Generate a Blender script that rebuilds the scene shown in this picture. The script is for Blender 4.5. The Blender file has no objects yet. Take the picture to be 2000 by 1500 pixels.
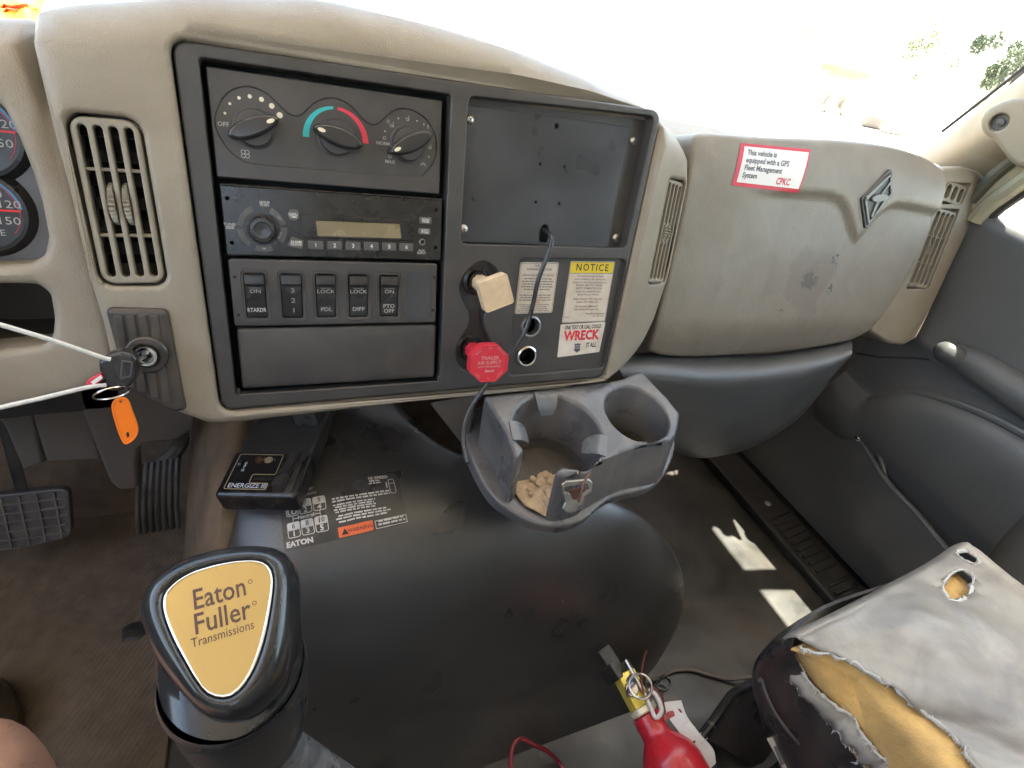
import bpy, bmesh, math, random
from mathutils import Vector, Matrix, noise
from mathutils.geometry import delaunay_2d_cdt
from mathutils.bvhtree import BVHTree
random.seed(7)
SC = bpy.context.scene
COL = SC.collection
R = math.radians

# ------------------------------------------------------------------ camera
FPX = 1046.5                       # focal length in pixels of a 2000 px wide picture
CAM = Vector((0.0, 0.0, 0.95))     # metres above the cab floor
ROT = Matrix(((0.91804, -0.06443, 0.39122),
              (-0.34862, -0.60113, 0.71910),
              (0.18885, -0.79655, -0.57431)))      # columns: right, down, forward of the camera in the cab
cd = bpy.data.cameras.new('camera')
cd.sensor_width = 36.0
cd.lens = 36.0 * FPX / 2000.0
cd.clip_start = 0.01
cd.clip_end = 3000.0
cam = bpy.data.objects.new('camera', cd)
m3 = Matrix((ROT.col[0], -ROT.col[1], -ROT.col[2])).transposed()
cam.matrix_world = Matrix.Translation(CAM) @ m3.to_4x4()
COL.objects.link(cam)
SC.camera = cam

# ------------------------------------------------------------------ daylight
SUN_DIR = Vector((0.20, -0.07, 1.0)).normalized()   # towards the sun
world = bpy.data.worlds.new('World')
SC.world = world
world.use_nodes = True
nt = world.node_tree
bg = nt.nodes['Background']
sky = nt.nodes.new('ShaderNodeTexSky')
sky.sky_type = 'NISHITA'
sky.sun_disc = False
sky.sun_elevation = math.asin(SUN_DIR.z)
sky.sun_rotation = math.atan2(SUN_DIR.x, SUN_DIR.y)
sky.air_density = 1.0
sky.dust_density = 2.0
sky.ozone_density = 0.6
tint = nt.nodes.new('ShaderNodeMix'); tint.data_type = 'RGBA'; tint.blend_type = 'MULTIPLY'; tint.inputs['Factor'].default_value = 1.0
tint.inputs['B'].default_value = (1.0, 0.92, 0.81, 1)      # the camera's white balance for the shaded cab
nt.links.new(sky.outputs[0], tint.inputs['A']); nt.links.new(tint.outputs['Result'], bg.inputs[0])
bg.inputs[1].default_value = 0.15
sl = bpy.data.lights.new('sun', 'SUN')
sl.energy = 4.5
sl.angle = R(0.5)
sl.color = (1.0, 0.92, 0.80)
sun = bpy.data.objects.new('sun', sl)
sun.rotation_euler = (-SUN_DIR).to_track_quat('-Z', 'Y').to_euler()
sun.location = (1.0, 0.2, 4.0)
COL.objects.link(sun)
SC.view_settings.view_transform = 'Standard'
SC.view_settings.look = 'None'
SC.view_settings.gamma = 1.0
SC.view_settings.exposure = 3.35
SC.cycles.use_denoising = True
SC.cycles.max_bounces = 10
SC.cycles.diffuse_bounces = 5
SC.cycles.glossy_bounces = 4
SC.cycles.transparent_max_bounces = 12
SC.cycles.sample_clamp_indirect = 6.0
SC.cycles.caustics_reflective = False
SC.cycles.caustics_refractive = False

# ------------------------------------------------------------------ sight lines: where a line of sight meets a plane of the cab
def ray(x, y):
    return ROT @ Vector(((x - 1000.0) / FPX, (y - 750.0) / FPX, 1.0))
def atZ(x, y, z):
    r = ray(x, y); return CAM + r * ((z - CAM.z) / r.z)
def atX(x, y, X):
    r = ray(x, y); return CAM + r * (X / r.x)
def atY(x, y, Y):
    r = ray(x, y); return CAM + r * (Y / r.y)
def atD(x, y, d):
    return CAM + ray(x, y) * d
TILT = R(17.0)
NW = Vector((0, math.cos(TILT), -math.sin(TILT)))          # into the dash
VW = Vector((0, math.sin(TILT), math.cos(TILT)))           # up the dash face
D0 = 0.53537
P0 = CAM + ray(397, 125) * (D0 / ray(397, 125).dot(NW))
MP = Matrix(((1, VW.x, -NW.x, P0.x), (0, VW.y, -NW.y, P0.y), (0, VW.z, -NW.z, P0.z), (0, 0, 0, 1)))   # dash-face frame: u right, v up, w towards the driver
def on(x, y, w=0.0):
    """(u, v) on the dash-face plane moved w towards the driver"""
    r = ray(x, y)
    q = CAM + r * ((D0 - w) / r.dot(NW)) - P0
    return (q.x, q.dot(VW))
def P(u, v, w=0.0):
    return MP @ Vector((u, v, w))

# ------------------------------------------------------------------ materials
MATS = {}
def mat(name, col, rough=0.5, metal=0.0, grain=0.0, gscale=900.0, var=0.12, vscale=14.0, dust=None, rvar=0.12, spec=0.5, coat=0.0, marks=None, bump2=0.0, b2scale=30.0):
    if name in MATS:
        return MATS[name]
    m = bpy.data.materials.new(name)
    m.use_nodes = True
    t = m.node_tree
    N = t.nodes.new
    L = t.links.new
    b = t.nodes['Principled BSDF']
    b.inputs['Metallic'].default_value = metal
    b.inputs['Specular IOR Level'].default_value = spec
    if coat:
        b.inputs['Coat Weight'].default_value = coat
        b.inputs['Coat Roughness'].default_value = 0.06
    tc = N('ShaderNodeTexCoord')
    n1 = N('ShaderNodeTexNoise'); n1.inputs['Scale'].default_value = vscale; n1.inputs['Detail'].default_value = 3.0; n1.inputs['Roughness'].default_value = 0.55
    L(tc.outputs['Object'], n1.inputs['Vector'])
    mr = N('ShaderNodeMapRange'); mr.inputs['From Min'].default_value = 0.3; mr.inputs['From Max'].default_value = 0.7
    mr.inputs['To Min'].default_value = 1.0 - var; mr.inputs['To Max'].default_value = 1.0 + var
    L(n1.outputs['Fac'], mr.inputs['Value'])
    mul = N('ShaderNodeMix'); mul.data_type = 'RGBA'; mul.blend_type = 'MULTIPLY'; mul.inputs['Factor'].default_value = 1.0
    mul.inputs['A'].default_value = (*col, 1)
    L(mr.outputs['Result'], mul.inputs['B'])
    out = mul.outputs['Result']
    if dust:
        dcol, amt, dsc = dust
        n2 = N('ShaderNodeTexNoise'); n2.inputs['Scale'].default_value = dsc; n2.inputs['Detail'].default_value = 4.0; n2.inputs['Roughness'].default_value = 0.58
        n2.inputs['Distortion'].default_value = 0.6
        L(tc.outputs['Object'], n2.inputs['Vector'])
        r2 = N('ShaderNodeMapRange'); r2.inputs['From Min'].default_value = 0.38; r2.inputs['From Max'].default_value = 0.70; r2.inputs['To Max'].default_value = amt
        L(n2.outputs['Fac'], r2.inputs['Value'])
        mx = N('ShaderNodeMix'); mx.data_type = 'RGBA'
        L(r2.outputs['Result'], mx.inputs['Factor']); L(out, mx.inputs['A']); mx.inputs['B'].default_value = (*dcol, 1)
        out = mx.outputs['Result']
    for (cen, rad, mcol, thr, amt, msc) in (marks or []):
        # a stain: noise blotches inside a soft ball of radius rad round cen (object space)
        vm = N('ShaderNodeVectorMath'); vm.operation = 'DISTANCE'; vm.inputs[1].default_value = cen
        L(tc.outputs['Object'], vm.inputs[0])
        fr = N('ShaderNodeMapRange'); fr.inputs['From Min'].default_value = 0.0; fr.inputs['From Max'].default_value = rad; fr.inputs['To Min'].default_value = 1.0; fr.inputs['To Max'].default_value = 0.0
        L(vm.outputs['Value'], fr.inputs['Value'])
        ns = N('ShaderNodeTexNoise'); ns.inputs['Scale'].default_value = msc; ns.inputs['Detail'].default_value = 6.0; ns.inputs['Roughness'].default_value = 0.65
        L(tc.outputs['Object'], ns.inputs['Vector'])
        ad = N('ShaderNodeMath'); ad.operation = 'MULTIPLY_ADD'; ad.inputs[1].default_value = 0.55
        L(fr.outputs['Result'], ad.inputs[0]); L(ns.outputs['Fac'], ad.inputs[2])
        th = N('ShaderNodeMapRange'); th.inputs['From Min'].default_value = thr; th.inputs['From Max'].default_value = thr + 0.07; th.inputs['To Max'].default_value = amt
        L(ad.outputs[0], th.inputs['Value'])
        g0 = N('ShaderNodeMath'); g0.operation = 'MULTIPLY'
        gs = N('ShaderNodeMath'); gs.operation = 'GREATER_THAN'; gs.inputs[1].default_value = 0.001
        L(fr.outputs['Result'], gs.inputs[0]); L(th.outputs['Result'], g0.inputs[0]); L(gs.outputs[0], g0.inputs[1])
        mx = N('ShaderNodeMix'); mx.data_type = 'RGBA'
        L(g0.outputs[0], mx.inputs['Factor']); L(out, mx.inputs['A']); mx.inputs['B'].default_value = (*mcol, 1)
        out = mx.outputs['Result']
    L(out, b.inputs['Base Color'])
    rr = N('ShaderNodeMapRange'); rr.inputs['From Min'].default_value = 0.3; rr.inputs['From Max'].default_value = 0.7
    rr.inputs['To Min'].default_value = max(0.03, rough - rvar); rr.inputs['To Max'].default_value = min(1.0, rough + rvar)
    L(n1.outputs['Fac'], rr.inputs['Value']); L(rr.outputs['Result'], b.inputs['Roughness'])
    last = None
    if grain:
        vo = N('ShaderNodeTexVoronoi'); vo.inputs['Scale'].default_value = gscale; vo.feature = 'DISTANCE_TO_EDGE'
        L(tc.outputs['Object'], vo.inputs['Vector'])
        vr = N('ShaderNodeMapRange'); vr.inputs['From Max'].default_value = 0.25
        L(vo.outputs['Distance'], vr.inputs['Value'])
        bp = N('ShaderNodeBump'); bp.inputs['Strength'].default_value = grain; bp.inputs['Distance'].default_value = 0.0006
        L(vr.outputs['Result'], bp.inputs['Height'])
        last = bp
    if bump2:
        n3 = N('ShaderNodeTexNoise'); n3.inputs['Scale'].default_value = b2scale; n3.inputs['Detail'].default_value = 5.0
        L(tc.outputs['Object'], n3.inputs['Vector'])
        b2 = N('ShaderNodeBump'); b2.inputs['Strength'].default_value = bump2; b2.inputs['Distance'].default_value = 0.006
        L(n3.outputs['Fac'], b2.inputs['Height'])
        if last: L(last.outputs[0], b2.inputs['Normal'])
        last = b2
    if last: L(last.outputs[0], b.inputs['Normal'])
    MATS[name] = m
    return m

TAN = (0.30, 0.235, 0.165)
DUSTC = (0.24, 0.17, 0.105)
beige = mat('beige_vinyl', (0.272, 0.235, 0.183), 0.50, grain=0.22, gscale=400, var=0.10, vscale=7, dust=((0.19, 0.145, 0.10), 0.50, 13), bump2=0.05, b2scale=60)
beige_hard = mat('beige_plastic', (0.25, 0.22, 0.172), 0.45, grain=0.05, gscale=700, var=0.06, dust=((0.26, 0.21, 0.15), 0.3, 20))
black = mat('black_plastic', (0.048, 0.045, 0.045), 0.42, grain=0.10, gscale=700, var=0.12, dust=((0.12, 0.105, 0.09), 0.16, 26))
facep = mat('charcoal_face', (0.050, 0.046, 0.046), 0.40, grain=0.06, gscale=700, var=0.10, dust=((0.13, 0.11, 0.09), 0.20, 30))
gloss = mat('gloss_black', (0.013, 0.012, 0.012), 0.24, var=0.1, rvar=0.06, dust=((0.09, 0.08, 0.07), 0.12, 34))
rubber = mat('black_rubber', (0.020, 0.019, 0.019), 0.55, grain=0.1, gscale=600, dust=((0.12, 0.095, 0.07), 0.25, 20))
void = mat('dark_void', (0.006, 0.006, 0.006), 0.9, var=0.0)
slate = mat('slate_plastic', (0.045, 0.048, 0.056), 0.38, grain=0.04, gscale=700, var=0.10, dust=((0.14, 0.13, 0.12), 0.14, 18))
darkgrey = mat('dark_grey_plastic', (0.074, 0.075, 0.076), 0.42, grain=0.14, gscale=380, var=0.10, dust=((0.13, 0.12, 0.11), 0.14, 10))
cupgrey = mat('cup_grey_plastic', (0.088, 0.088, 0.092), 0.34, grain=0.05, gscale=600, var=0.12, vscale=18, dust=((0.22, 0.19, 0.17), 0.45, 26))
white = mat('white_print', (0.72, 0.71, 0.68), 0.6, var=0.03)
greyprint = mat('grey_print', (0.42, 0.41, 0.39), 0.6, var=0.05)
blackprint = mat('black_print', (0.02, 0.02, 0.022), 0.6, var=0.03)
inkgrey = mat('ink_grey', (0.16, 0.14, 0.14), 0.6, var=0.25, vscale=120)
chrome = mat('chrome', (0.75, 0.73, 0.70), 0.18, metal=1.0, var=0.06)
steel = mat('worn_steel', (0.48, 0.45, 0.41), 0.32, metal=1.0, var=0.15, vscale=60)
redprint = mat('red_print', (0.62, 0.03, 0.05), 0.55, var=0.05)

# ------------------------------------------------------------------ objects
class Thing:
    pass
def T(name, label, cat, o=(0, 0, 0), M=None, group=None):
    e = bpy.data.objects.new(name, None)
    e.empty_display_size = 0.02
    COL.objects.link(e)
    M = M or Matrix.Identity(4)
    e.matrix_world = M @ Matrix.Translation(Vector(o))
    e['label'] = label; e['category'] = cat
    if group: e['group'] = group
    t = Thing(); t.e = e; t.o = Vector(o); t.M = M
    return t
def mesh(name, vf, m, sharp=34):
    v, f = vf
    me = bpy.data.meshes.new(name)
    me.from_pydata([tuple(p) for p in v], [], [tuple(q) for q in f])
    me.materials.append(m)
    me.validate()
    me.shade_smooth()
    me.set_sharp_from_angle(angle=R(sharp))
    return me
def wn(ob):
    m = ob.modifiers.new('normals', 'WEIGHTED_NORMAL'); m.keep_sharp = True; m.weight = 80; m.mode = 'FACE_AREA'
def parts(t, name, vfs, m, up=None, kind=None):
    out = [part(t, name, vf, m, up) for vf in vfs]
    if kind:
        for o in out: o['kind'] = kind
    return out
def part(t, name, vf, m, up=None, sharp=34, label=None):
    """one mesh of thing t (a child of part `up` when it is a sub-part); vf are in the frame of the thing"""
    v, f = vf
    me = mesh(name, ([Vector(p) - t.o for p in v], f), m, sharp)
    ob = bpy.data.objects.new(name, me)
    COL.objects.link(ob)
    ob.parent = up if up else t.e
    wn(ob)
    if label: ob['label'] = label
    return ob
def solo(name, label, cat, vf, m, o=(0, 0, 0), M=None, group=None, sharp=34):
    v, f = vf
    ob = bpy.data.objects.new(name, mesh(name, ([Vector(p) - Vector(o) for p in v], f), m, sharp))
    COL.objects.link(ob)
    wn(ob)
    ob.matrix_world = (M or Matrix.Identity(4)) @ Matrix.Translation(Vector(o))
    ob['label'] = label; ob['category'] = cat
    if group: ob['group'] = group
    return ob
def struct(name, vf, m, sharp=34, kind='structure'):
    ob = bpy.data.objects.new(name, mesh(name, vf, m, sharp))
    COL.objects.link(ob)
    ob['kind'] = kind
    return ob

# ------------------------------------------------------------------ shapes: every builder returns (verts, faces)
def join(*vfs):
    V, F = [], []
    for v, f in vfs:
        k = len(V); V += [Vector(p) for p in v]; F += [tuple(i + k for i in q) for q in f]
    return V, F
def xf(vf, M):
    return [M @ Vector(p) for p in vf[0]], vf[1]
def rot(ax, deg, at=(0, 0, 0)):
    return Matrix.Translation(Vector(at)) @ Matrix.Rotation(R(deg), 4, ax)
def frame(o, z, x=None):
    """matrix whose z axis points along z, x axis near x"""
    z = Vector(z).normalized()
    x = Vector(x) if x is not None else (Vector((1, 0, 0)) if abs(z.x) < 0.9 else Vector((0, 1, 0)))
    y = z.cross(x).normalized(); x = y.cross(z).normalized()
    return Matrix(((x.x, y.x, z.x, o[0]), (x.y, y.y, z.y, o[1]), (x.z, y.z, z.z, o[2]), (0, 0, 0, 1)))
def area(p):
    return 0.5 * sum(p[i][0] * p[(i + 1) % len(p)][1] - p[(i + 1) % len(p)][0] * p[i][1] for i in range(len(p)))
def ccw(p):
    p = [(q[0], q[1]) for q in p]
    return p if area(p) > 0 else p[::-1]
def rrect(x0, y0, x1, y1, r, n=5):
    x0, x1 = min(x0, x1), max(x0, x1); y0, y1 = min(y0, y1), max(y0, y1)
    r = min(r, (x1 - x0) / 2 - 1e-5, (y1 - y0) / 2 - 1e-5)
    out = []
    for cx, cy, a in ((x1 - r, y0 + r, -90), (x1 - r, y1 - r, 0), (x0 + r, y1 - r, 90), (x0 + r, y0 + r, 180)):
        for k in range(n + 1):
            t = R(a + 90 * k / n); out.append((cx + r * math.cos(t), cy + r * math.sin(t)))
    return out
def circle(cx, cy, r, n=28, ry=None):
    return [(cx + r * math.cos(2 * math.pi * k / n), cy + (ry or r) * math.sin(2 * math.pi * k / n)) for k in range(n)]
def fillet(pts, r, n=5):
    """polygon with rounded corners; r a number or one per corner"""
    pts = ccw(pts) if not isinstance(r, (list, tuple)) else [(p[0], p[1]) for p in pts]
    out = []
    N = len(pts)
    for i in range(N):
        a, b, c = Vector(pts[i - 1]), Vector(pts[i]), Vector(pts[(i + 1) % N])
        rr = r[i] if isinstance(r, (list, tuple)) else r
        d1, d2 = (a - b), (c - b)
        l1, l2 = d1.length, d2.length
        d1.normalize(); d2.normalize()
        ang = math.acos(max(-1, min(1, d1.dot(d2))))
        if rr < 1e-6 or ang > R(178):
            out.append(tuple(b)); continue
        d = min(rr / math.tan(ang / 2), l1 * 0.48, l2 * 0.48)
        p1, p2 = b + d1 * d, b + d2 * d
        for k in range(n + 1):
            t = k / n
            out.append(tuple((1 - t) ** 2 * p1 + 2 * t * (1 - t) * b + t * t * p2))
    return ccw(out)
def crv(pts, n=6, closed=False):
    """Catmull-Rom through the points"""
    pts = [Vector(p) for p in pts]
    N = len(pts)
    out = []
    for i in range(N if closed else N - 1):
        if closed:
            p0, p1, p2, p3 = pts[i - 1], pts[i], pts[(i + 1) % N], pts[(i + 2) % N]
        else:
            p1, p2 = pts[i], pts[i + 1]
            p0 = pts[i - 1] if i else p1 * 2 - p2
            p3 = pts[i + 2] if i + 2 < N else p2 * 2 - p1
        for k in range(n):
            t = k / n
            out.append(0.5 * ((2 * p1) + (p2 - p0) * t + (2 * p0 - 5 * p1 + 4 * p2 - p3) * t * t + (3 * p1 - p0 - 3 * p2 + p3) * t ** 3))
    if not closed: out.append(pts[-1].copy())
    return out
def crv2(pts, n=6, closed=True):
    return [(p.x, p.y) for p in crv([Vector((q[0], q[1], 0)) for q in pts], n, closed)]
def inset(poly, d):
    """move a CCW polygon inwards by d (outwards when d < 0)"""
    N = len(poly); out = []
    for i in range(N):
        a, b, c = Vector(poly[i - 1]), Vector(poly[i]), Vector(poly[(i + 1) % N])
        e1 = (b - a); e2 = (c - b)
        if e1.length < 1e-9 or e2.length < 1e-9:
            e1 = e2 = (c - a)
        n1 = Vector((-e1.y, e1.x)).normalized(); n2 = Vector((-e2.y, e2.x)).normalized()
        m = n1 + n2
        if m.length < 1e-6: m = n1.copy()
        m.normalize()
        k = max(0.45, m.dot(n1))
        out.append(tuple(b + m * (d / k)))
    return out
def inside(p, poly):
    x, y = p; c = False; j = len(poly) - 1
    for i in range(len(poly)):
        xi, yi = poly[i]; xj, yj = poly[j]
        if (yi > y) != (yj > y) and x < (xj - xi) * (y - yi) / (yj - yi) + xi: c = not c
        j = i
    return c
def near(p, poly, d):
    px, py = p
    for i in range(len(poly)):
        ax, ay = poly[i - 1]; bx, by = poly[i]
        dx, dy = bx - ax, by - ay
        L = dx * dx + dy * dy
        t = 0 if L == 0 else max(0, min(1, ((px - ax) * dx + (py - ay) * dy) / L))
        if (px - ax - dx * t) ** 2 + (py - ay - dy * t) ** 2 < d * d: return True
    return False
def sheet(outer, holes=(), w=0.0, r=0.002, hr=None, skirt=0.008, hskirt=None, step=None, fn=None, rings=3, back=False):
    """a moulded sheet in the (s, t) plane with rounded rims: outline, holes, rim radius r, walls going back by skirt.
    fn maps (s, t, w) to a point; step adds an inner grid so that fn can bend the sheet."""
    hr = r if hr is None else hr
    hskirt = skirt if hskirt is None else hskirt
    fn = fn or (lambda s, t, q: Vector((s, t, q)))
    outer = ccw(outer); holes = [ccw(h) for h in holes]
    pts, edges, drop = [], [], []
    loops = []
    def add_loop(poly, dw, con=True):
        k = len(pts)
        for p in poly: pts.append(Vector(p)); drop.append(dw)
        if con: edges.extend((k + i, k + (i + 1) % len(poly)) for i in range(len(poly)))
        return list(range(k, k + len(poly)))
    def rim(poly, rad, sgn):
        L = None
        if rad <= 1e-6: return add_loop(poly, 0.0)
        for k in range(rings + 1):
            a = math.pi / 2 * k / rings
            l = add_loop(inset(poly, sgn * rad * (1 - math.sin(a))) if k < rings else poly, rad * (1 - math.cos(a)))
            L = l
        return L
    # k = 0 : inset by rad, no drop ; k = rings : the outline itself, dropped by rad
    ol = rim(outer, r, 1)
    hl = [rim(h, hr, -1) for h in holes]
    if step:
        xs = [p[0] for p in outer]; ys = [p[1] for p in outer]
        nx = int((max(xs) - min(xs)) / step) + 1; ny = int((max(ys) - min(ys)) / step) + 1
        hb = [(min(p[0] for p in h) - hr - step, max(p[0] for p in h) + hr + step, min(p[1] for p in h) - hr - step, max(p[1] for p in h) + hr + step) for h in holes]
        for i in range(nx + 1):
            for j in range(ny + 1):
                q = (min(xs) + i * step + (0.5 * step if j % 2 else 0), min(ys) + j * step)
                if not inside(q, outer) or near(q, outer, r + step * 0.4): continue
                ok = True
                for h, bb in zip(holes, hb):
                    if bb[0] < q[0] < bb[1] and bb[2] < q[1] < bb[3] and (inside(q, h) or near(q, h, hr + step * 0.4)): ok = False; break
                if ok: pts.append(Vector(q)); drop.append(0.0)
    res = delaunay_2d_cdt(pts, edges, [], 0, 1e-7)
    nv, nf, ov = res[0], res[2], res[3]
    dr = []
    where = {}
    for i, o in enumerate(ov):
        dr.append(drop[o[0]] if o else 0.0)
        for k in o: where[k] = i
    V = [fn(p.x, p.y, w - d) for p, d in zip(nv, dr)]
    F = []
    for f in nf:
        c = (sum(nv[i].x for i in f) / len(f), sum(nv[i].y for i in f) / len(f))
        if not inside(c, outer): continue
        if any(inside(c, h) for h in holes): continue
        q = [nv[i] for i in f]
        a = (q[1].x - q[0].x) * (q[2].y - q[0].y) - (q[2].x - q[0].x) * (q[1].y - q[0].y)
        F.append(tuple(f) if a > 0 else tuple(f[::-1]))
    def wall(loop, poly, rad, dep, flip):
        k = len(V)
        for i, p in zip(loop, poly): V.append(fn(p[0], p[1], w - rad - dep))
        n = len(loop)
        for i in range(n):
            a, b = where.get(loop[i]), where.get(loop[(i + 1) % n])
            if a is None or b is None: continue
            q = (a, k + i, k + (i + 1) % n, b)
            F.append(q if not flip else q[::-1])
        return k
    if skirt > 0:
        k = wall(ol, outer, r, skirt, False)
        if back and not holes:
            F.append(tuple(range(k + len(outer) - 1, k - 1, -1)))
    if hskirt > 0:
        for l, h in zip(hl, holes): wall(l, h, hr, hskirt, True)
    return V, F
def plate(outer, w, thick, r=0.001, rings=3):
    return sheet(outer, w=w, r=r, skirt=max(thick - r, 1e-4), back=True, rings=rings)
def box(x0, y0, z0, x1, y1, z1, r=0.002, seg=2):
    bm = bmesh.new()
    bmesh.ops.create_cube(bm, size=1.0)
    for v in bm.verts:
        v.co = Vector((x0 if v.co.x < 0 else x1, y0 if v.co.y < 0 else y1, z0 if v.co.z < 0 else z1))
    if r > 0:
        bmesh.ops.bevel(bm, geom=bm.edges[:], offset=r, segments=seg, profile=0.5, affect='EDGES')
    bm.verts.index_update()
    out = [v.co.copy() for v in bm.verts], [tuple(v.index for v in f.verts) for f in bm.faces]
    bm.free()
    return out
def hexa(p, r=0.003, seg=2):
    """a bevelled box from eight corners: four of the bottom (CCW from above), then four of the top"""
    bm = bmesh.new()
    vs = [bm.verts.new(q) for q in p]
    for f in ((3, 2, 1, 0), (4, 5, 6, 7), (0, 1, 5, 4), (1, 2, 6, 5), (2, 3, 7, 6), (3, 0, 4, 7)):
        bm.faces.new([vs[i] for i in f])
    bmesh.ops.recalc_face_normals(bm, faces=bm.faces[:])
    if r > 0: bmesh.ops.bevel(bm, geom=bm.edges[:], offset=r, segments=seg, profile=0.5, affect='EDGES')
    bm.verts.index_update()
    out = [v.co.copy() for v in bm.verts], [tuple(v.index for v in f.verts) for f in bm.faces]
    bm.free()
    return out
def lathe(prof, n=32, M=None, ripple=None, cap=True):
    """profile of (radius, height) turned about z; ripple(k, r) may change the radius"""
    V, F = [], []
    for j, (r, h) in enumerate(prof):
        for k in range(n):
            a = 2 * math.pi * k / n
            q = ripple(k, r, j) if ripple else r
            V.append(Vector((q * math.cos(a), q * math.sin(a), h)))
    for j in range(len(prof) - 1):
        for k in range(n):
            F.append((j * n + k, j * n + (k + 1) % n, (j + 1) * n + (k + 1) % n, (j + 1) * n + k))
    if cap and prof[0][0] > 1e-6: F.append(tuple(range(n - 1, -1, -1)))
    if cap and prof[-1][0] > 1e-6: F.append(tuple((len(prof) - 1) * n + k for k in range(n)))
    return xf((V, F), M) if M else (V, F)
def tube(pts, r, n=8, sm=6, closed=False, flat=1.0):
    """round bar along a smooth path; r a number or one per point"""
    path = crv(pts, sm, closed) if sm > 1 else [Vector(p) for p in pts]
    N = len(path)
    def rad(i):
        if not isinstance(r, (list, tuple)): return r
        t = i / max(1, N - 1) * (len(r) - 1); k = min(int(t), len(r) - 2); return r[k] + (r[k + 1] - r[k]) * (t - k)
    V, F = [], []
    up = None
    for i, p in enumerate(path):
        d = (path[(i + 1) % N] - path[i - 1]) if closed else (path[min(i + 1, N - 1)] - path[max(i - 1, 0)])
        d.normalize()
        if up is None: up = d.orthogonal().normalized()
        up = (up - d * up.dot(d)).normalized()
        sd = d.cross(up)
        for k in range(n):
            a = 2 * math.pi * k / n
            V.append(p + (up * math.cos(a) + sd * math.sin(a) * flat) * rad(i))
    for i in range(N if closed else N - 1):
        for k in range(n):
            j = (i + 1) % N
            F.append((i * n + k, i * n + (k + 1) % n, j * n + (k + 1) % n, j * n + k))
    if not closed:
        F.append(tuple(range(n - 1, -1, -1))); F.append(tuple((N - 1) * n + k for k in range(n)))
    return V, F
def patch(rows, nu=6, nv=6, thick=0.0):
    """smooth surface through a grid of points (rows of equal length)"""
    rr = [crv(row, nu) for row in rows]
    cols = [crv([row[k] for row in rr], nv) for k in range(len(rr[0]))]
    nx, ny = len(cols), len(cols[0])
    V = [cols[i][j] for j in range(ny) for i in range(nx)]
    F = [(j * nx + i, j * nx + i + 1, (j + 1) * nx + i + 1, (j + 1) * nx + i) for j in range(ny - 1) for i in range(nx - 1)]
    if thick:
        nrm = [Vector((0, 0, 0)) for _ in V]
        for f in F:
            q = (V[f[2]] - V[f[0]]).cross(V[f[3]] - V[f[1]])
            for i in f: nrm[i] += q
        k = len(V)
        V = V + [p - n.normalized() * thick for p, n in zip(V, nrm)]
        F = F + [tuple(i + k for i in f[::-1]) for f in F]
        b = [i for i in range(nx)] + [j * nx + nx - 1 for j in range(1, ny)] + [(ny - 1) * nx + i for i in range(nx - 2, -1, -1)] + [j * nx for j in range(ny - 2, 0, -1)]
        for i in range(len(b)):
            p, q = b[i], b[(i + 1) % len(b)]
            F.append((p, p + k, q + k, q))
    return V, F
def text(s, size, x=0, y=0, w=0.0, align='CENTER', sx=1.0, bold=0.0, shear=0.0, rotd=0.0, sp=1.0, res=2, lead=1.0):
    cu = bpy.data.curves.new('lettering', 'FONT')
    cu.body = s; cu.size = size; cu.align_x = align; cu.align_y = 'CENTER'
    cu.offset = bold * size; cu.shear = shear; cu.resolution_u = res; cu.space_character = sp; cu.space_line = lead
    ob = bpy.data.objects.new('lettering', cu)
    me = bpy.data.meshes.new_from_object(ob)
    M = Matrix.Translation((x, y, w)) @ Matrix.Rotation(R(rotd), 4, 'Z') @ Matrix.Diagonal((sx, 1, 1, 1))
    out = [M @ v.co for v in me.vertices], [tuple(p.vertices) for p in me.polygons]
    bpy.data.objects.remove(ob); bpy.data.meshes.remove(me); bpy.data.curves.remove(cu)
    return out
def flat(poly, w):
    poly = ccw(poly)
    return [Vector((p[0], p[1], w)) for p in poly], [tuple(range(len(poly)))]
def ringflat(a, b, w):
    """flat band between two closed outlines with the same number of points"""
    n = len(a)
    return [Vector((p[0], p[1], w)) for p in a] + [Vector((p[0], p[1], w)) for p in b], [(i, (i + 1) % n, n + (i + 1) % n, n + i) for i in range(n)]
def band(poly, wid, w):
    poly = ccw(poly); return ringflat(poly, inset(poly, wid), w)
def arc(cx, cy, r0, r1, a0, a1, w, n=14, wa=None):
    """flat arc; wa(t) scales the width along it"""
    V, F = [], []
    for k in range(n + 1):
        t = k / n; a = R(a0 + (a1 - a0) * t)
        mid, h = (r0 + r1) / 2, (r1 - r0) / 2 * (wa(t) if wa else 1)
        for q in (mid - h, mid + h): V.append(Vector((cx + q * math.cos(a), cy + q * math.sin(a), w)))
    for k in range(n): F.append((2 * k, 2 * k + 1, 2 * k + 3, 2 * k + 2) if a1 < a0 else (2 * k, 2 * k + 2, 2 * k + 3, 2 * k + 1))
    return V, F
def clipped(poly, p, q, n=60):
    """the part of segment p-q that lies inside a polygon"""
    p, q = Vector(p), Vector(q)
    k = [i for i in range(n + 1) if inside(tuple(p.lerp(q, i / n)), poly)]
    return (p.lerp(q, k[0] / n), p.lerp(q, k[-1] / n)) if k else (p, p)
def bars(x0, y, x1, h, w, rows, gap, ragged=0.25):
    """lines of print too small to read: short word-long strokes"""
    out = []
    for k in range(rows):
        e0 = random.uniform(0, ragged) * (x1 - x0) * 0.5; x = x0 + e0; end = x1 - e0
        while x < end:
            L = random.uniform(1.5, 5) * h; L = min(L, end - x)
            if L < h * 0.6: break
            out.append(flat([(x, y), (x + L, y), (x + L, y + h), (x, y + h)], w)); x += L + h * 0.7
        y -= gap
    return join(*out)
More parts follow.
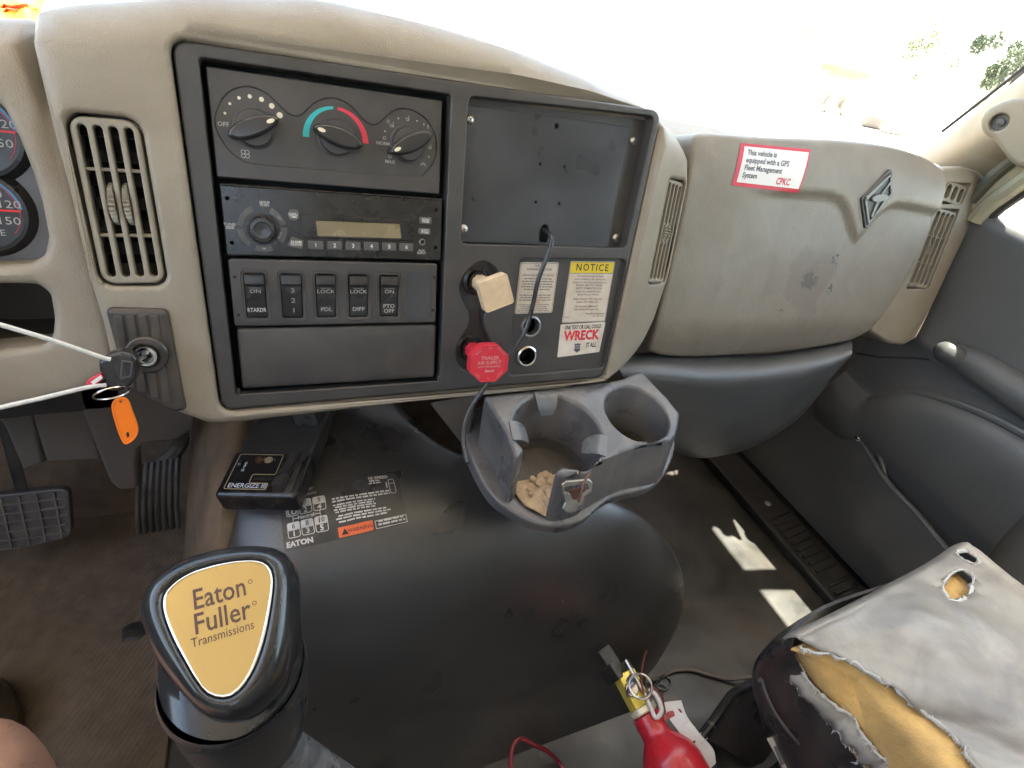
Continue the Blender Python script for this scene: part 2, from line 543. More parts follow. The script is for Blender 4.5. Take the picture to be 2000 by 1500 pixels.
# ================================================================== the setting: outdoors, cab shell
ground_m = mat('dry_ground', (0.46, 0.42, 0.36), 0.9, var=0.15, vscale=0.6)
struct('ground', ([(-900, -300, -1.3), (900, -300, -1.3), (900, 1500, -1.3), (-900, 1500, -1.3)], [(0, 1, 2, 3)]), ground_m)
carpet = mat('brown_carpet', (0.135, 0.102, 0.075), 0.95, grain=0.5, gscale=420, var=0.3, vscale=40, dust=((0.16, 0.115, 0.075), 0.5, 14), bump2=0.25, b2scale=300)
mat_rub = mat('dusty_rubber_mat', (0.030, 0.029, 0.028), 0.40, grain=0.10, gscale=300, var=0.30, vscale=12, dust=((0.13, 0.108, 0.085), 0.36, 8), bump2=0.15, b2scale=18)
liner = mat('grey_headliner', (0.62, 0.59, 0.54), 0.9, var=0.05)
shell = mat('cab_shell_paint', (0.20, 0.19, 0.18), 0.6, var=0.05)
def quad(a, b, c, d): return [Vector(a), Vector(b), Vector(c), Vector(d)], [(0, 1, 2, 3)]
def slab(a, b, c, d, th):
    n = (Vector(b) - Vector(a)).cross(Vector(d) - Vector(a)).normalized() * th
    p = [Vector(q) for q in (a, b, c, d)]
    return hexa([q - n for q in p] + p, 0.0)
# cab floor: passenger side and driver side, one sheet 20 mm thick
struct('cab_floor', box(-0.95, -1.0, -0.03, 1.27, 1.3, 0.0, 0.0), mat_rub)
struct('cab_roof', box(-0.86, -1.0, 1.50, 1.25, 0.65, 1.56, 0.01), liner)
struct('cab_rear_wall', join(box(-0.95, -1.04, 0.0, 1.27, -1.0, 1.0, 0.0), box(-0.95, -1.04, 1.36, 1.27, -1.0, 1.52, 0.0), box(-0.95, -1.04, 0.92, -0.85, -1.0, 1.36, 0.0), box(-0.02, -1.04, 0.92, 1.27, -1.0, 1.36, 0.0)), liner)
struct('cab_side_wall', join(box(-0.96, -1.0, 0.0, -0.92, -0.5, 1.5, 0.0), box(-0.96, -0.5, 0.0, -0.92, 1.1, 0.76, 0.0), box(1.24, -1.0, 0.0, 1.28, -0.45, 1.5, 0.0), box(1.245, -0.45, -0.02, 1.29, 1.2, 0.765, 0.0)), shell)
# firewall and the sloping toe boards
struct('firewall', join(slab((-0.95, 0.86, 0.0), (1.3, 0.86, 0.0), (1.3, 1.06, 0.40), (-0.95, 1.06, 0.40), 0.02), slab((-0.95, 1.06, 0.40), (1.3, 1.06, 0.40), (1.3, 1.12, 0.83), (-0.95, 1.12, 0.83), 0.02)), carpet)

# ---- windscreen, its pillar and the side window: real panes
glass = bpy.data.materials.new('window_glass'); glass.use_nodes = True
gt = glass.node_tree
for q in list(gt.nodes): gt.nodes.remove(q)
go = gt.nodes.new('ShaderNodeOutputMaterial'); gm = gt.nodes.new('ShaderNodeMixShader'); g1 = gt.nodes.new('ShaderNodeBsdfTransparent'); g2 = gt.nodes.new('ShaderNodeBsdfGlossy'); gf = gt.nodes.new('ShaderNodeValue')
g1.inputs[0].default_value = (0.93, 0.96, 0.94, 1); g2.inputs['Roughness'].default_value = 0.02; gf.outputs[0].default_value = 0.05
gt.links.new(gf.outputs[0], gm.inputs[0]); gt.links.new(g1.outputs[0], gm.inputs[1]); gt.links.new(g2.outputs[0], gm.inputs[2]); gt.links.new(gm.outputs[0], go.inputs[0])
MATS['window_glass'] = glass
wsb = [(-0.90, 0.78, 0.90), (-0.6, 0.98, 0.905), (0.17, 1.12, 0.905), (0.85, 0.99, 0.905), (1.175, 0.72, 0.895)]
wsm = [(-0.87, 0.66, 1.2), (-0.58, 0.82, 1.2), (0.17, 0.93, 1.2), (0.83, 0.82, 1.2), (1.13, 0.60, 1.2)]
wst = [(-0.84, 0.52, 1.5), (-0.56, 0.60, 1.52), (0.17, 0.66, 1.53), (0.80, 0.60, 1.52), (1.09, 0.50, 1.5)]
solo('windscreen', 'clear curved windscreen pane above the dashboard', 'windscreen', patch([wsb, wsm, wst], 5, 4, 0.004), glass, o=(0.17, 1.1, 0.9))

# ---- right front pillar with the grab handle foot
pil = T('windscreen_pillar', 'beige padded windscreen pillar at the right with dark glass edge', 'pillar', (1.15, 0.68, 0.85))
def pillar_rows():
    rows = []
    for (xa, ya), (xb, yb), X in (((1790, 300), (1920, 372), 1.19), ((1845, 262), (1950, 345), 1.165), ((1925, 203), (2026, 300), 1.12), ((2030, 118), (2130, 215), 1.08), ((2300, -110), (2400, 0), 1.05)):
        a = atX(xa, ya, X + 0.05); b = atX(xb, yb, X + 0.05)
        m1 = atX(xa * 0.75 + xb * 0.25, ya * 0.75 + yb * 0.25, X - 0.005); m2 = atX(xa * 0.4 + xb * 0.6, ya * 0.4 + yb * 0.6, X)
        rows.append([a + Vector((0.06, 0.0, -0.01)), a, m1, m2, b, b + Vector((0.05, 0.02, 0.0))])
    return rows
part(pil, 'pillar_trim', patch(pillar_rows(), 4, 5, 0.003), beige)
fr = [[atX(x, y, X) for x, y in ((1840, 262), (1917, 201), (2000, 136), (2300, -112))] for X in (1.152,)]
edge = [atX(x, y, 1.158) for x, y in ((1840, 257), (1917, 197), (2000, 131), (2300, -120))]
part(pil, 'glass_edge', tube(edge, 0.0028, 6, 3), blackprint)
# door seal below the pillar trim
seal = [atX(x, y, 1.17) for x, y in ((1895, 392), (1940, 345), (2000, 298), (2150, 190), (2300, 70))]
part(pil, 'seal', tube(seal, 0.011, 10, 4), mat('olive_seal', (0.075, 0.066, 0.045), 0.6))
seal2 = [atX(x, y, 1.185) for x, y in ((1902, 432), (1930, 400), (1975, 368), (2030, 330), (2300, 160))]
part(pil, 'door_frame', tube(seal2, 0.0145, 10, 4), mat('frame_beige', (0.33, 0.29, 0.20), 0.5))
seal3 = [atX(x, y, 1.20) for x, y in ((1908, 448), (1935, 425), (1970, 398), (2030, 362), (2300, 220))]
part(pil, 'weather_strip', tube(seal3, 0.0075, 8, 4), rubber)
part(pil, 'frame_web', patch([[p + Vector((0.004, 0.0, 0.0)) for p in q] for q in (seal, seal2, seal3)], 5, 4, 0.006), MATS['frame_beige'])
gh = T('grab_handle', 'beige grab handle foot with recessed bolt on the pillar', 'grab handle', atX(1960, 250, 1.07))
gpts = [(1912, 238), (1925, 215), (1960, 197), (1990, 192), (2060, 200), (2090, 250), (2075, 320), (2010, 330), (1975, 318), (1940, 275), (1918, 258)]
A = atX(1960, 250, 1.075); ghz = (CAM - A).normalized() * 0.55 + Vector((-0.8, -0.1, -0.05)); GM = frame(A, ghz, (0.2, -0.6, 0.4))
GMi = GM.inverted()
def onplane(x, y, M, w=0.0):
    o, d = M.inverted() @ CAM, M.inverted().to_3x3() @ ray(x, y)
    q = o + d * ((w - o.z) / d.z); return (q.x, q.y)
gout = crv2([onplane(x, y, GM, 0.0) for x, y in gpts], 4)
bolt_c = onplane(1951, 239, GM, 0.0)
part(gh, 'handle_foot', xf(sheet(gout, [circle(bolt_c[0], bolt_c[1], 0.0125, 20)], 0.0, 0.008, 0.003, 0.03, 0.010), GM), beige_hard)
part(gh, 'bolt_recess', xf(lathe([(0.0125, -0.012), (0.006, -0.0125), (0.0055, -0.007), (0.0, -0.006)], 18, Matrix.Translation((bolt_c[0], bolt_c[1], 0))), GM), darkgrey)

# ================================================================== the passenger door
dm = mat('door_grey_plastic', (0.105, 0.104, 0.102), 0.44, grain=0.18, gscale=330, var=0.08, vscale=6, dust=((0.13, 0.125, 0.12), 0.16, 7))
door = T('passenger_door', 'dark grey moulded door trim with map pocket at the right', 'door', (1.2, 0.4, 0.0))
DX = 1.205
# upper pad: belt line down to the pocket; columns run from the front edge backwards
def dp(x, y, X=DX): return atX(x, y, X)
def drow(z, ys, xs): return [Vector((x, y, z)) for x, y in zip(xs, ys)]
ysd = (0.86, 0.74, 0.62, 0.50, 0.38, 0.24, 0.08, -0.1, -0.4)
prof = [  # z, X for the front, X for the rear of the row
    (0.805, 1.255, 1.255), (0.803, 1.212, 1.208), (0.788, 1.190, 1.186), (0.74, 1.194, 1.188), (0.66, 1.200, 1.190), (0.585, 1.200, 1.190), (0.555, 1.198, 1.182), (0.53, 1.203, 1.188)]
rows = []
for z, xf_, xr in prof:
    row = []
    for k, y in enumerate(ysd):
        t = k / 8
        top = z
        if z > 0.76:      # the belt line drops a little towards the back, with a hump near the mirror foot
            top = z - 0.05 * max(0, (0.555 - y)) ** 0.8 * (1 if y < 0.555 else 0) - 0.02 * max(0, y - 0.6)
        row.append(Vector((xf_ + (xr - xf_) * min(1, t * 2), y, top)))
    rows.append(row)
part(door, 'upper_trim', patch([r[::-1] for r in rows], 3, 4, 0.004), dm)
# lower trim: swelling arch that runs back from the front edge, then the pocket
arch = [(1640, 735), (1690, 782), (1745, 768), (1800, 770), (1860, 785), (1930, 812), (2000, 848), (2120, 915)]
ar = [dp(x, y, 1.19) for x, y in arch]
low = []
for k, q in enumerate(ar):
    y = q.y
    swell = 0.012 + 0.024 * min(1, k / 3)
    zz = min(q.z, 0.52)
    low.append([Vector((1.203, y + 0.0, 0.545)), Vector((1.203, y, max(zz + 0.03, zz))), Vector((1.197 - swell * 0.45, y, zz + 0.004)), Vector((1.187 - swell, y, zz - 0.026)), Vector((1.186 - swell * 0.8, y, zz * 0.62 + 0.07)), Vector((1.212, y, 0.24)), Vector((1.218, y, 0.17))])
part(door, 'lower_trim', patch(low[::-1], 4, 4, 0.004), dm)
part(door, 'trim_seam', tube([dp(x, y, 1.2005) for x, y in ((1672, 690), (1720, 697), (1780, 699), (1828, 704))], 0.0022, 6, 4), rubber)
# map pocket: a front wall standing proud with a rolled lip, its nose curving into the door at the front
lip = [(1635, 800), (1668, 843), (1700, 893), (1735, 945), (1790, 1003), (1850, 1075), (1960, 1205), (2080, 1350)]
wall = []
for k, (x, y) in enumerate(lip):
    a = dp(x, y, 1.195 - 0.040 * min(1, k / 3))
    bot = Vector((1.185, a.y - 0.015 + 0.03 * (k == 0), 0.045)); mid = Vector((a.x + 0.004, a.y - 0.004, a.z * 0.55))
    wall.append([Vector((1.215, a.y + 0.012, a.z - 0.05)), a + Vector((0.012, 0.004, -0.004)), a + Vector((0.004, 0.002, 0.001)), a, a + Vector((0.0005, -0.003, -0.012)), mid, bot])
front = [[p + Vector((0.03 * (6 - j) / 6 if j > 2 else 0.01, 0.17, (0.0 if j > 4 else -0.03))) for j, p in enumerate(wall[0])]]
part(door, 'map_pocket', patch((front + wall)[::-1], 5, 4, 0.003), dm)
part(door, 'arch_ridge', tube([dp(x, y, 1.184 - 0.012 * min(1, k / 3)) for k, (x, y) in enumerate(arch[1:])], [0.002, 0.005, 0.007, 0.008, 0.008, 0.008, 0.008], 10, 5), dm)
part(door, 'pocket_lip', tube([dp(x, y, 1.195 - 0.041 * min(1, k / 3)) for k, (x, y) in enumerate(lip)], 0.0045, 8, 5), dm)
part(door, 'pocket_nose', tube([dp(x, y, X) for x, y, X in ((1655, 792, 1.196), (1684, 826, 1.190), (1706, 862, 1.184), (1722, 900, 1.180), (1730, 940, 1.176), (1732, 952, 1.172))], [0.003, 0.006, 0.007, 0.006, 0.004, 0.003], 10, 5), dm)
part(door, 'pocket_screw', lathe([(0.0, 0.0035), (0.004, 0.003), (0.0065, 0.001), (0.0075, -0.004)], 14, frame(dp(1676, 856, 1.172), (-1, -0.3, 0.3))), steel)
# armrest that doubles as door pull, with a ball end towards the front
arm = T('door_pull', 'dark padded door pull with rounded front end on the grey door', 'door pull', dp(1858, 690, 1.12))
a0 = dp(1866, 690, 1.182); a1 = dp(1920, 722, 1.182); a2 = dp(1990, 768, 1.182); a3 = dp(2080, 828, 1.182)
part(arm, 'pad', tube([a0 + (a0 - a1) * 0.05, a0, a0.lerp(a1, 0.5), a1, a2, a3, a3 + (a3 - a2)], [0.017, 0.021, 0.026, 0.028, 0.030, 0.031, 0.031], 20, 5), dm)
bc = dp(1852, 688, 1.158)
part(arm, 'end_cap', lathe([(0.0, 0.0235), (0.007, 0.0225), (0.0135, 0.0185), (0.0185, 0.0125), (0.0215, 0.004), (0.0215, -0.006), (0.019, -0.03)], 24, frame(bc, (-0.55, 0.75, 0.15))), darkgrey)
solo('side_window', 'clear side window pane in the passenger door', 'window', slab((1.225, 0.66, 0.78), (1.225, -0.4, 0.74), (1.14, -0.4, 1.5), (1.13, 0.5, 1.5), 0.004), glass, o=(1.2, 0.2, 0.8))

wf = T('added_sun_blockers', 'black sail and divider added in the passenger door window to shape the sunlight', 'window frame', (1.2, 0.27, 0.78))
part(wf, 'added_sun_sail', hexa([(1.212, 0.575, 0.77), (1.226, 0.575, 0.77), (1.226, 0.72, 0.77), (1.212, 0.72, 0.77), (1.19, 0.64, 1.03), (1.204, 0.64, 1.03), (1.204, 0.68, 1.03), (1.19, 0.68, 1.03)], 0.004), rubber)  # sail added to keep the sun off the dash end panel
part(wf, 'added_sun_bar', tube([(1.222, 0.335, 0.77), (1.195, 0.335, 1.1), (1.15, 0.33, 1.5)], 0.032, 10, 3, flat=0.4), rubber)  # unseen bar added to split the sun patch on the floor
# ================================================================== sill tread strip on the passenger floor
tread = T('sill_tread', 'black ribbed sill tread strip along the passenger door', 'tread strip', (1.14, 0.45, 0.0))
part(tread, 'strip', hexa([(1.085, 0.10, 0.0), (1.19, 0.10, 0.0), (1.19, 0.80, 0.0), (1.085, 0.80, 0.0), (1.09, 0.10, 0.018), (1.186, 0.10, 0.030), (1.186, 0.80, 0.030), (1.09, 0.80, 0.018)], 0.004), rubber)
part(tread, 'edge_bead', tube([(1.082, 0.1, 0.022), (1.084, 0.35, 0.022), (1.086, 0.6, 0.022), (1.088, 0.79, 0.022)], 0.006, 8, 2), rubber)
riba = bpy.data.meshes.new('rib')
rb = mesh('rib', box(-0.034, -0.0045, 0, 0.034, 0.0045, 0.006, 0.0018), rubber)
for k in range(14):
    if k == 9: continue
    ob = bpy.data.objects.new('rib', rb); COL.objects.link(ob); ob.parent = tread.e
    ob.location = Vector((1.140, 0.545 - k * 0.0195, 0.0235)) - tread.o; ob.rotation_euler = (0, R(-7), R(3))
bpy.data.meshes.remove(riba)
for y in (0.585, 0.262):
    part(tread, 'screw', lathe([(0.0, 0.004), (0.005, 0.0035), (0.009, 0.0)], 14, frame((1.14, y, 0.025), (-0.12, 0, 1))), steel)
# ================================================================== the dashboard shell
dash = T('dashboard', 'beige moulded dashboard shell around the black centre panel', 'dashboard', (0.2, -0.15, 0), MP)
R1, TH = 0.012, R(25)
AL = R1 * TH
def roll_s(t): return 0.4465 + min(0.0, t) * 0.09
def top_v(s):
    k = [(-0.30, -0.02), (-0.119, 0.016), (-0.066, 0.03), (0.0, 0.047), (0.10, 0.060), (0.174, 0.059), (0.257, 0.053), (0.342, 0.040), (0.407, 0.027), (0.48, 0.008), (0.535, -0.013), (0.7, -0.05)]
    for (a, b), (c, d) in zip(k, k[1:]):
        if s <= c:
            q = (s - a) / (c - a); q = q * q * (3 - 2 * q) * 0.35 + q * 0.65
            return b + (d - b) * q
    return k[-1][1]
RT = 0.042
def top_roll(s): return (top_v(s) + 0.0736) / 0.946 - 0.0736 - 0.97 * RT
def side_profile(s, s0):
    if s <= s0: return s, 0.0
    if s <= s0 + AL:
        a = (s - s0) / R1; return s0 + R1 * math.sin(a), -R1 * (1 - math.cos(a))
    L = s - s0 - AL
    return s0 + R1 * math.sin(TH) + L * math.cos(TH), -R1 * (1 - math.cos(TH)) - L * math.sin(TH)
def pod_fn(s, t, w):
    u, dw = side_profile(s, roll_s(t))
    vt = top_roll(s)
    if t <= vt: return Vector((u, t, w + dw))
    a = (t - vt) / RT
    if a <= 1.75: v, d = vt + (RT + w) * math.sin(a), RT * (1 - math.cos(a)) - w * math.cos(a)
    else:
        L = (a - 1.75) * RT
        v = vt + RT * math.sin(1.75) + L * math.cos(1.75); d = RT * (1 - math.cos(1.75)) + L * math.sin(1.75) - w * math.cos(1.75)
    return Vector((u, v, dw - d))
# bezel opening, in metres on the dash face
BZ = [(-0.0225, 0.0165), (0.20, 0.0185), (0.4435, 0.0235), (0.4165, -0.2885), (-0.0165, -0.2955)]
bz_open = fillet([BZ[0], BZ[2], BZ[3], BZ[4]], 0.015, 6)
LV = (-0.0925, -0.0475, -0.0460, -0.1720)      # left vent: u0, u1, v_top, v_bottom
lv_sk = 0.026                                  # its slight lean
def lean(p, c=(-0.07, -0.11)): return (p[0] + (c[1] - p[1]) * lv_sk, p[1])
lv_open = [lean(p) for p in rrect(LV[0] - 0.002, LV[2] + 0.002, LV[1] + 0.002, LV[3] - 0.002, 0.011)]
s_rv = 0.497
rv_open = rrect(s_rv - 0.0225, -0.0455, s_rv + 0.0225, -0.171, 0.007)
left = [(-0.1085, 0.10), (-0.1083, 0.03), (-0.1073, 0.0), (-0.1045, -0.057), (-0.100, -0.126), (-0.0955, -0.2086)]
low = [(-0.0945, -0.243), (-0.0850, -0.2635), (-0.068, -0.2800), (-0.038, -0.2990), (-0.016, -0.3068), (0.061, -0.3045), (0.224, -0.2985), (0.38, -0.2930), (0.425, -0.2880), (0.462, -0.2740), (0.493, -0.2520), (0.514, -0.2200)]
right = [(0.5270, -0.17), (0.5290, -0.10), (0.5290, -0.02), (0.5300, 0.06)]
pod_out = left + crv2(low, 3, False) + right
part(dash, 'centre_pod', sheet(pod_out, [bz_open, lv_open, rv_open], 0.0, 0.008, 0.0045, 0.045, 0.012, step=0.0075, fn=pod_fn), beige, sharp=50)
# groove wall behind the pod's left edge, and the instrument pod to the left of it
def cl_fn(s, t, w):
    vt = top_v(s) - 0.045
    d = 0.0
    b = max(0.0, -0.115 - s)           # swings a little towards the driver further left
    w = w + b * 0.10
    if t > vt:
        a = (t - vt) / 0.05
        return Vector((s, vt + 0.05 * math.sin(min(a, 1.8)) + max(0, a - 1.8) * -0.01, w - 0.05 * (1 - math.cos(min(a, 1.8))) - max(0, a - 1.8) * 0.05))
    return Vector((s, t, w))
win = fillet([on(*q, -0.012) for q in ((-160, 80), (-30, 175), (6, 212), (34, 269), (60, 336), (78, 395), (91, 462), (84, 500), (56, 515), (0, 518), (-160, 526))], 0.008, 4)
cub = fillet([on(*q, -0.012) for q in ((-160, 549), (72, 556), (95, 574), (103, 622), (101, 655), (86, 674), (0, 682), (-160, 694))], 0.009, 5)
cl_out = [(-0.0985, 0.07), (-0.101, -0.05), (-0.097, -0.12), (-0.091, -0.21), (-0.091, -0.252)] + [on(*q, -0.012) for q in ((165, 768), (90, 785), (0, 803), (-160, 835))] + [(-0.36, -0.31), (-0.36, 0.02)]
part(dash, 'instrument_pod', sheet(cl_out, [win, cub], -0.012, 0.010, 0.0075, 0.05, 0.035, step=0.011, fn=cl_fn), beige, sharp=50)
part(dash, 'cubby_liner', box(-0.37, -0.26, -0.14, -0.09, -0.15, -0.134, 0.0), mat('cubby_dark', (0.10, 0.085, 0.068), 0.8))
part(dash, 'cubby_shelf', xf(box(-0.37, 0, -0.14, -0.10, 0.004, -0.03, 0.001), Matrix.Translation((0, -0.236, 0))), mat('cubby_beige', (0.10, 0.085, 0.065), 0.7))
# top of the dash running forward to the windscreen
def toprow(y, zs): return [Vector((x, y, z)) for x, z in zip((-0.95, -0.5, -0.2, 0.15, 0.35, 0.48, 0.75, 0.98, 1.2), zs)]
tv = patch([[Vector((x, y, z)) for x, y, z in ((-0.95, .585, .78), (-0.5, .585, .80), (-0.2, .585, .83), (.15, .585, .895), (.35, .585, .878), (.48, .585, .83), (.75, .61, .815), (.98, .685, .79), (1.2, .71, .78))], toprow(0.73, (0.79, 0.81, 0.84, 0.898, 0.885, 0.865, 0.858, 0.85, 0.835)), toprow(0.80, (0.80, 0.815, 0.845, 0.895, 0.885, 0.872, 0.868, 0.862, 0.85)), toprow(1.0, (0.82, 0.83, 0.85, 0.89, 0.885, 0.88, 0.88, 0.87, 0.86)), toprow(1.16, (0.83, 0.84, 0.86, 0.89, 0.885, 0.885, 0.88, 0.88, 0.87))], 4, 4)
part(dash, 'top_pad', xf(tv, MP.inverted()), beige)
# black panel set into the pod
STK = fillet([(-0.0035, 0.0050), (0.2020, 0.0060), (0.2005, -0.2790), (-0.0015, -0.2800)], 0.004, 4)      # opening for the five stacked units
PLT = fillet([(0.2190, 0.0070), (0.4335, 0.0150), (0.4210, -0.1265), (0.2175, -0.1290)], 0.008, 5)        # recess of the blank mounting plate
VAL = crv2([(0.2325, -0.1500), (0.2200, -0.1660), (0.2195, -0.1800), (0.2250, -0.1930), (0.2310, -0.2040), (0.2300, -0.2170), (0.2215, -0.2310), (0.2180, -0.2440), (0.2205, -0.2580), (0.2310, -0.2680), (0.2440, -0.2690), (0.2550, -0.2610), (0.2600, -0.2470), (0.2560, -0.2310), (0.2490, -0.2170), (0.2480, -0.2040), (0.2540, -0.1940), (0.2630, -0.1830), (0.2650, -0.1680), (0.2590, -0.1540), (0.2460, -0.1460)], 4)
LOW = fillet([(0.2850, -0.1420), (0.4245, -0.1390), (0.4140, -0.2740), (0.2830, -0.2770)], 0.007, 5)
bzo = inset(ccw(bz_open), 0.0016)
bezel = part(dash, 'centre_bezel', sheet(bzo, [STK, PLT, VAL, LOW], -0.0050, 0.003, 0.0016, 0.02, 0.016), black)
part(dash, 'bezel_backing', plate(inset(ccw(bz_open), -0.004), -0.032, 0.003, 0.0), void)
part(dash, 'valve_well', plate(inset(ccw(VAL), -0.001), -0.0185, 0.002, 0.0), black, up=bezel)
part(dash, 'label_well', sheet(inset(ccw(LOW), -0.0008), [circle(0.3085, -0.2195, 0.0112, 24), circle(0.3070, -0.2555, 0.0112, 24)], -0.0105, 0.0, 0.0, 0.002, 0.02), black, up=bezel)
part(dash, 'plate_well', plate(inset(ccw(PLT), -0.0008), -0.0205, 0.002, 0.0), black, up=bezel)

# ------------------------------------------------------------------ air vents
def air_vent(label, M, w, h, n, bars_at, r=0.010, wheel=True, mcol=None, wall=0.0045, deep=0.03, name='air_vent', wheels=(0,), bw=0.0042):
    t = T(name, label, 'air vent', (0, 0, 0), M, 'air vents in the dashboard')
    mcol = mcol or beige_hard
    pitch = (w - 2 * wall + bw) / n
    slots = []
    for k in range(n):
        a = -w / 2 + wall + k * pitch
        slots.append(rrect(a, -h / 2 + wall * 1.25, a + pitch - bw, h / 2 - wall * 1.25, (pitch - bw) * 0.48, 4))
    part(t, 'grille', sheet(rrect(-w / 2, -h / 2, w / 2, h / 2, r), slots, 0.0, 0.0022, 0.0012, 0.012, 0.007), mcol)
    part(t, 'duct', join(box(-w / 2 + 0.001, -h / 2 + 0.001, -deep - 0.002, w / 2 - 0.001, h / 2 - 0.001, -deep, 0.0)), void)
    for q in bars_at:
        part(t, 'cross_bar', box(-w / 2 + 0.002, q - 0.0013, -0.010, w / 2 - 0.002, q + 0.0013, -0.0035, 0.0006), mcol)
    vl = mesh('louvre', box(-w / 2 + 0.002, -0.0006, -0.007, w / 2 - 0.002, 0.0006, 0.007, 0.0), black)
    m = 7
    for k in range(m):
        ob = bpy.data.objects.new('louvre', vl); COL.objects.link(ob); ob.parent = t.e
        ob.location = (0, -h / 2 + h * (k + 0.5) / m, -0.019); ob.rotation_euler = (R(35), 0, 0)
    if wheel:
        for xx in wheels:
            part(t, 'thumb_wheel', xf(lathe([(0.0, -0.0022), (0.015, -0.0022), (0.0165, -0.0014), (0.0165, 0.0014), (0.015, 0.0022), (0.0, 0.0022)], 56, None, lambda k, q, j: q - (0.0024 if (k % 2 and j in (1, 2, 3, 4)) else 0)), Matrix.Translation((xx, 0, -0.0115)) @ Matrix.Rotation(R(90), 4, 'Y')), mat('wheel_beige', (0.26, 0.23, 0.18), 0.5))
    return t
Ml = MP @ Matrix.Translation((-0.070, -0.109, -0.0025)) @ Matrix.Rotation(R(1.5), 4, 'Z')
pw = (0.045 - 0.009 + 0.0042) / 4
air_vent('tall beige air vent left of the black centre panel above the ignition lock', Ml, 0.045, 0.126, 4, (0.026, -0.024), 0.010, wheels=(-pw * 0.5 + 0.0, pw * 0.5), bw=0.0036)
pr = pod_fn(s_rv, -0.1083, 0.0)
Mr = MP @ Matrix.Translation(pr) @ Matrix.Rotation(TH, 4, 'Y') @ Matrix.Rotation(R(-4.5), 4, 'Z')
Mr = Mr @ Matrix.Translation((0, 0, -0.0018))
air_vent('narrow beige air vent between the centre panel and the glove box', Mr, 0.043, 0.124, 4, (0.021, -0.022), 0.006, wheels=(-0.0047, 0.0047), bw=0.0024, wall=0.0034)

# ------------------------------------------------------------------ right-hand dash corner with its two vents
corner = T('dash_corner', 'beige dash end panel squeezed between glove box and door', 'dash panel', (1.05, -0.1, -0.09), MP)
CW = -0.085
cpt = [(1815, 345), (1850, 326), (1885, 325), (1917, 333), (1926, 345), (1918, 385), (1893, 450), (1802, 640), (1790, 662), (1765, 676), (1738, 672), (1700, 650), (1700, 560)]
cpl = fillet([on(x, y, CW) for x, y in cpt], 0.008, 3)
vA = [on(x, y, CW) for x, y in ((1832, 408), (1876, 408), (1815, 565), (1770, 565))]
vB = [on(x, y, CW) for x, y in ((1850, 356), (1900, 358), (1880, 399), (1836, 398))]
part(corner, 'end_panel', sheet(cpl, [fillet(vA, 0.006, 4), fillet(vB, 0.006, 4)], CW, 0.007, 0.002, 0.06, 0.01), beige)
def quadframe(q, w):
    a, b, c, d = [Vector((p[0], p[1], 0)) for p in q]
    ctr = (a + b + c + d) / 4; x = ((b - a) + (c - d)); y = ((a - d) + (b - c))
    W, H = x.length / 2, y.length / 2
    yn = y.normalized(); xn = Vector((yn.y, -yn.x, 0))
    return MP @ Matrix(((xn.x, yn.x, 0, ctr.x), (xn.y, yn.y, 0, ctr.y), (0, 0, 1, w), (0, 0, 0, 1))), W, H
Mq, W_, H_ = quadframe(vA, CW - 0.002)
air_vent('long slanted air vent in the dash end panel beside the door', Mq, W_ * 0.93, H_ * 0.97, 4, (H_ * 0.16, -H_ * 0.17), 0.006, wheels=(-0.012,), bw=0.0030, wall=0.004)
Mq, W_, H_ = quadframe(vB, CW - 0.002)
air_vent('small three slot demister vent at the top of the dash end panel', Mq, W_ * 0.88, H_ * 0.95, 3, (), 0.006, wheel=False, bw=0.006)

# ================================================================== glove box
GW = -0.04
gx = [(1352, 300), (1361, 268), (1385, 259), (1440, 263), (1532, 268), (1610, 270), (1694, 275), (1740, 281), (1784, 291), (1822, 307), (1845, 324), (1854, 345), (1848, 378), (1833, 425), (1813, 475), (1790, 525), (1763, 573), (1733, 618), (1712, 648), (1694, 664), (1670, 676), (1604, 691), (1530, 701), (1460, 705), (1380, 706), (1318, 703), (1283, 692), (1278, 670), (1300, 560), (1335, 400)]
g_out = crv2([on(x, y, GW) for x, y in gx], 3)
ridge = [on(x, y, GW) for x, y in ((1330, 372), (1440, 374), (1510, 377), (1570, 379), (1620, 382), (1640, 388), (1652, 400), (1660, 420), (1667, 445), (1676, 470), (1690, 455), (1715, 425), (1735, 407), (1750, 401), (1775, 402), (1800, 408), (1835, 414), (1900, 430))]
rpoly = ridge + [(1.3, 0.2), (0.3, 0.2)]
GT = -0.012; GR = 0.026
def segdist(p):
    best = 9
    for a, b in zip(ridge, ridge[1:]):
        ax, ay = a; dx, dy = b[0] - ax, b[1] - ay
        t = max(0, min(1, ((p[0] - ax) * dx + (p[1] - ay) * dy) / (dx * dx + dy * dy)))
        best = min(best, math.hypot(p[0] - ax - dx * t, p[1] - ay - dy * t))
    return best
u_soft = on(1500, 377, GW)[0]
def glove_fn(s, t, w):
    # below the moulded ridge the face steps back; the step fades out towards the left
    d = segdist((s, t))
    up = inside((s, t), rpoly)
    f = 0.5 + 0.5 * (1 if up else -1) * min(1.0, d / 0.0055)
    f = f * f * (3 - 2 * f)
    depth = 0.0065 * max(0.0, min(1.0, (s - u_soft + 0.05) / 0.09))
    w -= depth * (1 - f)
    q = max(0.0, t + 0.034)                     # the top rolls away
    w -= q * q / 0.34
    q = max(0.0, -0.22 - t); w -= q * q / 0.22
    return Vector((s, t, w))
stain = on(1585, 550, GW); st2 = on(1637, 505, GW); st3 = on(1628, 565, GW); st4 = on(1530, 612, GW); st5 = on(1400, 560, GW)
go_ = Vector((0.70, -0.13, GW))
def mk(p, rad, col, thr, amt, sc): return ((p[0] - go_.x, p[1] - go_.y, 0.0), rad, col, thr, amt, sc)
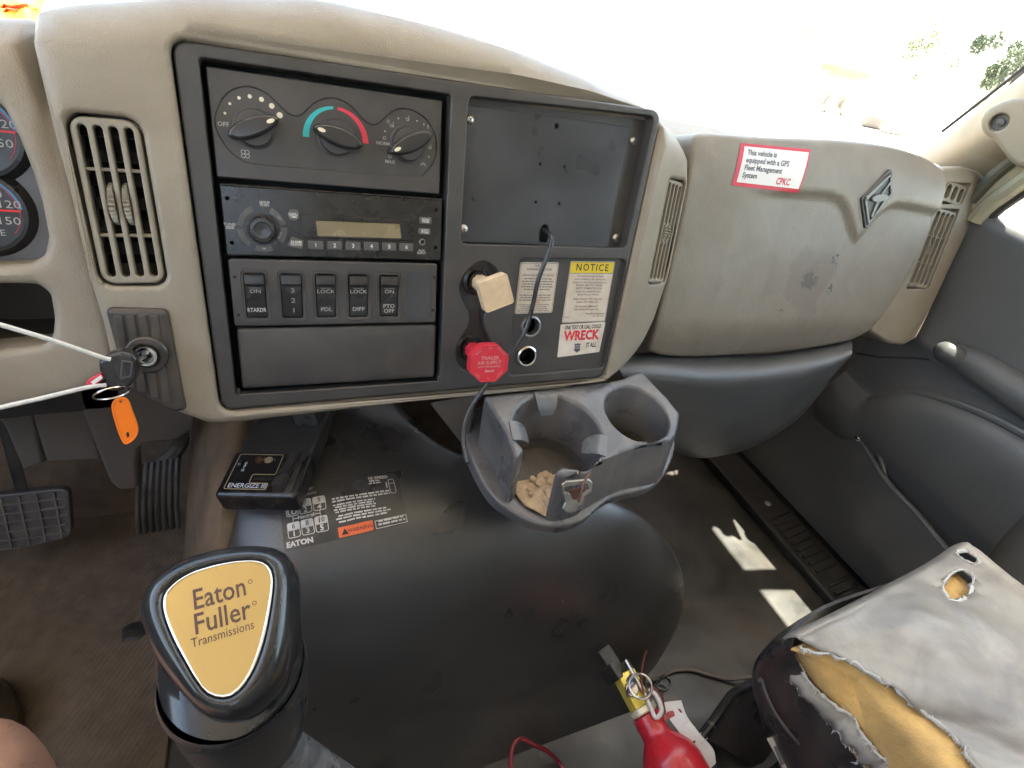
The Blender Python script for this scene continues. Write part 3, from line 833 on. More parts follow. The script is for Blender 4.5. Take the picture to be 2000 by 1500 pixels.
glove_m = mat('glove_box_vinyl', (0.205, 0.175, 0.136), 0.44, grain=0.2, gscale=380, var=0.10, vscale=7, dust=((0.120, 0.098, 0.070), 0.45, 14), bump2=0.05, b2scale=60,
              marks=[mk(stain, 0.042, (0.030, 0.028, 0.032), 0.80, 0.92, 85), mk(st2, 0.024, (0.035, 0.032, 0.032), 0.83, 0.9, 150), mk(st3, 0.020, (0.035, 0.028, 0.022), 0.81, 0.9, 180), mk(st4, 0.018, (0.045, 0.032, 0.022), 0.82, 0.85, 200), mk(st5, 0.05, (0.17, 0.14, 0.11), 0.93, 0.6, 90), mk(on(1570, 600, GW), 0.014, (0.1, 0.07, 0.05), 0.9, 0.85, 190), mk(stain, 0.09, (0.15, 0.115, 0.08), 0.74, 0.55, 22)])
glove = T('glove_box', 'beige glove box lid with smudges and diamond emblem', 'glove box', go_, MP)
lidv = sheet(g_out, (), GW, 0.005, 0, 0.06, step=0.006, fn=glove_fn)
gl = part(glove, 'lid', lidv, glove_m, sharp=50)
LB = BVHTree.FromPolygons([tuple(MP @ p) for p in lidv[0]], lidv[1])
def onlidpx(x, y):
    h = LB.ray_cast(CAM, ray(x, y).normalized())[0]
    q = MP.inverted() @ h; return (q.x, q.y)
# diamond emblem
dia = [onlidpx(x, y) for x, y in ((1735, 328), (1741, 380), (1687, 449), (1679, 388))]
dc = (sum(p[0] for p in dia) / 4, sum(p[1] for p in dia) / 4)
dia = fillet([dia[3], dia[2], dia[1], dia[0]], 0.004, 3)
ew = glove_fn(dc[0], dc[1] + 0.004, GW).z + 0.0005
emblem = part(glove, 'emblem', plate(dia, ew + 0.0022, 0.006, 0.0015), mat('emblem_dark', (0.055, 0.050, 0.046), 0.4))
i1 = inset(dia, 0.0035); i2 = inset(dia, 0.0075)
silver = mat('emblem_silver', (0.17, 0.165, 0.15), 0.35, metal=0.3)
part(glove, 'emblem_rim', join(*[sheet(inset(dia, 0.0045), [inset(dia, 0.0075)], ew + 0.0042, 0.0006, 0.0006, 0.002)]), silver, up=emblem)
a_, b_, c_, d_ = [Vector((*onlidpx(x, y), 0)) for x, y in ((1735, 328), (1741, 380), (1687, 449), (1679, 388))]
ctr = Vector((dc[0], dc[1], 0))
def strip(p, q, w0, w1):
    d = (q - p).normalized(); n = Vector((-d.y, d.x, 0))
    return plate(ccw([(p + n * w0)[:2], (q + n * w1)[:2], (q - n * w1)[:2], (p - n * w0)[:2]]), ew + 0.0045, 0.003, 0.0004, 2)
up_, dn_ = a_.lerp(ctr, 0.22), c_.lerp(ctr, 0.22)
lf, rt = d_.lerp(ctr, 0.15), b_.lerp(ctr, 0.15)
part(glove, 'emblem_device', join(strip(lf.lerp(ctr, .1), up_, 0.003, 0.0008), strip(ctr.lerp(up_, 0.12), up_.lerp(rt, .35), 0.001, 0.002), strip(lf.lerp(dn_, .1), dn_, 0.0012, 0.001), strip(rt.lerp(ctr, .3), dn_, 0.0022, 0.0008), strip(ctr, dn_.lerp(ctr, .25), 0.003, 0.002), plate(ccw([tuple((ctr + (rt - lf).normalized() * 0.0175 * math.cos(a) + Vector((-(rt - lf).normalized().y, (rt - lf).normalized().x, 0)) * 0.0055 * math.sin(a))[:2]) for a in [2 * math.pi * k / 24 for k in range(24)]]), ew + 0.0062, 0.003, 0.001, 2)), silver, up=emblem)
# ================================================================== units in the black centre panel (dash-face frame, metres)
E = 0.00018            # print stands this far off the surface
# ---- heater and fan controls
FW = -0.0115
hv = T('climate_control', 'climate control panel with three rotary knobs at the top of the black panel', 'control panel', (0.097, -0.04, FW), MP)
lobe = crv2([(3.4, -40.9), (8.0, -26.0), (16.5, -15.5), (28.5, -10.4), (41, -12.1), (50.4, -18.5), (58.0, -25.6), (65.3, -28.3), (72.3, -25.3), (79.5, -17.6), (88, -12.4), (98.5, -10.2), (111, -13.6), (121.6, -23.2), (129.9, -27.6), (137.2, -25.4), (145.0, -17.6), (153, -12.3), (163, -10.8), (175, -13.9), (185.0, -22), (191.0, -36), (189.8, -50.5), (181.5, -63), (169.4, -68.5), (121, -69), (73.8, -69), (31, -69), (19.5, -66), (9.8, -57)], 3)
lobe = [(a / 1000, b / 1000) for a, b in lobe]
fpl = part(hv, 'faceplate', sheet(rrect(0.0005, -0.0825, 0.1955, 0.0005, 0.0018), [lobe], FW, 0.0013, 0.0013, 0.012, 0.002), facep)
part(hv, 'recess', plate(inset(ccw(lobe), -0.0005), FW - 0.0016, 0.002, 0.0), facep)
RW = FW - 0.0016
def knob_grip(L, W):
    """leaf-shaped grip, long axis along x"""
    pts = []
    n = 20
    for k in range(2 * n):
        a = 2 * math.pi * k / (2 * n)
        x = math.cos(a); y = math.sin(a)
        pts.append((x * L / 2, math.copysign(abs(y) ** 1.15, y) * W / 2 * (1 - 0.10 * x)))
    return ccw(pts)
def rotary(c, ang, scale=1.0):
    M = Matrix.Translation((c[0], c[1], RW))
    kb = part(hv, 'knob', xf(lathe([(0.0165, 0.0), (0.0162, 0.0012), (0.0150, 0.0016), (0.0146, 0.0070), (0.0138, 0.0082), (0.0, 0.0086)], 40), M), black)
    G = M @ Matrix.Translation((0, 0, 0.0185)) @ Matrix.Rotation(R(ang), 4, 'Z')
    g = knob_grip(0.0430, 0.0155)
    part(hv, 'grip', xf(sheet(g, (), 0.0, 0.0032, 0, 0.0115, rings=4), G), gloss2, up=kb)
    part(hv, 'pointer_mark', xf(flat(circle(0.0142, 0, 0.0033, 16, 0.0016), E * 1.2), G), mat('cream_print', (0.72, 0.66, 0.50), 0.5), up=kb)
gloss2 = mat('knob_black', (0.022, 0.021, 0.022), 0.27, var=0.1, dust=((0.12, 0.1, 0.09), 0.12, 60))
rotary((0.0325, -0.0410), 24)
rotary((0.0990, -0.0412), 165)
rotary((0.1630, -0.0400), 207)
pr_ = []
for (x, y), r in zip([(11.2, -32.1), (15.5, -24.5), (22.7, -19.3), (30.9, -17.1), (39.7, -18.2), (47.3, -22.2), (53.1, -28.7)], (1.0, 1.1, 1.35, 1.6, 1.9, 2.15, 2.45)):
    pr_.append(flat(circle(x / 1000, y / 1000, r / 1000, 14), RW + E))
parts(hv, 'fan_dot', pr_, mat('cream_dots', (0.66, 0.60, 0.50), 0.6))
parts(hv, 'lettering', (text('OFF', 0.0050, 0.0092, -0.0407, RW + E, bold=0.01), text('NORM', 0.0042, 0.1405, -0.0420, RW + E, bold=0.01), text('MAX', 0.0044, 0.1470, -0.0572, RW + E, bold=0.01)), greyprint)
sym = []
for k in range(4):                                    # fan symbol: four blades
    a = R(45 + 90 * k); sym.append(band([(0.0239 + 0.0022 * math.cos(a) + p[0], -0.0621 + 0.0022 * math.sin(a) + p[1]) for p in circle(0, 0, 0.00185, 12)], 0.0005, RW + E))
parts(hv, 'fan_symbol', sym, greyprint)
def seated(x, y, s, flip=1):                          # air-flow symbol: seated figure and arrows
    o = [flat(circle(x + 0.0006 * flip * s, y + 0.0021 * s, 0.00062 * s, 8), RW + E)]
    for q in ([(-1.9, .2), (1.2, .6), (1.1, 0.0), (-1.9, -.4)], [(0.6, .5), (1.4, .5), (1.0, -1.6), (0.2, -1.6)], [(0.3, -1.2), (1.0, -1.7), (-1.6, -2.1), (-1.8, -1.6)], [(-3.0, .9), (-1.6, .9), (-1.6, .5), (-3.0, .5)], [(-2.9, -1.0), (-1.9, -1.0), (-1.9, -1.4), (-2.9, -1.4)]):
        o.append(flat([(x + a * s * 0.001 * flip, y + b * s * 0.001) for a, b in q], RW + E))
    return join(*o)
parts(hv, 'air_symbol', (seated(0.1492, -0.0255, 0.95), band(circle(0.1452, -0.0226, 0.0013, 10), 0.0004, RW + E), seated(0.1636, -0.0185, 0.9), seated(0.1853, -0.0407, 0.85), band(circle(0.1416, -0.0372, 0.0015, 12), 0.0005, RW + E), band(circle(0.1469, -0.0524, 0.0016, 12), 0.0005, RW + E), *[flat(circle(a, b, 0.0008, 10), RW + E) for a, b in ((0.1423, -0.0314), (0.1545, -0.0192), (0.1720, -0.0193), (0.1785, -0.0215), (0.1840, -0.0492))], flat([(0.1822, -0.0215), (0.1829, -0.0215), (0.1829, -0.0248), (0.1822, -0.0248)], RW + E), arc(0.1786, -0.0575, 0.0019, 0.0025, 200, -20, RW + E, 8), flat([(0.1772, -0.0562), (0.1800, -0.0562), (0.1797, -0.0567), (0.1775, -0.0567)], RW + E)), greyprint)
part(hv, 'cold_arc', arc(0.0990, -0.0430, 0.0228, 0.0282, 94, 181, RW + E, 18, lambda t: 0.42 + 0.58 * t), mat('cyan_print', (0.03, 0.42, 0.44), 0.5))
part(hv, 'hot_arc', arc(0.0990, -0.0430, 0.0228, 0.0282, 86, -1, RW + E, 18, lambda t: 0.42 + 0.58 * t), mat('warm_red_print', (0.66, 0.04, 0.07), 0.5))

# ---- radio
RD = -0.0085
ra = T('car_radio', 'black car radio with tan display and round tuning knob', 'radio', (0.099, -0.117, RD), MP)
holes_r = [circle(a / 1000, b / 1000, 0.0017, 14) for a, b in ((7.2, -98.9), (7.5, -136.3), (191.5, -97.3), (192.2, -134.0))]
part(ra, 'faceplate', sheet(fillet([(0.0022, -0.1478), (0.1985, -0.1472), (0.1980, -0.0864), (0.0018, -0.0870)], 0.0012, 3), holes_r, RD, 0.0018, 0.0003, 0.012, 0.012), gloss)
part(ra, 'top_bevel', tube([(0.003, -0.0882, RD - 0.0003), (0.1975, -0.0876, RD - 0.0003)], 0.0011, 8, 1), gloss)
kc = (0.0330, -0.1230)
kn = part(ra, 'tuning_knob', lathe([(0.0135, 0.0), (0.0133, 0.0015), (0.0118, 0.002), (0.0114, 0.0095), (0.0100, 0.0118), (0.0070, 0.0120), (0.0062, 0.0112), (0.0, 0.0108)], 48, Matrix.Translation((kc[0], kc[1], RD)), lambda k, q, j: q - (0.0009 if (k % 6 == 0 and j in (2, 3, 4)) else 0)), gloss2)
segm = mat('grey_button', (0.085, 0.080, 0.077), 0.35, var=0.08)
for a0, a1 in ((175, 110), (65, 15), (5, -38), (-112, -68), (-128, -178)):
    V = []
    n = 8
    o = [(kc[0] + 0.0203 * math.cos(R(a0 + (a1 - a0) * k / n)), kc[1] + 0.0203 * math.sin(R(a0 + (a1 - a0) * k / n))) for k in range(n + 1)]
    i_ = [(kc[0] + 0.0150 * math.cos(R(a1 + (a0 - a1) * k / n)), kc[1] + 0.0150 * math.sin(R(a1 + (a0 - a1) * k / n))) for k in range(n + 1)]
    part(ra, 'ring_button', plate(ccw(o + i_), RD + 0.0012, 0.003, 0.0005, 2), segm)
def button(poly, label, sz, col=segm, ink=white, h=0.0016, lead=0.8):
    b = part(ra, 'button', plate(ccw(poly), RD + h, h + 0.002, 0.0005, 2), col)
    if label:
        cx = sum(p[0] for p in poly) / len(poly); cy = sum(p[1] for p in poly) / len(poly)
        part(ra, 'lettering', text(label, sz, cx, cy, RD + h + E, bold=0.015, lead=lead), ink, up=b)
    return b
for k, (x0, y0, x1, y1) in enumerate([(70.6, -131.9, 83.9, -139.3), (87.3, -131.6, 100.7, -139.1), (104.1, -131.4, 117.7, -138.9), (121.1, -131.1, 135.1, -138.8), (138.4, -130.9, 152.1, -138.5), (155.2, -130.8, 169.1, -138.2)]):
    button(rrect(x0 / 1000, y1 / 1000, x1 / 1000, y0 / 1000, 0.0008, 2), str(k + 1), 0.0052)
button(fillet([(0.0545, -0.1100), (0.0565, -0.1050), (0.0638, -0.1050), (0.0638, -0.1120), (0.0610, -0.1150), (0.0560, -0.1140)], 0.0015, 3), 'DISPL/\nTIME', 0.0028)
button(fillet([(0.0523, -0.1375), (0.0565, -0.1286), (0.0668, -0.1320), (0.0655, -0.1398)], 0.001, 3), 'ALARM\nCLOCK', 0.0029, h=0.0012)
button(rrect(0.1748, -0.1113, 0.1868, -0.1050, 0.0008, 2), 'SCAN/\nPRGM', 0.0026)
button(rrect(0.1742, -0.1215, 0.1862, -0.1156, 0.0008, 2), 'AUTO\nSTORE', 0.0026)
parts(ra, 'lettering', (text('TUNE/\nSEEK', 0.0034, 0.0072, -0.1220, RD + E, bold=0.02, lead=0.8), text('SETUP\nPUSH', 0.0030, 0.0362, -0.1063 + 0.0045, RD + E, bold=0.02, lead=0.75), text('AUX\nINPUT', 0.0031, 0.1778, -0.1388, RD + E, bold=0.02, lead=0.8), text('FM', 0.0025, 0.033, -0.1404, RD + 0.0014, bold=0.02), text('BAND', 0.0024, 0.0470, -0.1280, RD + 0.0014, rotd=65), text('SEEK', 0.0022, 0.0475, -0.1130, RD + 0.0014, rotd=-45)), greyprint)
part(ra, 'display_frame', sheet(fillet([(0.0652, -0.1085), (0.1712, -0.1075), (0.1694, -0.1284), (0.0672, -0.1296)], 0.002, 3), [fillet([(0.0782, -0.1136), (0.1555, -0.1127), (0.1572, -0.1263), (0.0792, -0.1272)], 0.0012, 3)], RD + 0.0010, 0.0008, 0.0008, 0.001, 0.002), gloss)
part(ra, 'display', flat([(0.0782, -0.1136), (0.1555, -0.1127), (0.1572, -0.1263), (0.0792, -0.1272)], RD + 0.0003), mat('tan_display', (0.215, 0.170, 0.098), 0.25, var=0.06, vscale=30, rvar=0.05))
part(ra, 'aux_socket', join(lathe([(0.0032, 0.0), (0.0032, 0.0008), (0.0022, 0.0009), (0.0019, -0.0008)], 18, Matrix.Translation((0.1783, -0.1289, RD)))), steel)
part(ra, 'aux_hole', flat(circle(0.1783, -0.1289, 0.0019, 16), RD + 0.0004), void)
parts(ra, 'screw_hole', [flat(circle(a / 1000, b / 1000, 0.0024, 14), RD - 0.006) for a, b in ((7.2, -98.9), (7.5, -136.3), (191.5, -97.3), (192.2, -134.0))], void)

# ---- rocker switches
SW = -0.0075
sw = T('switch_panel', 'row of five black rocker switches and one blank cover', 'switch panel', (0.098, -0.18, SW), MP)
cells = [(10.9, 35.0), (41.3, 66.4), (72.1, 96.7), (102.5, 127.2), (132.5, 157.4), (162.0, 187.8)]
pocket = []
for k, (a, b) in enumerate(cells[:5]):
    pocket.append(rrect(a / 1000 + 0.0032, -0.2045, b / 1000 - 0.0032, -0.1622, 0.0022, 3))
part(sw, 'faceplate', sheet(rrect(0.0030, -0.2120, 0.1945, -0.1500, 0.003, 4), pocket, SW, 0.0018, 0.0006, 0.012, 0.008), facep)
part(sw, 'pocket_floor', flat(rrect(0.006, -0.209, 0.190, -0.155, 0.002, 2), SW - 0.0085), void)
parts(sw, 'frame_line', [sheet(rrect(a / 1000, -0.2080, b / 1000, -0.1585, 0.0045, 4), [rrect(a / 1000 + 0.0012, -0.2068, b / 1000 - 0.0012, -0.1597, 0.0035, 4)], SW + 0.0007, 0.0005, 0.0005, 0.001) for a, b in cells[:5]], facep)
part(sw, 'blank_cover', plate(fillet([(0.1625, -0.2050), (0.1650, -0.2078), (0.1855, -0.2075), (0.1882, -0.2050), (0.1884, -0.1600), (0.1860, -0.1573), (0.1650, -0.1573), (0.1625, -0.1600)], 0.002, 3), SW + 0.0009, 0.002, 0.0007), slate)
parts(sw, 'screw_hole', [flat(circle(a / 1000, b / 1000, 0.0014, 12), SW + E) for a, b in ((6.9, -166.1), (7.3, -200.9), (191.2, -163.8), (190.6, -198.6))], void)
words = ['ON|RTARDR', '3|2|1', 'LOCK|PDL', 'LOCK|DIFF', 'ON|PTO|OFF']
for k, (a, b) in enumerate(cells[:5]):
    x0, x1 = a / 1000 + 0.0038, b / 1000 - 0.0038
    yt, yb = -0.1628, -0.2040
    if k == 1:
        prof = [(yt, -0.004), (yt - 0.0002, 0.0022), (yt - 0.001, 0.0040), (yt - 0.0085, 0.0050), (yt - 0.0100, 0.0038), (yt - 0.0105, 0.0020), (yb + 0.002, -0.0008), (yb, -0.0022), (yb, -0.006)]
    else:
        prof = [(yt, -0.004), (yt - 0.0002, 0.0020), (yt - 0.0010, 0.0042), (yt - 0.0080, 0.0056), (yt - 0.0098, 0.0046), (yt - 0.0108, 0.0022), (yt - 0.024, 0.0003), (yb + 0.0020, -0.0004), (yb, -0.0015), (yb, -0.006)]
    V, F = [], []
    cols = [(x0, -0.0012), (x0 + 0.0003, -0.0004), (x0 + 0.0011, 0.0), (x1 - 0.0011, 0.0), (x1 - 0.0003, -0.0004), (x1, -0.0012)]
    for y, z in prof:
        for x, dz in cols: V.append(Vector((x, y, SW + z + dz)))
    n = len(cols)
    for j in range(len(prof) - 1):
        for i in range(n - 1): F.append((j * n + i, (j + 1) * n + i, (j + 1) * n + i + 1, j * n + i + 1))
    for i0, fl in ((0, 0), (n - 1, 1)):          # side walls
        kk = len(V)
        for j in range(len(prof)): V.append(Vector((V[j * n + i0].x, V[j * n + i0].y, SW - 0.008)))
        for j in range(len(prof) - 1):
            q = (j * n + i0, kk + j, kk + j + 1, (j + 1) * n + i0); F.append(q if not fl else q[::-1])
    rk = part(sw, 'rocker', (V, F), gloss2, sharp=40)
    xm = (x0 + x1) / 2
    w = words[k].split('|')
    slope = (0.0022 - 0.0003) / 0.0132
    let = []
    if k == 1:
        for s, y, q in (('3', -0.1778, 0), ('2', -0.1875, 0), ('1', -0.1972, 0)):
            t_ = (yt - 0.0105 - y) / (yt - 0.0105 - yb - 0.002)
            let.append(text(s, 0.0062, xm + 0.001, y, SW + 0.0020 - 0.0028 * t_ + 0.0009, sx=1.35))
    else:
        let.append(text(w[0], 0.0049, xm, -0.1787, SW + 0.0022 - slope * (yt - 0.0108 + 0.1787) + 0.0008, sx=1.25))
        for q, s in enumerate(w[1:]):
            y = -0.1965 - 0.0050 * q + (0.0028 if len(w) > 2 else 0)
            let.append(text(s, 0.0054, xm, y, SW + 0.0006, sx=0.78 if k == 0 else 1.15, bold=0.02 if k == 0 else 0.008))
    parts(sw, 'lettering', let, greyprint, up=rk)
    if k != 1: part(sw, 'lens', flat([(xm - 0.005, -0.1748), (xm + 0.005, -0.1748), (xm + 0.005, -0.1761), (xm - 0.005, -0.1761)], SW + 0.0028), mat('lens_grey', (0.10, 0.09, 0.085), 0.4), up=rk)

# ---- blank storage bin door below the switches
bn = T('storage_bin', 'blank black bin door at the bottom of the black panel', 'bin', (0.098, -0.245, -0.006), MP)
def bin_fn(s, t, w):
    return Vector((s, t, w + 0.0022 * (1 - ((s - 0.1) / 0.1) ** 2) * (1 - ((t + 0.245) / 0.03) ** 2)))
part(bn, 'bin_door', sheet(rrect(0.0045, -0.2745, 0.1955, -0.2145, 0.0035, 4), (), -0.0085, 0.0028, 0, 0.012, step=0.008, fn=bin_fn), facep)
part(bn, 'trim_lip', tube([(0.0008, -0.272, -0.0055), (0.0022, -0.2788, -0.0055), (0.006, -0.2797, -0.0055), (0.1, -0.2795, -0.0055), (0.194, -0.2787, -0.0055), (0.1985, -0.2780, -0.0055), (0.2000, -0.271, -0.0055)], 0.0012, 8, 2), facep)

# ---- blank mounting plate on the right
mp = T('mounting_plate', 'blank blue black mounting plate with drilled holes and four screws', 'plate', (0.31, -0.06, -0.014), MP)
mh = [circle(a / 1000, b / 1000, r, 16) for a, b, r in ((318.8, -7.0, 0.0026), (303.6, -45.2, 0.0017), (332.6, -45.2, 0.0017), (302.6, -82.9, 0.0017), (331.0, -82.8, 0.0017))]
cabh = crv2([(0.3110, -0.1120), (0.3140, -0.1060), (0.3190, -0.1060), (0.3215, -0.1110), (0.3212, -0.1240), (0.3115, -0.1240)], 3)
platem = mat('blue_black_sheet', (0.034, 0.036, 0.043), 0.34, var=0.14, vscale=9, dust=((0.10, 0.10, 0.105), 0.22, 16))
part(mp, 'sheet_panel', sheet(fillet([(0.2192, 0.0000), (0.4075, 0.0020), (0.4005, -0.1275), (0.2180, -0.1275)], 0.0015, 2), mh + [cabh], -0.0140, 0.0006, 0.0004, 0.002, 0.002), platem)
parts(mp, 'hole_shadow', [flat(circle(a / 1000, b / 1000, 0.0045, 12), -0.0185) for a, b in ((318.8, -7.0), (303.6, -45.2), (332.6, -45.2), (302.6, -82.9), (331.0, -82.8))] + [flat(rrect(0.309, -0.126, 0.3235, -0.104, 0.002, 2), -0.0185)], void)
for a, b, w0 in ((0.2238, -0.0122, -0.0140), (0.2228, -0.1150, -0.0140), (0.4195, -0.0105, -0.0200), (0.4145, -0.1165, -0.0200)):
    s = part(mp, 'screw', lathe([(0.0, 0.0026), (0.0018, 0.0025), (0.0036, 0.0017), (0.0046, 0.0004), (0.0048, 0.0)], 20, Matrix.Translation((a, b, w0))), steel)
    part(mp, 'cross_slot', xf(join(flat([(-0.0021, -0.0004), (0.0021, -0.0004), (0.0021, 0.0004), (-0.0021, 0.0004)], 0.0027), flat([(-0.0004, -0.0021), (0.0004, -0.0021), (0.0004, 0.0021), (-0.0004, 0.0021)], 0.00272)), Matrix.Translation((a, b, w0)) @ Matrix.Rotation(R(random.uniform(10, 80)), 4, 'Z')), void, up=s)

# ---- air brake valves with push-pull knobs
ivory = mat('ivory_knob', (0.66, 0.50, 0.33), 0.5, var=0.10, vscale=60, dust=((0.42, 0.27, 0.16), 0.35, 90))
redk = mat('red_knob', (0.60, 0.030, 0.050), 0.42, var=0.06, vscale=40)
def valve(name, label, c, fc, poly, m, stemcol):
    t = T(name, label, 'knob', (c[0], c[1], -0.0185), MP)
    part(t, 'collar', lathe([(0.0155, -0.0185), (0.0155, -0.0160), (0.0120, -0.0150), (0.0115, -0.008)], 28, Matrix.Translation((c[0], c[1], 0))), gloss)
    part(t, 'stem', lathe([(0.0088, -0.0185), (0.0088, 0.010), (0.0105, 0.0130), (0.0118, 0.0300), (0.0112, 0.0410)], 32, Matrix.Translation((c[0], c[1], 0)), lambda k, q, j: q - (0.0008 if k % 4 == 0 else 0)), stemcol)
    hd = part(t, 'handle', sheet(poly, (), 0.0500, 0.0022, 0, 0.0085, back=True), m)
    return t, hd
sqc = (0.2385, -0.1690)
sq = fillet([(sqc[0] + 0.0157 * math.sqrt(2) * math.cos(R(20 + 45 + 90 * k)), sqc[1] + 0.0157 * math.sqrt(2) * math.sin(R(20 + 45 + 90 * k))) for k in range(4)], 0.0035, 5)
vt, hd = valve('parking_brake_knob', 'ivory square parking brake knob worn blank', (0.2415, -0.1690), sqc, sq, ivory, ivory)
part(vt, 'rim', sheet(sq, [inset(ccw(sq), 0.0014)], 0.0506, 0.0005, 0.0005, 0.001), ivory, up=hd)
parts(vt, 'worn_lettering', [text(s, 0.0052, sqc[0] + dx, sqc[1] + dy, 0.0500 + E, rotd=20) for s, dx, dy in (('PARK', -0.001, 0.004), ('BRAKE', 0.0015, -0.0035))], mat('worn_ivory', (0.60, 0.43, 0.29), 0.6), up=hd)
oc = (0.2360, -0.2415)
oct_ = fillet([(oc[0] + 0.0222 * math.cos(R(22.5 + 45 * k)), oc[1] + 0.0214 * math.sin(R(22.5 + 45 * k))) for k in range(8)], 0.0022, 3)
vr, hd = valve('trailer_air_knob', 'red octagonal trailer air supply knob', (0.2375, -0.2440), oc, oct_, redk, redk)
pink = mat('pink_print', (0.62, 0.30, 0.30), 0.6, var=0.15, vscale=200)
part(vr, 'rim', sheet(oct_, [inset(ccw(oct_), 0.0012)], 0.0506, 0.0005, 0.0005, 0.001), redk, up=hd)
parts(vr, 'lettering', (text('TRAILER', 0.0052, oc[0] + 0.0005, oc[1] + 0.0060, 0.05 + E, bold=0.01), text('AIR SUPPLY', 0.0052, oc[0], oc[1] + 0.0010, 0.05 + E, bold=0.01, sx=0.98), text('NOT FOR PARKING', 0.0028, oc[0], oc[1] - 0.0033, 0.05 + E, bold=0.02), text('Bendix', 0.0038, oc[0] + 0.0005, oc[1] - 0.0078, 0.05 + E, bold=0.03, shear=0.3), text('PULL', 0.003, oc[0] - 0.0125, oc[1] + 0.0125, 0.05 + E, rotd=45), text('TO', 0.003, oc[0], oc[1] + 0.0165, 0.05 + E), text('EXHAUST', 0.0028, oc[0] + 0.0125, oc[1] + 0.0125, 0.05 + E, rotd=-45), text('PUSH', 0.003, oc[0] - 0.0120, oc[1] - 0.0122, 0.05 + E, rotd=-45), text('TO', 0.003, oc[0], oc[1] - 0.0165, 0.05 + E), text('SUPPLY', 0.0028, oc[0] + 0.0120, oc[1] - 0.0122, 0.05 + E, rotd=45)), pink, up=hd)

# ---- power sockets
for (a, b), lab, m in (((0.3085, -0.2195), 'upper power socket ring dull and half hidden by the cable', mat('dull_ring', (0.30, 0.30, 0.29), 0.35, metal=0.8)), ((0.3070, -0.2555), 'lower power socket ring bright chrome and open', chrome)):
    t = T('power_socket', lab, 'socket', (a, b, -0.0105), MP, 'power sockets in the panel')
    part(t, 'ring', lathe([(0.0098, -0.018), (0.0100, -0.0085), (0.0112, -0.0082), (0.0126, -0.0088), (0.0130, -0.0105)], 36, Matrix.Translation((a, b, 0)), None, False), m)
    part(t, 'barrel', lathe([(0.0101, -0.031), (0.0100, -0.017)], 24, Matrix.Translation((a, b, 0)), None, False), gloss)
    part(t, 'contact', flat(circle(a, b, 0.0102, 20), -0.030), void)

# ---- stickers in the lower recess
LW = -0.0105
label_paper = mat('aged_label', (0.60, 0.525, 0.44), 0.55, var=0.08, vscale=40, dust=((0.38, 0.26, 0.17), 0.4, 45))
def sticker(name, label, poly, m, o, th=0.0004, M=MP, w=LW):
    t = T(name, label, 'sticker', o, M)
    part(t, 'backing', plate(ccw(poly), w + th, th, 0.0001, 1), m)
    return t
p1 = fillet([(0.2885, -0.1465), (0.3365, -0.1455), (0.3345, -0.2035), (0.2865, -0.2045)], 0.0022, 3)
s1 = sticker('suspension_label', 'cream suspension instruction sticker behind the black cable', p1, label_paper, (0.31, -0.175, LW))
part(s1, 'border', band(inset(ccw(p1), 0.0008), 0.0005, LW + 0.0006), inkgrey)
parts(s1, 'lettering', (text('CAB AIR', 0.0035, 0.3125, -0.1500, LW + 0.0006, bold=0.02), text('SUSPENSION SYSTEM', 0.0033, 0.3125, -0.1540, LW + 0.0006, bold=0.02), text('RAILROAD AND PTO MODE', 0.0031, 0.3120, -0.1605, LW + 0.0006, bold=0.02)), inkgrey)
parts(s1, 'fine_print', (bars(0.292, -0.1650, 0.332, 0.0012, LW + 0.0006, 5, 0.0030), bars(0.290, -0.1835, 0.331, 0.0011, LW + 0.0006, 3, 0.0028), bars(0.289, -0.1945, 0.330, 0.0009, LW + 0.0006, 4, 0.0023)), inkgrey, kind='stuff')
part(s1, 'red_word', text('Warning', 0.003, 0.311, -0.1915 + 0.0005, LW + 0.0006, bold=0.02), redprint)
p2 = fillet([(0.3515, -0.1440), (0.4115, -0.1430), (0.4090, -0.2155), (0.3490, -0.2160)], 0.0015, 3)
s2 = sticker('notice_sticker', 'tall white notice sticker with yellow heading in the lower recess', p2, label_paper, (0.38, -0.18, LW))
part(s2, 'heading', flat([(0.3522, -0.1448), (0.4108, -0.1438), (0.4103, -0.1565), (0.3518, -0.1572)], LW + 0.00055), mat('yellow_print', (0.68, 0.50, 0.02), 0.5, var=0.05))
part(s2, 'heading_lettering', text('NOTICE', 0.0112, 0.3812, -0.1508, LW + 0.0007, bold=0.012, sp=1.25, sx=0.92), blackprint)
part(s2, 'border', join(band(inset(ccw(p2), 0.0006), 0.0004, LW + 0.0006), flat([(0.3518, -0.1572), (0.4103, -0.1565), (0.4103, -0.1572), (0.3518, -0.1578)], LW + 0.0007)), inkgrey)
ln = ['The maximum cargo tie down', 'device installed on this vehicle was', 'designed to meet the requirements of', 'FEDERAL MOTOR CARRIER', 'SAFETY ADMINISTRATION', 'Cargo Securement Rules for', 'Special Purpose Vehicles', '', 'Refer to Section 393.114(e) and', 'Section 393.110(b) & (d)', '', "See Operator's Manual for", 'Instructions for Proper Use', '', 'Fleet Body Equipment']
yy = -0.1605
tx = []
for k, s in enumerate(ln):
    if not s: yy -= 0.0017; continue
    tx.append(text(s, 0.0034, 0.3800 if k != 14 else 0.393, yy, LW + 0.0006, sx=0.88, bold=0.012)); yy -= 0.0036
tx.append(text('816-483-5971', 0.0027, 0.398, yy + 0.0004, LW + 0.0006)); tx.append(text('9800200', 0.0022, 0.3545, yy - 0.0005, LW + 0.0006))
parts(s2, 'lettering', tx, inkgrey)
p3 = fillet([(0.3478, -0.2180), (0.4100, -0.2160), (0.4070, -0.2545), (0.3480, -0.2590)], 0.0015, 3)
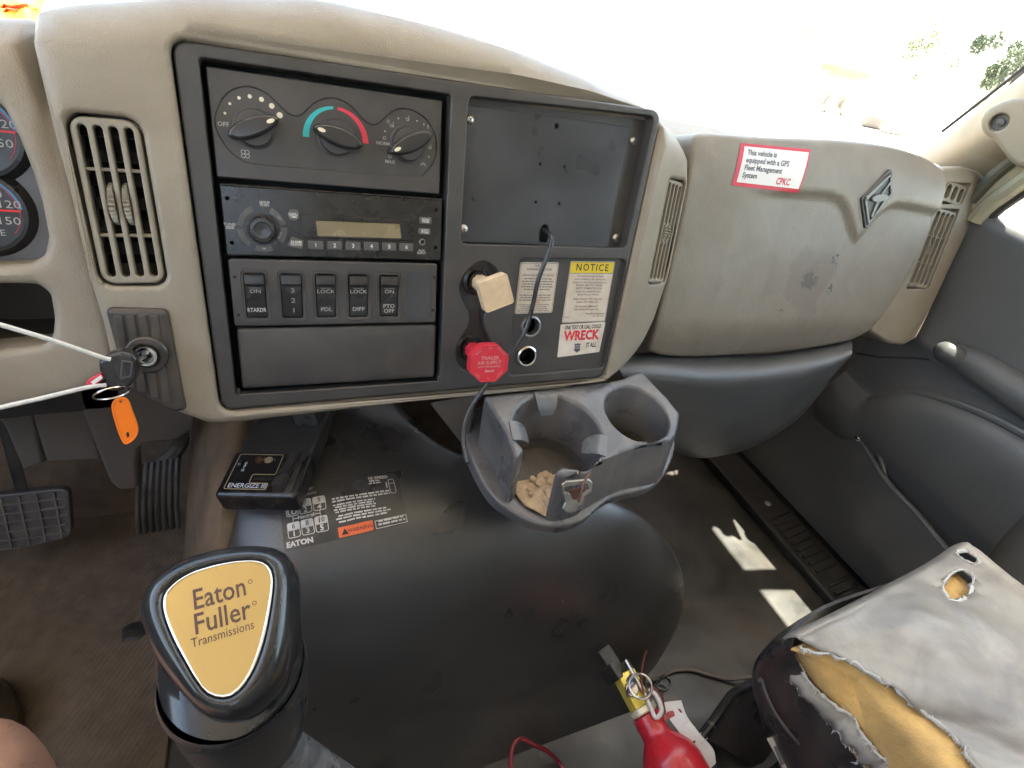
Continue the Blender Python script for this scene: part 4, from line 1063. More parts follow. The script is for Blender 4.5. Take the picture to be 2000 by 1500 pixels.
s3 = sticker('safety_sticker', 'white sticker with big red WRECK lettering below the notice', p3, mat('wreck_paper', (0.66, 0.60, 0.53), 0.5, var=0.05, dust=((0.40, 0.28, 0.18), 0.4, 60)), (0.378, -0.237, LW))
parts(s3, 'black_lettering', (text('ONE TEXT OR CALL COULD', 0.0066, 0.3790, -0.2218, LW + 0.0006, sx=0.60, bold=0.03, rotd=1), text('IT ALL', 0.0085, 0.3935, -0.2450, LW + 0.0006, sx=0.62, bold=0.03, rotd=1)), blackprint)
part(s3, 'red_lettering', text('WRECK', 0.0162, 0.3782, -0.2325, LW + 0.0006, sx=0.84, bold=0.045, rotd=1), redprint)
parts(s3, 'crack', [flat([(x, y), (x + 0.0035, y + 0.0012), (x + 0.0030, y + 0.0018), (x - 0.0005, y + 0.0007)], LW + 0.0008) for x, y in ((0.352, -0.2345), (0.3605, -0.2328), (0.369, -0.2352), (0.381, -0.2330), (0.391, -0.2350), (0.3975, -0.2325))], MATS['wreck_paper'])
sh = [(0.3700, -0.2420), (0.3722, -0.2430), (0.3742, -0.2416), (0.3764, -0.2430), (0.3786, -0.2420), (0.3780, -0.2470), (0.3786, -0.2510), (0.3743, -0.2540), (0.3700, -0.2510), (0.3706, -0.2470)]
part(s3, 'shield_emblem', plate(ccw(sh), LW + 0.0006, 0.0002, 0.0, 1), mat('navy_print', (0.07, 0.07, 0.09), 0.5))
parts(s3, 'shield_lettering', (text('UNION', 0.0022, 0.3743, -0.2453, LW + 0.0008), text('PACIFIC', 0.0020, 0.3743, -0.2482, LW + 0.0008)), white)

# ---- GPS sticker on the glove box
gq = [onlidpx(x, y) for x, y in ((1446, 279), (1583, 292), (1556, 377), (1428, 362))]
s4 = T('fleet_sticker', 'white sticker with red border on the glove box lid', 'sticker', (0.615, -0.02, GW), MP)
gA, gB, gC, gD = [Vector((*p, 0)) for p in gq]
def gmap(a, b):                     # a, b in 0..1 across and down
    return gA.lerp(gB, a).lerp(gD.lerp(gC, a), b)
def onlid(vf, lift):
    """lay flat print (a right, b down, unit square) on the lid"""
    V = []
    for p in vf[0]:
        q = gmap(p.x, p.y); g_ = glove_fn(q.x, q.y, GW); V.append(Vector((g_.x, g_.y, g_.z + lift)))
    return V, [f[::-1] for f in vf[1]]
def grid01(x0, y0, x1, y1, n=8):
    V = [Vector((x0 + (x1 - x0) * i / n, y0 + (y1 - y0) * j / n, 0)) for j in range(n + 1) for i in range(n + 1)]
    return V, [(j * (n + 1) + i, j * (n + 1) + i + 1, (j + 1) * (n + 1) + i + 1, (j + 1) * (n + 1) + i) for j in range(n) for i in range(n)]
part(s4, 'border', onlid(grid01(0, 0, 1, 1, 12), 0.0006), mat('sticker_red', (0.52, 0.02, 0.045), 0.45))
part(s4, 'paper', onlid(grid01(0.055, 0.07, 0.975, 0.91, 12), 0.0009), mat('sticker_white', (0.70, 0.69, 0.69), 0.45, var=0.03))
asp = (gB - gA).length / (gD - gA).length
def gtext(s, size, a, b, **k):
    v, f = text(s, size, 0, 0, 0, 'LEFT', **k)
    return [Vector((a + p.x / asp, b - p.y, 0)) for p in v], f
parts(s4, 'lettering', [onlid(gtext(s, 0.175, 0.105, b, bold=0.028, sx=1.03), 0.0011) for s, b in (('This vehicle is', 0.205), ('equipped with a GPS', 0.38), ('Fleet Management', 0.555), ('System', 0.73))], mat('sticker_ink', (0.09, 0.085, 0.10), 0.5))
part(s4, 'red_lettering', onlid(gtext('CPKC', 0.22, 0.60, 0.79, bold=0.03, sx=0.92), 0.0011), MATS['sticker_red'])

# ---- black cable from the plate down past the sockets and under the dash
cabm = mat('cable_black', (0.03, 0.03, 0.034), 0.28, var=0.1)
cab_pts = [P(0.3165, -0.1110, -0.030), P(0.3165, -0.1130, -0.010), P(0.3165, -0.1175, 0.003), P(0.3140, -0.1290, 0.008), P(*on(1052, 545, 0.007), 0.007), P(*on(1042, 590, 0.005), 0.005), P(*on(1030, 635, 0.004), 0.004), P(*on(1014, 668, 0.006), 0.006), P(*on(990, 700, 0.010), 0.010), P(*on(968, 728, 0.016), 0.016), P(*on(945, 760, 0.020), 0.020), P(*on(922, 792, 0.022), 0.022), atD(908, 826, 0.585), atD(905, 860, 0.575), atD(908, 885, 0.568), atD(912, 905, 0.56)]
solo('power_cable', 'thin black cable hanging from the mounting plate past the red knob', 'cable', tube(cab_pts, 0.0026, 10, 5), cabm, o=tuple(cab_pts[3]))
# ================================================================== instrument cluster behind the left opening
ic = T('instrument_cluster', 'dark instrument cluster with two round gauges cut off at the left', 'instrument cluster', (-0.14, -0.1, -0.045), MP)
IW = -0.040
part(ic, 'face_panel', plate([(-0.40, -0.175), (-0.062, -0.175), (-0.062, 0.0), (-0.40, 0.0)], IW, 0.003, 0.0), mat('cluster_face', (0.10, 0.095, 0.10), 0.35, var=0.1))
dialm = mat('dial_black', (0.022, 0.022, 0.024), 0.3, var=0.05)
bluep = mat('blue_print', (0.06, 0.26, 0.52), 0.4); redn = mat('needle_red', (0.70, 0.03, 0.03), 0.4)
for (gx_, gy_, ex, ey, lab, lo, nums) in ((-58, 258, 36, 258, 'upper', None, (('120', 8, 243), ('50', 10, 281))), (-42, 412, 46, 412, 'lower', 'E', (('0', -4, 380), ('120', 17, 400), ('150', 17, 432)))):
    c = on(gx_, gy_, IW + 0.004); e = on(ex, ey, IW + 0.004); rr_ = math.hypot(e[0] - c[0], e[1] - c[1])
    gg = part(ic, 'gauge', lathe([(rr_ * 1.28, 0.0), (rr_ * 1.12, 0.007), (rr_ * 1.03, 0.0075), (rr_ * 1.0, 0.004), (0, 0.0038)], 44, Matrix.Translation((c[0], c[1], IW))), dialm)
    part(ic, 'gauge_arc', arc(c[0], c[1], rr_ * 0.93, rr_ * 0.985, 85, 5, IW + 0.0043, 20), bluep, up=gg)
    part(ic, 'gauge_line', arc(c[0], c[1], rr_ * 0.90, rr_ * 0.915, 85, -40, IW + 0.0043, 20), redn, up=gg)
    n0 = on(gx_, gy_, IW + 0.006); n1 = on(ex - 5, gy_ - 1 + 2, IW + 0.006)
    part(ic, 'needle', box(n0[0], n1[1] - 0.0008, IW + 0.0052, n1[0], n1[1] + 0.0008, IW + 0.0062, 0.0002), redn, up=gg)
    for s, x, y in nums:
        q = on(x, y, IW + 0.0045); part(ic, 'lettering', text(s, 0.0085, q[0], q[1], IW + 0.0045, sx=1.25), greyprint, up=gg)
    if lo:
        q = on(2, 455, IW + 0.0045); part(ic, 'lettering', text('PRESSURE', 0.0068, q[0] + 0.003, q[1], IW + 0.0045, 'RIGHT', sx=1.1), greyprint, up=gg)

# ================================================================== ignition plate, lock, key, tags and strings
ig = T('ignition_plate', 'dark ribbed ignition plate with bright key cylinder below the left vent', 'ignition switch', (-0.066, -0.235, 0.0), MP)
ipl = fillet([(-0.0905, -0.1905), (-0.0462, -0.1925), (-0.0425, -0.2875), (-0.0525, -0.2880), (-0.0855, -0.2640)], 0.0055, 5)
igm = mat('ignition_black', (0.040, 0.034, 0.031), 0.38, var=0.12, dust=((0.16, 0.12, 0.085), 0.30, 40))
ipp = part(ig, 'plate', plate(ipl, 0.0055, 0.008, 0.004), igm)
for a, b in ((-0.0850, -0.0785), (-0.0765, -0.0700), (-0.0680, -0.0615), (-0.0595, -0.0530)):
    bot = -0.2620 - (a + 0.085) * 0.62
    part(ig, 'rib', plate(rrect(a, bot, b, -0.1965, 0.0016, 3), 0.0072, 0.003, 0.0012, 2), igm, up=ipp)
kcx, kcy = -0.0655, -0.2315
part(ig, 'boss', lathe([(0.0165, 0.004), (0.0160, 0.0085), (0.0150, 0.0095), (0.0112, 0.0098), (0.0108, 0.006)], 32, Matrix.Translation((kcx, kcy, 0))), igm)
part(ig, 'key_cylinder', lathe([(0.0090, 0.004), (0.0090, 0.0125), (0.0082, 0.0140), (0.0060, 0.0142), (0.0055, 0.0118), (0.0, 0.0116)], 32, Matrix.Translation((kcx, kcy, 0))), chrome)
part(ig, 'key_slot', flat([(kcx - 0.0042, kcy - 0.0011), (kcx + 0.0042, kcy - 0.0011), (kcx + 0.0042, kcy + 0.0011), (kcx - 0.0042, kcy + 0.0011)], 0.0119), void)
KW = 0.040
kq = lambda pts, w=KW: [on(x, y, w) for x, y in pts]
ky = T('ignition_key', 'black headed ignition key turned sideways in the lock', 'key', (kcx, kcy, 0.012), MP)
ks = Vector((kcx, kcy, 0.0116)); ke = Vector((*on(258, 708, KW - 0.003), KW - 0.003))
part(ky, 'blade', tube([ks, ks.lerp(ke, 0.5), ke], 0.0034, 6, 1, flat=0.35), steel)
khead = fillet(kq([(194, 704), (214, 690), (238, 684), (262, 690), (270, 700), (268, 738), (252, 754), (236, 762), (214, 762), (206, 735), (196, 722)]), 0.003, 3)
kh = part(ky, 'key_head', plate(khead, KW + 0.004, 0.011, 0.003), gloss2)
part(ky, 'head_inset', sheet(fillet(kq([(240, 700), (262, 703), (258, 733), (236, 738)]), 0.001, 2), [fillet(kq([(243, 703), (259, 705.5), (255.5, 730), (239.5, 734)]), 0.001, 2)], KW + 0.0047, 0.0003, 0.0003, 0.0007), segm, up=kh)
# split ring and orange tag
rc = on(219, 768, KW); RM = Matrix.Translation((rc[0], rc[1], KW)) @ Matrix.Rotation(R(52), 4, 'X') @ Matrix.Rotation(R(15), 4, 'Y')
rp = [RM @ Vector((0.0125 * math.cos(a), 0.0125 * math.sin(a), 0.0004 * math.sin(a))) for a in [2 * math.pi * k / 12 for k in range(12)]]
solo('key_ring', 'bright split ring joining the ignition key and the orange tag', 'key ring', tube(rp, 0.0008, 6, 4, True), chrome, o=(rc[0], rc[1], KW), M=MP)
tagm = mat('orange_tag', (0.86, 0.19, 0.006), 0.38, var=0.03)
TW = 0.043
tg = T('key_tag', 'bright orange plastic key tag hanging from the split ring', 'key tag', (*on(235, 780, TW), TW), MP)
tpoly = crv2(kq([(219, 800), (221, 784), (236, 776), (250, 782), (258, 802), (269, 832), (268, 850), (256, 863), (244, 866), (235, 852), (226, 826)], TW), 5)
th_ = [on(250 + 3.2 * math.cos(a), 849 + 6 * math.sin(a), TW) for a in [2 * math.pi * k / 12 for k in range(12)]]
th2 = [on(236 + 2.5 * math.cos(a), 784 + 2.5 * math.sin(a), TW) for a in [2 * math.pi * k / 10 for k in range(10)]]
part(tg, 'tag_body', sheet(tpoly, [th_, th2], TW + 0.001, 0.0007, 0.0003, 0.002), tagm)
part(tg, 'tag_rim', sheet(tpoly, [inset(ccw(tpoly), 0.0013)], TW + 0.0017, 0.0004, 0.0004, 0.001), tagm)
strm = mat('white_cord', (0.62, 0.60, 0.56), 0.75, var=0.15, vscale=200)
def cord(pts, lab):
    q = [P(*on(x, y, w), w) for x, y, w in pts]
    return solo('cord', lab, 'cord', tube(q, 0.0017, 8, 4), strm, o=tuple(q[0]), group='white cords tied to the key')
cord([(216, 702, KW + 0.006), (196, 697, KW + 0.008), (100, 664, KW + 0.02), (0, 634, KW + 0.03), (-120, 598, KW + 0.04)], 'upper white cord running from the key head to the left')
cord([(208, 752, KW + 0.002), (168, 757, KW + 0.006), (80, 778, KW + 0.02), (0, 796, KW + 0.03), (-120, 826, KW + 0.04)], 'lower white cord running from the red tag to the left')
rt_ = T('red_tag', 'small red key tag with white paper window beside the key', 'key tag', (*on(182, 745, KW), KW), MP)
rpoly_ = fillet(kq([(166, 752), (172, 742), (198, 727), (203, 736), (190, 752), (176, 760)], KW + 0.002), 0.002, 3)
part(rt_, 'tag_body', plate(rpoly_, KW + 0.003, 0.003, 0.0008), redk)
part(rt_, 'paper', flat(kq([(177, 746), (197, 732), (201, 738), (183, 751)], KW + 0.003), KW + 0.0032), white)

# ================================================================== dark covers under the dash at the left, pedals
def MY(Y): return Matrix(((1, 0, 0, 0), (0, 0, -1, Y), (0, 1, 0, 0), (0, 0, 0, 1)))
def onY(x, y, Y): q = atY(x, y, Y); return (q.x, q.z)
covm = mat('brown_black_cover', (0.105, 0.092, 0.082), 0.48, grain=0.08, gscale=400, var=0.12, vscale=8, dust=((0.16, 0.125, 0.09), 0.3, 9))
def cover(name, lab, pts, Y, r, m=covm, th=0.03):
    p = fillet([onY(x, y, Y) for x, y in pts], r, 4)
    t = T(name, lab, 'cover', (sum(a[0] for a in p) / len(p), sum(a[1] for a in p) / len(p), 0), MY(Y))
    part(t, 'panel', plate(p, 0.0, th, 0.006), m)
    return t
cover('column_cover', 'wide dark cover with long rounded tongue under the dash right of the column', [(140, 740), (385, 780), (380, 838), (345, 862), (288, 866), (271, 876), (268, 905), (272, 956), (233, 960), (214, 942), (192, 890), (151, 790)], 0.60, 0.008)
cover('column_cover', 'square dark steering column cover beside the wide tongue cover', [(50, 760), (160, 760), (200, 898), (93, 904), (86, 894), (63, 818)], 0.63, 0.003)
cover('column_cover', 'narrow dark bracket cover at the left above the brake pedal', [(-20, 790), (66, 800), (88, 906), (44, 920), (10, 840)], 0.66, 0.003)
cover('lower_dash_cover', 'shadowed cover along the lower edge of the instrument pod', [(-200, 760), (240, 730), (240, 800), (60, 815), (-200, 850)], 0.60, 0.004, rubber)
# accelerator
ped = mat('pedal_rubber', (0.062, 0.055, 0.049), 0.42, var=0.2, vscale=30, dust=((0.20, 0.16, 0.12), 0.4, 30))
c1, c2, c3, c4 = atY(272, 906, 0.735), atY(350, 893, 0.735), atY(352, 1028, 0.700), atY(269, 1042, 0.700)
ac = T('accelerator_pedal', 'ribbed rubber accelerator pedal beside the engine cover', 'pedal', tuple((c3 + c4) / 2))
nrm = (c2 - c1).cross(c4 - c1).normalized()
if nrm.dot(CAM - c1) < 0: nrm = -nrm
def bow(a, b):           # a across, b down; the pad bows towards the driver
    p = c1.lerp(c2, a).lerp(c4.lerp(c3, a), b)
    return p + nrm * 0.016 * (1 - (2 * b - 1) ** 2)
rows = [[bow(k / 6, j / 6) for k in range(7)] for j in range(7)]
pv = patch([r_[::-1] for r_ in rows], 1, 3, 0.012)
part(ac, 'pad', pv, ped)
for k in range(7):
    a = 0.035 + k * 0.155
    part(ac, 'rib', tube([bow(a, j / 6) + nrm * 0.001 for j in range(7)], 0.0035, 8, 2), ped)
part(ac, 'arm', tube([atY(352, 850, 0.76), atY(350, 868, 0.76), atY(338, 886, 0.75), atY(315, 905, 0.745)], 0.013, 10, 4), covm)
# brake
b1, b2, b3, b4 = atY(-60, 972, 0.76), atY(136, 952, 0.76), atY(138, 1052, 0.725), atY(-60, 1094, 0.725)
bk = T('brake_pedal', 'worn grey brake pedal pad with square grid pattern at the left', 'pedal', tuple((b3 + b4) / 2))
bx = (b2 - b1).normalized(); by_ = (b1 - b4).normalized(); bz = bx.cross(by_).normalized()
BM = frame((b1 + b2 + b3 + b4) / 4, bz if bz.dot(CAM - b1) > 0 else -bz, bx)
bq = [tuple((BM.inverted() @ q)[:2]) for q in (b4, b3, b2, b1)]
bp_ = fillet(bq, 0.016, 5)
part(bk, 'pad', xf(plate(bp_, 0, 0.014, 0.003), BM), mat('pad_rubber', (0.085, 0.082, 0.085), 0.42, var=0.25, vscale=30, dust=((0.17, 0.14, 0.11), 0.35, 25)))
xs_ = [q[0] for q in bq]; ys_ = [q[1] for q in bq]
gl_ = mat('pad_ridge', (0.13, 0.115, 0.10), 0.5, var=0.2, vscale=60)
for x in [max(xs_) - 0.020 - 0.0215 * k for k in range(5)]:
    p_, q_ = clipped(inset(ccw(bp_), 0.003), (x, min(ys_) - 0.01), (x, max(ys_) + 0.01))
    part(bk, 'ridge', xf(box(x - 0.0016, p_.y, 0, x + 0.0016, q_.y, 0.0035, 0.0009), BM), gl_)
for y in [min(ys_) + 0.012 + 0.0155 * k for k in range(int((max(ys_) - min(ys_) - 0.012) / 0.0155) + 1)]:
    p_, q_ = clipped(inset(ccw(bp_), 0.003), (min(xs_) - 0.01, y), (max(xs_) + 0.01, y))
    if q_.x - p_.x > 0.02: part(bk, 'ridge', xf(box(p_.x, y - 0.0016, 0, q_.x, y + 0.0016, 0.0033, 0.0009), BM), gl_)
part(bk, 'arm', hexa([atY(30, 960, 0.765), atY(56, 958, 0.765), atY(56, 958, 0.79), atY(30, 960, 0.79), atY(-8, 820, 0.80), atY(20, 820, 0.80), atY(20, 820, 0.83), atY(-8, 820, 0.83)], 0.003), rubber)
# driver floor mat with raised diagonal lines
fmt = T('floor_mat', 'brown dusty driver floor mat with fine diagonal ribs', 'floor mat', (-0.45, 0.6, 0.0))
part(fmt, 'mat_sheet', box(-0.90, 0.05, 0.0, -0.185, 0.885, 0.008, 0.003), carpet)
mribs = []
for k in range(70):
    o = -0.78 + k * 0.0085
    p, q = Vector((o, 0.33, 0.008)), Vector((o + 0.24, 0.33 + 0.42, 0.008))
    if q.x > -0.20: f = (-0.20 - p.x) / (q.x - p.x); q = p.lerp(q, max(0.05, f))
    d = (q - p).normalized(); n_ = Vector((-d.y, d.x, 0)) * 0.0024
    mribs.append(([p - n_, p + n_, q + n_, q - n_, p + Vector((0, 0, .0012)), q + Vector((0, 0, .0012))], [(0, 4, 5, 3), (4, 1, 2, 5), (0, 1, 4), (3, 5, 2)]))
mo = part(fmt, 'raised_ribs', join(*mribs), carpet); mo['kind'] = 'stuff'

# ================================================================== engine cover between the seats
hm = mat('engine_cover_vinyl', (0.030, 0.0295, 0.0295), 0.34, grain=0.20, gscale=300, var=0.14, vscale=6, dust=((0.085, 0.070, 0.055), 0.35, 3.2), bump2=0.10, b2scale=26, spec=0.95,
         marks=[((-0.40, 0.25, 0.1), 0.34, (0.20, 0.135, 0.08), 0.70, 0.85, 9)])
secs = [
 (1.00, [(-.16, -.01), (-.15, .22), (-.125, .42), (-.08, .49), (0, .515), (.08, .49), (.13, .43), (.155, .24), (.17, -.01)]),
 (0.75, [(-.145, -.01), (-.135, .22), (-.105, .41), (-.065, .475), (0, .50), (.09, .485), (.145, .43), (.175, .24), (.19, -.01)]),
 (0.60, [(-.128, -.01), (-.115, .22), (-.092, .40), (-.052, .462), (.01, .48), (.10, .472), (.165, .43), (.205, .25), (.22, -.01)]),
 (0.51, [(-.125, -.01), (-.110, .22), (-.085, .385), (-.046, .440), (.03, .455), (.15, .450), (.225, .415), (.27, .25), (.29, -.01)]),
 (0.445, [(-.125, -.01), (-.108, .21), (-.080, .365), (-.040, .420), (.06, .438), (.23, .432), (.355, .405), (.435, .25), (.465, -.01)]),
 (0.40, [(-.122, -.01), (-.102, .20), (-.074, .340), (-.030, .398), (.10, .418), (.29, .412), (.458, .382), (.552, .24), (.582, -.01)]),
 (0.362, [(-.118, -.01), (-.098, .18), (-.066, .30), (-.020, .352), (.12, .374), (.31, .366), (.500, .325), (.600, .215), (.624, -.01)]),
 (0.335, [(-.112, -.01), (-.092, .14), (-.058, .235), (-.010, .285), (.13, .305), (.32, .298), (.505, .262), (.610, .170), (.634, -.01)]),
 (0.318, [(-.13, -.01), (-.10, .10), (-.060, .16), (-.006, .200), (.14, .215), (.33, .210), (.495, .182), (.598, .112), (.622, -.01)]),
 (0.294, [(-.11, -.01), (-.08, .04), (-.045, .07), (0.0, .090), (.15, .096), (.33, .094), (.465, .08), (.54, .06), (.578, -.01)]),
 (0.250, [(-.10, -.01), (-.07, -.01), (-.040, -.01), (0.0, -.01), (.15, -.01), (.33, -.01), (.46, -.01), (.53, -.01), (.57, -.01)])]
def wob(p): return p + Vector((0, 0, 0.004 * noise.noise(p * 9.0) + 0.0015 * noise.noise(p * 30)))
hv_ = patch([[Vector((x, y, z)) for x, z in pts] for y, pts in secs], 8, 8)
hv_ = ([wob(p) if p.z > 0.02 else p for p in hv_[0]], hv_[1])
eng = T('engine_cover', 'large black vinyl engine cover humped between the seats', 'engine cover', (0.2, 0.5, 0.0))
part(eng, 'cover_shell', hv_, hm, sharp=80)
HB = BVHTree.FromPolygons([tuple(p) for p in hv_[0]], hv_[1])
def hump(x, y):
    r = ray(x, y).normalized(); h = HB.ray_cast(CAM, r, 5.0)
    return h[0]
# tan dust drape on the left flank: the bare side of the tunnel carpet
side = []
for (fx, fy, fz), (sx_, sy_, sz) in (((386, 770, .36), (466, 790, .475)), ((384, 832, .30), (455, 834, .462)), ((380, 900, .20), (440, 900, .447)), ((376, 980, .10), (428, 980, .425)), ((371, 1060, .02), (424, 1050, .395)), ((366, 1120, .0), (418, 1105, .35)), ((360, 1190, .0), (412, 1165, .30))):
    f_, s_ = atZ(fx, fy, fz), atZ(sx_, sy_, sz)
    side.append([f_ + Vector((0.012, 0.05, -0.02)), f_, f_.lerp(s_, 0.4) + Vector((-0.010, -0.006, 0.008)), f_.lerp(s_, 0.75) + Vector((-0.008, -0.004, 0.012)), s_, s_ + Vector((0.02, 0.0, -0.012))])
part(eng, 'side_carpet', patch(side, 4, 4, 0.006), mat('tan_carpet', (0.20, 0.135, 0.085), 0.9, grain=0.4, gscale=500, var=0.25, vscale=25, dust=((0.09, 0.065, 0.045), 0.5, 18)), sharp=60)
# shift pattern decal
dq = [hump(*q) for q in ((553, 955), (768, 925), (790, 1018), (563, 1070))]
dW = ((dq[1] - dq[0]).length + (dq[2] - dq[3]).length) / 2; dH = ((dq[3] - dq[0]).length + (dq[2] - dq[1]).length) / 2
dA = dW / dH
def onhump(vf, lift):
    V = []
    for p in vf[0]:
        q = dq[0].lerp(dq[1], p.x).lerp(dq[3].lerp(dq[2], p.x), p.y)
        loc, nrm_, _, _ = HB.find_nearest(q)
        if nrm_.z < 0: nrm_ = -nrm_
        V.append(loc + nrm_ * lift)
    return V, [f[::-1] for f in vf[1]]
def dtext(s, size, a, b, align='CENTER', **k):
    v, f = text(s, size, 0, 0, 0, align, **k)
    return [Vector((a + p.x / dA, b - p.y, 0)) for p in v], f
def drect(a0, b0, a1, b1, r=0.0, n=3):
    if r: return [Vector((x / dA, y, 0)) for x, y in rrect(a0 * dA, b0, a1 * dA, b1, r, n)]
    return [Vector((a0, b0, 0)), Vector((a1, b0, 0)), Vector((a1, b1, 0)), Vector((a0, b1, 0))]
def poly1(p): return list(p), [tuple(range(len(p)))]
def frame1(p, wd):
    q = [Vector((x / dA, y, 0)) for x, y in inset(ccw([(v.x * dA, v.y) for v in p]), wd)]
    pc = [Vector((x / dA, y, 0)) for x, y in ccw([(v.x * dA, v.y) for v in p])]
    n = len(p); return pc + q, [(i, (i + 1) % n, n + (i + 1) % n, n + i) for i in range(n)]
de = T('shift_pattern_decal', 'printed gear shift pattern decal with orange warning block on the engine cover', 'decal', tuple(dq[3]))
part(de, 'film', onhump(grid01(-0.03, 0.0, 1.03, 1.05, 44), 0.0009), mat('decal_film', (0.034, 0.034, 0.036), 0.30, var=0.1, vscale=20, dust=((0.10, 0.08, 0.06), 0.35, 14)))
DL = 0.0016
dwhite = mat('decal_white', (0.52, 0.50, 0.48), 0.55, var=0.25, vscale=60)
for col, row, hi, lo in ((0, 0, 'R', 'LO'), (1, 0, '7', '2'), (2, 0, '9', '4'), (0, 1, '6', '1'), (1, 1, '8', '3'), (2, 1, '10', '5')):
    a0 = 0.012 + col * 0.115; b0 = 0.27 + row * 0.35
    bx_ = part(de, 'gear_box', onhump(frame1(drect(a0, b0, a0 + 0.105, b0 + 0.25, 0.035), 0.012), DL), dwhite)
    part(de, 'gear_block', onhump(poly1(drect(a0, b0, a0 + 0.105, b0 + 0.13, 0.03)), DL + 0.0001), dwhite, up=bx_)
    part(de, 'lettering', onhump(dtext(hi, 0.115, a0 + 0.052, b0 + 0.066, bold=0.01), DL + 0.0003), blackprint, up=bx_)
    part(de, 'lettering', onhump(dtext(lo, 0.125, a0 + 0.052, b0 + 0.186, bold=0.03), DL + 0.0003), dwhite, up=bx_)
parts(de, 'lettering', [onhump(q, DL) for q in (dtext('Neutral', 0.085, 0.175, 0.565, bold=0.02), dtext('EATON', 0.115, 0.10, 0.965, bold=0.05, sx=1.1), dtext('Fuller', 0.10, 0.20, 0.10), dtext('Transmissions', 0.085, 0.155, 0.19), dtext('10 SPEED', 0.085, 0.84, 0.075, bold=0.03, sp=1.1))], dwhite)
parts(de, 'gear_line', [onhump(poly1(drect(*q)), DL) for q in ((0.063, 0.52, 0.068, 0.62), (0.063, 0.562, 0.11, 0.574), (0.29, 0.52, 0.295, 0.62), (0.245, 0.562, 0.29, 0.574))], dwhite)
def dbars(a0, b, a1, h, rows, gap):
    v, f = bars(a0 * dA, 0, a1 * dA, h, 0, rows, gap, 0.12)
    return [Vector((p.x / dA, b - p.y, 0)) for p in v], f
parts(de, 'fine_print', [onhump(q, DL) for q in (dbars(0.39, 0.38, 0.93, 0.030, 2, 0.050), dbars(0.40, 0.50, 0.78, 0.028, 4, 0.045), dbars(0.41, 0.70, 0.90, 0.028, 3, 0.048), dbars(0.76, 0.92, 1.01, 0.028, 2, 0.055), dbars(0.745, 0.145, 0.86, 0.026, 2, 0.045))], dwhite, kind='stuff')
wb = part(de, 'warning_block', onhump(grid01(0.42, 0.86, 0.715, 1.03, 4), DL), mat('warning_orange', (0.68, 0.13, 0.04), 0.5, var=0.1))
part(de, 'lettering', onhump(dtext('WARNING', 0.086, 0.605, 0.948, bold=0.015), DL + 0.0003), mat('warning_ink', (0.18, 0.035, 0.02), 0.5), up=wb)
part(de, 'warning_triangle', onhump(poly1([Vector((0.445, 0.995, 0)), Vector((0.475, 0.895, 0)), Vector((0.505, 0.995, 0))]), DL + 0.0003), blackprint, up=wb)
parts(de, 'white_frame', [onhump(frame1(drect(0.735, 0.88, 1.025, 1.03), 0.012), DL), onhump(frame1(drect(0.925, 0.13, 0.985, 0.43, 0.04), 0.012), DL), onhump(poly1(drect(0.925, 0.215, 0.985, 0.228)), DL), onhump(poly1(drect(0.90, 0.19, 0.912, 0.30)), DL)], dwhite)

# ================================================================== electric brake controller under the dash
q = [atD(449, 885, 0.615), atD(597, 884, 0.615), atD(590, 966, 0.575), atD(428, 958, 0.575)]
bcx = ((q[1] - q[0]) + (q[2] - q[3])).normalized(); bcy = ((q[0] - q[3]) + (q[1] - q[2])).normalized()
BC = frame((q[0] + q[1] + q[2] + q[3]) / 4, bcx.cross(bcy), bcx)
loc = [BC.inverted() @ v for v in q]
bw_ = ((loc[1] - loc[0]).length + (loc[2] - loc[3]).length) / 4; bh = ((loc[0] - loc[3]).length + (loc[1] - loc[2]).length) / 4
br = T('brake_controller', 'glossy black trailer brake controller box with sliding lever under the dash', 'controller', (0, 0, -0.01), BC)
part(br, 'housing', box(-bw_, -bh - 0.004, -0.030, bw_, bh + 0.002, 0, 0.0055, 4), gloss)
part(br, 'rear_housing', hexa([(-bw_ * 0.93, bh - 0.004, -0.028), (bw_ * 0.96, bh - 0.004, -0.028), (bw_ * 0.96, bh + 0.10, -0.045), (-bw_ * 0.93, bh + 0.10, -0.045), (-bw_ * 0.93, bh - 0.004, -0.002), (bw_ * 0.96, bh - 0.004, -0.002), (bw_ * 0.96, bh + 0.10, -0.012), (-bw_ * 0.93, bh + 0.10, -0.012)], 0.004, 3), rubber)
gold = mat('gold_print', (0.55, 0.43, 0.25), 0.4, metal=0.4)
x0, x1, y0, y1 = -bw_ + 0.008, bw_ - 0.030, -bh + 0.004, bh - 0.003
lb = fillet([(x0, y0), (x1 - 0.004, y0), (x1 - 0.004, y0 + 0.009), (x1 - 0.025, y0 + 0.009), (x1 - 0.025, y0 + 0.020), (x1, y0 + 0.020), (x1, y1), (x0, y1)], 0.0025, 4)
part(br, 'label_border', band(lb, 0.0009, 0.0003), gold)
parts(br, 'lettering', (text('ENERGIZE III', 0.0082, (x0 + x1) / 2 - 0.001, y0 + 0.0048, 0.0003, bold=0.01, sx=0.92), text('G\nA\nI\nN', 0.0045, x0 + 0.0115, (y0 + y1) / 2 + 0.006, 0.0003, bold=0.02, lead=0.75)), mat('pale_blue_print', (0.55, 0.57, 0.66), 0.5))
part(br, 'lettering', text('HAYES', 0.0065, x1 - 0.017, y1 - 0.008, 0.0003, sx=1.1), mat('faint_gold', (0.16, 0.12, 0.09), 0.5))
part(br, 'logo_disc', flat(circle(x1 - 0.015, y1 - 0.008, 0.0046, 18), 0.0002), gold)
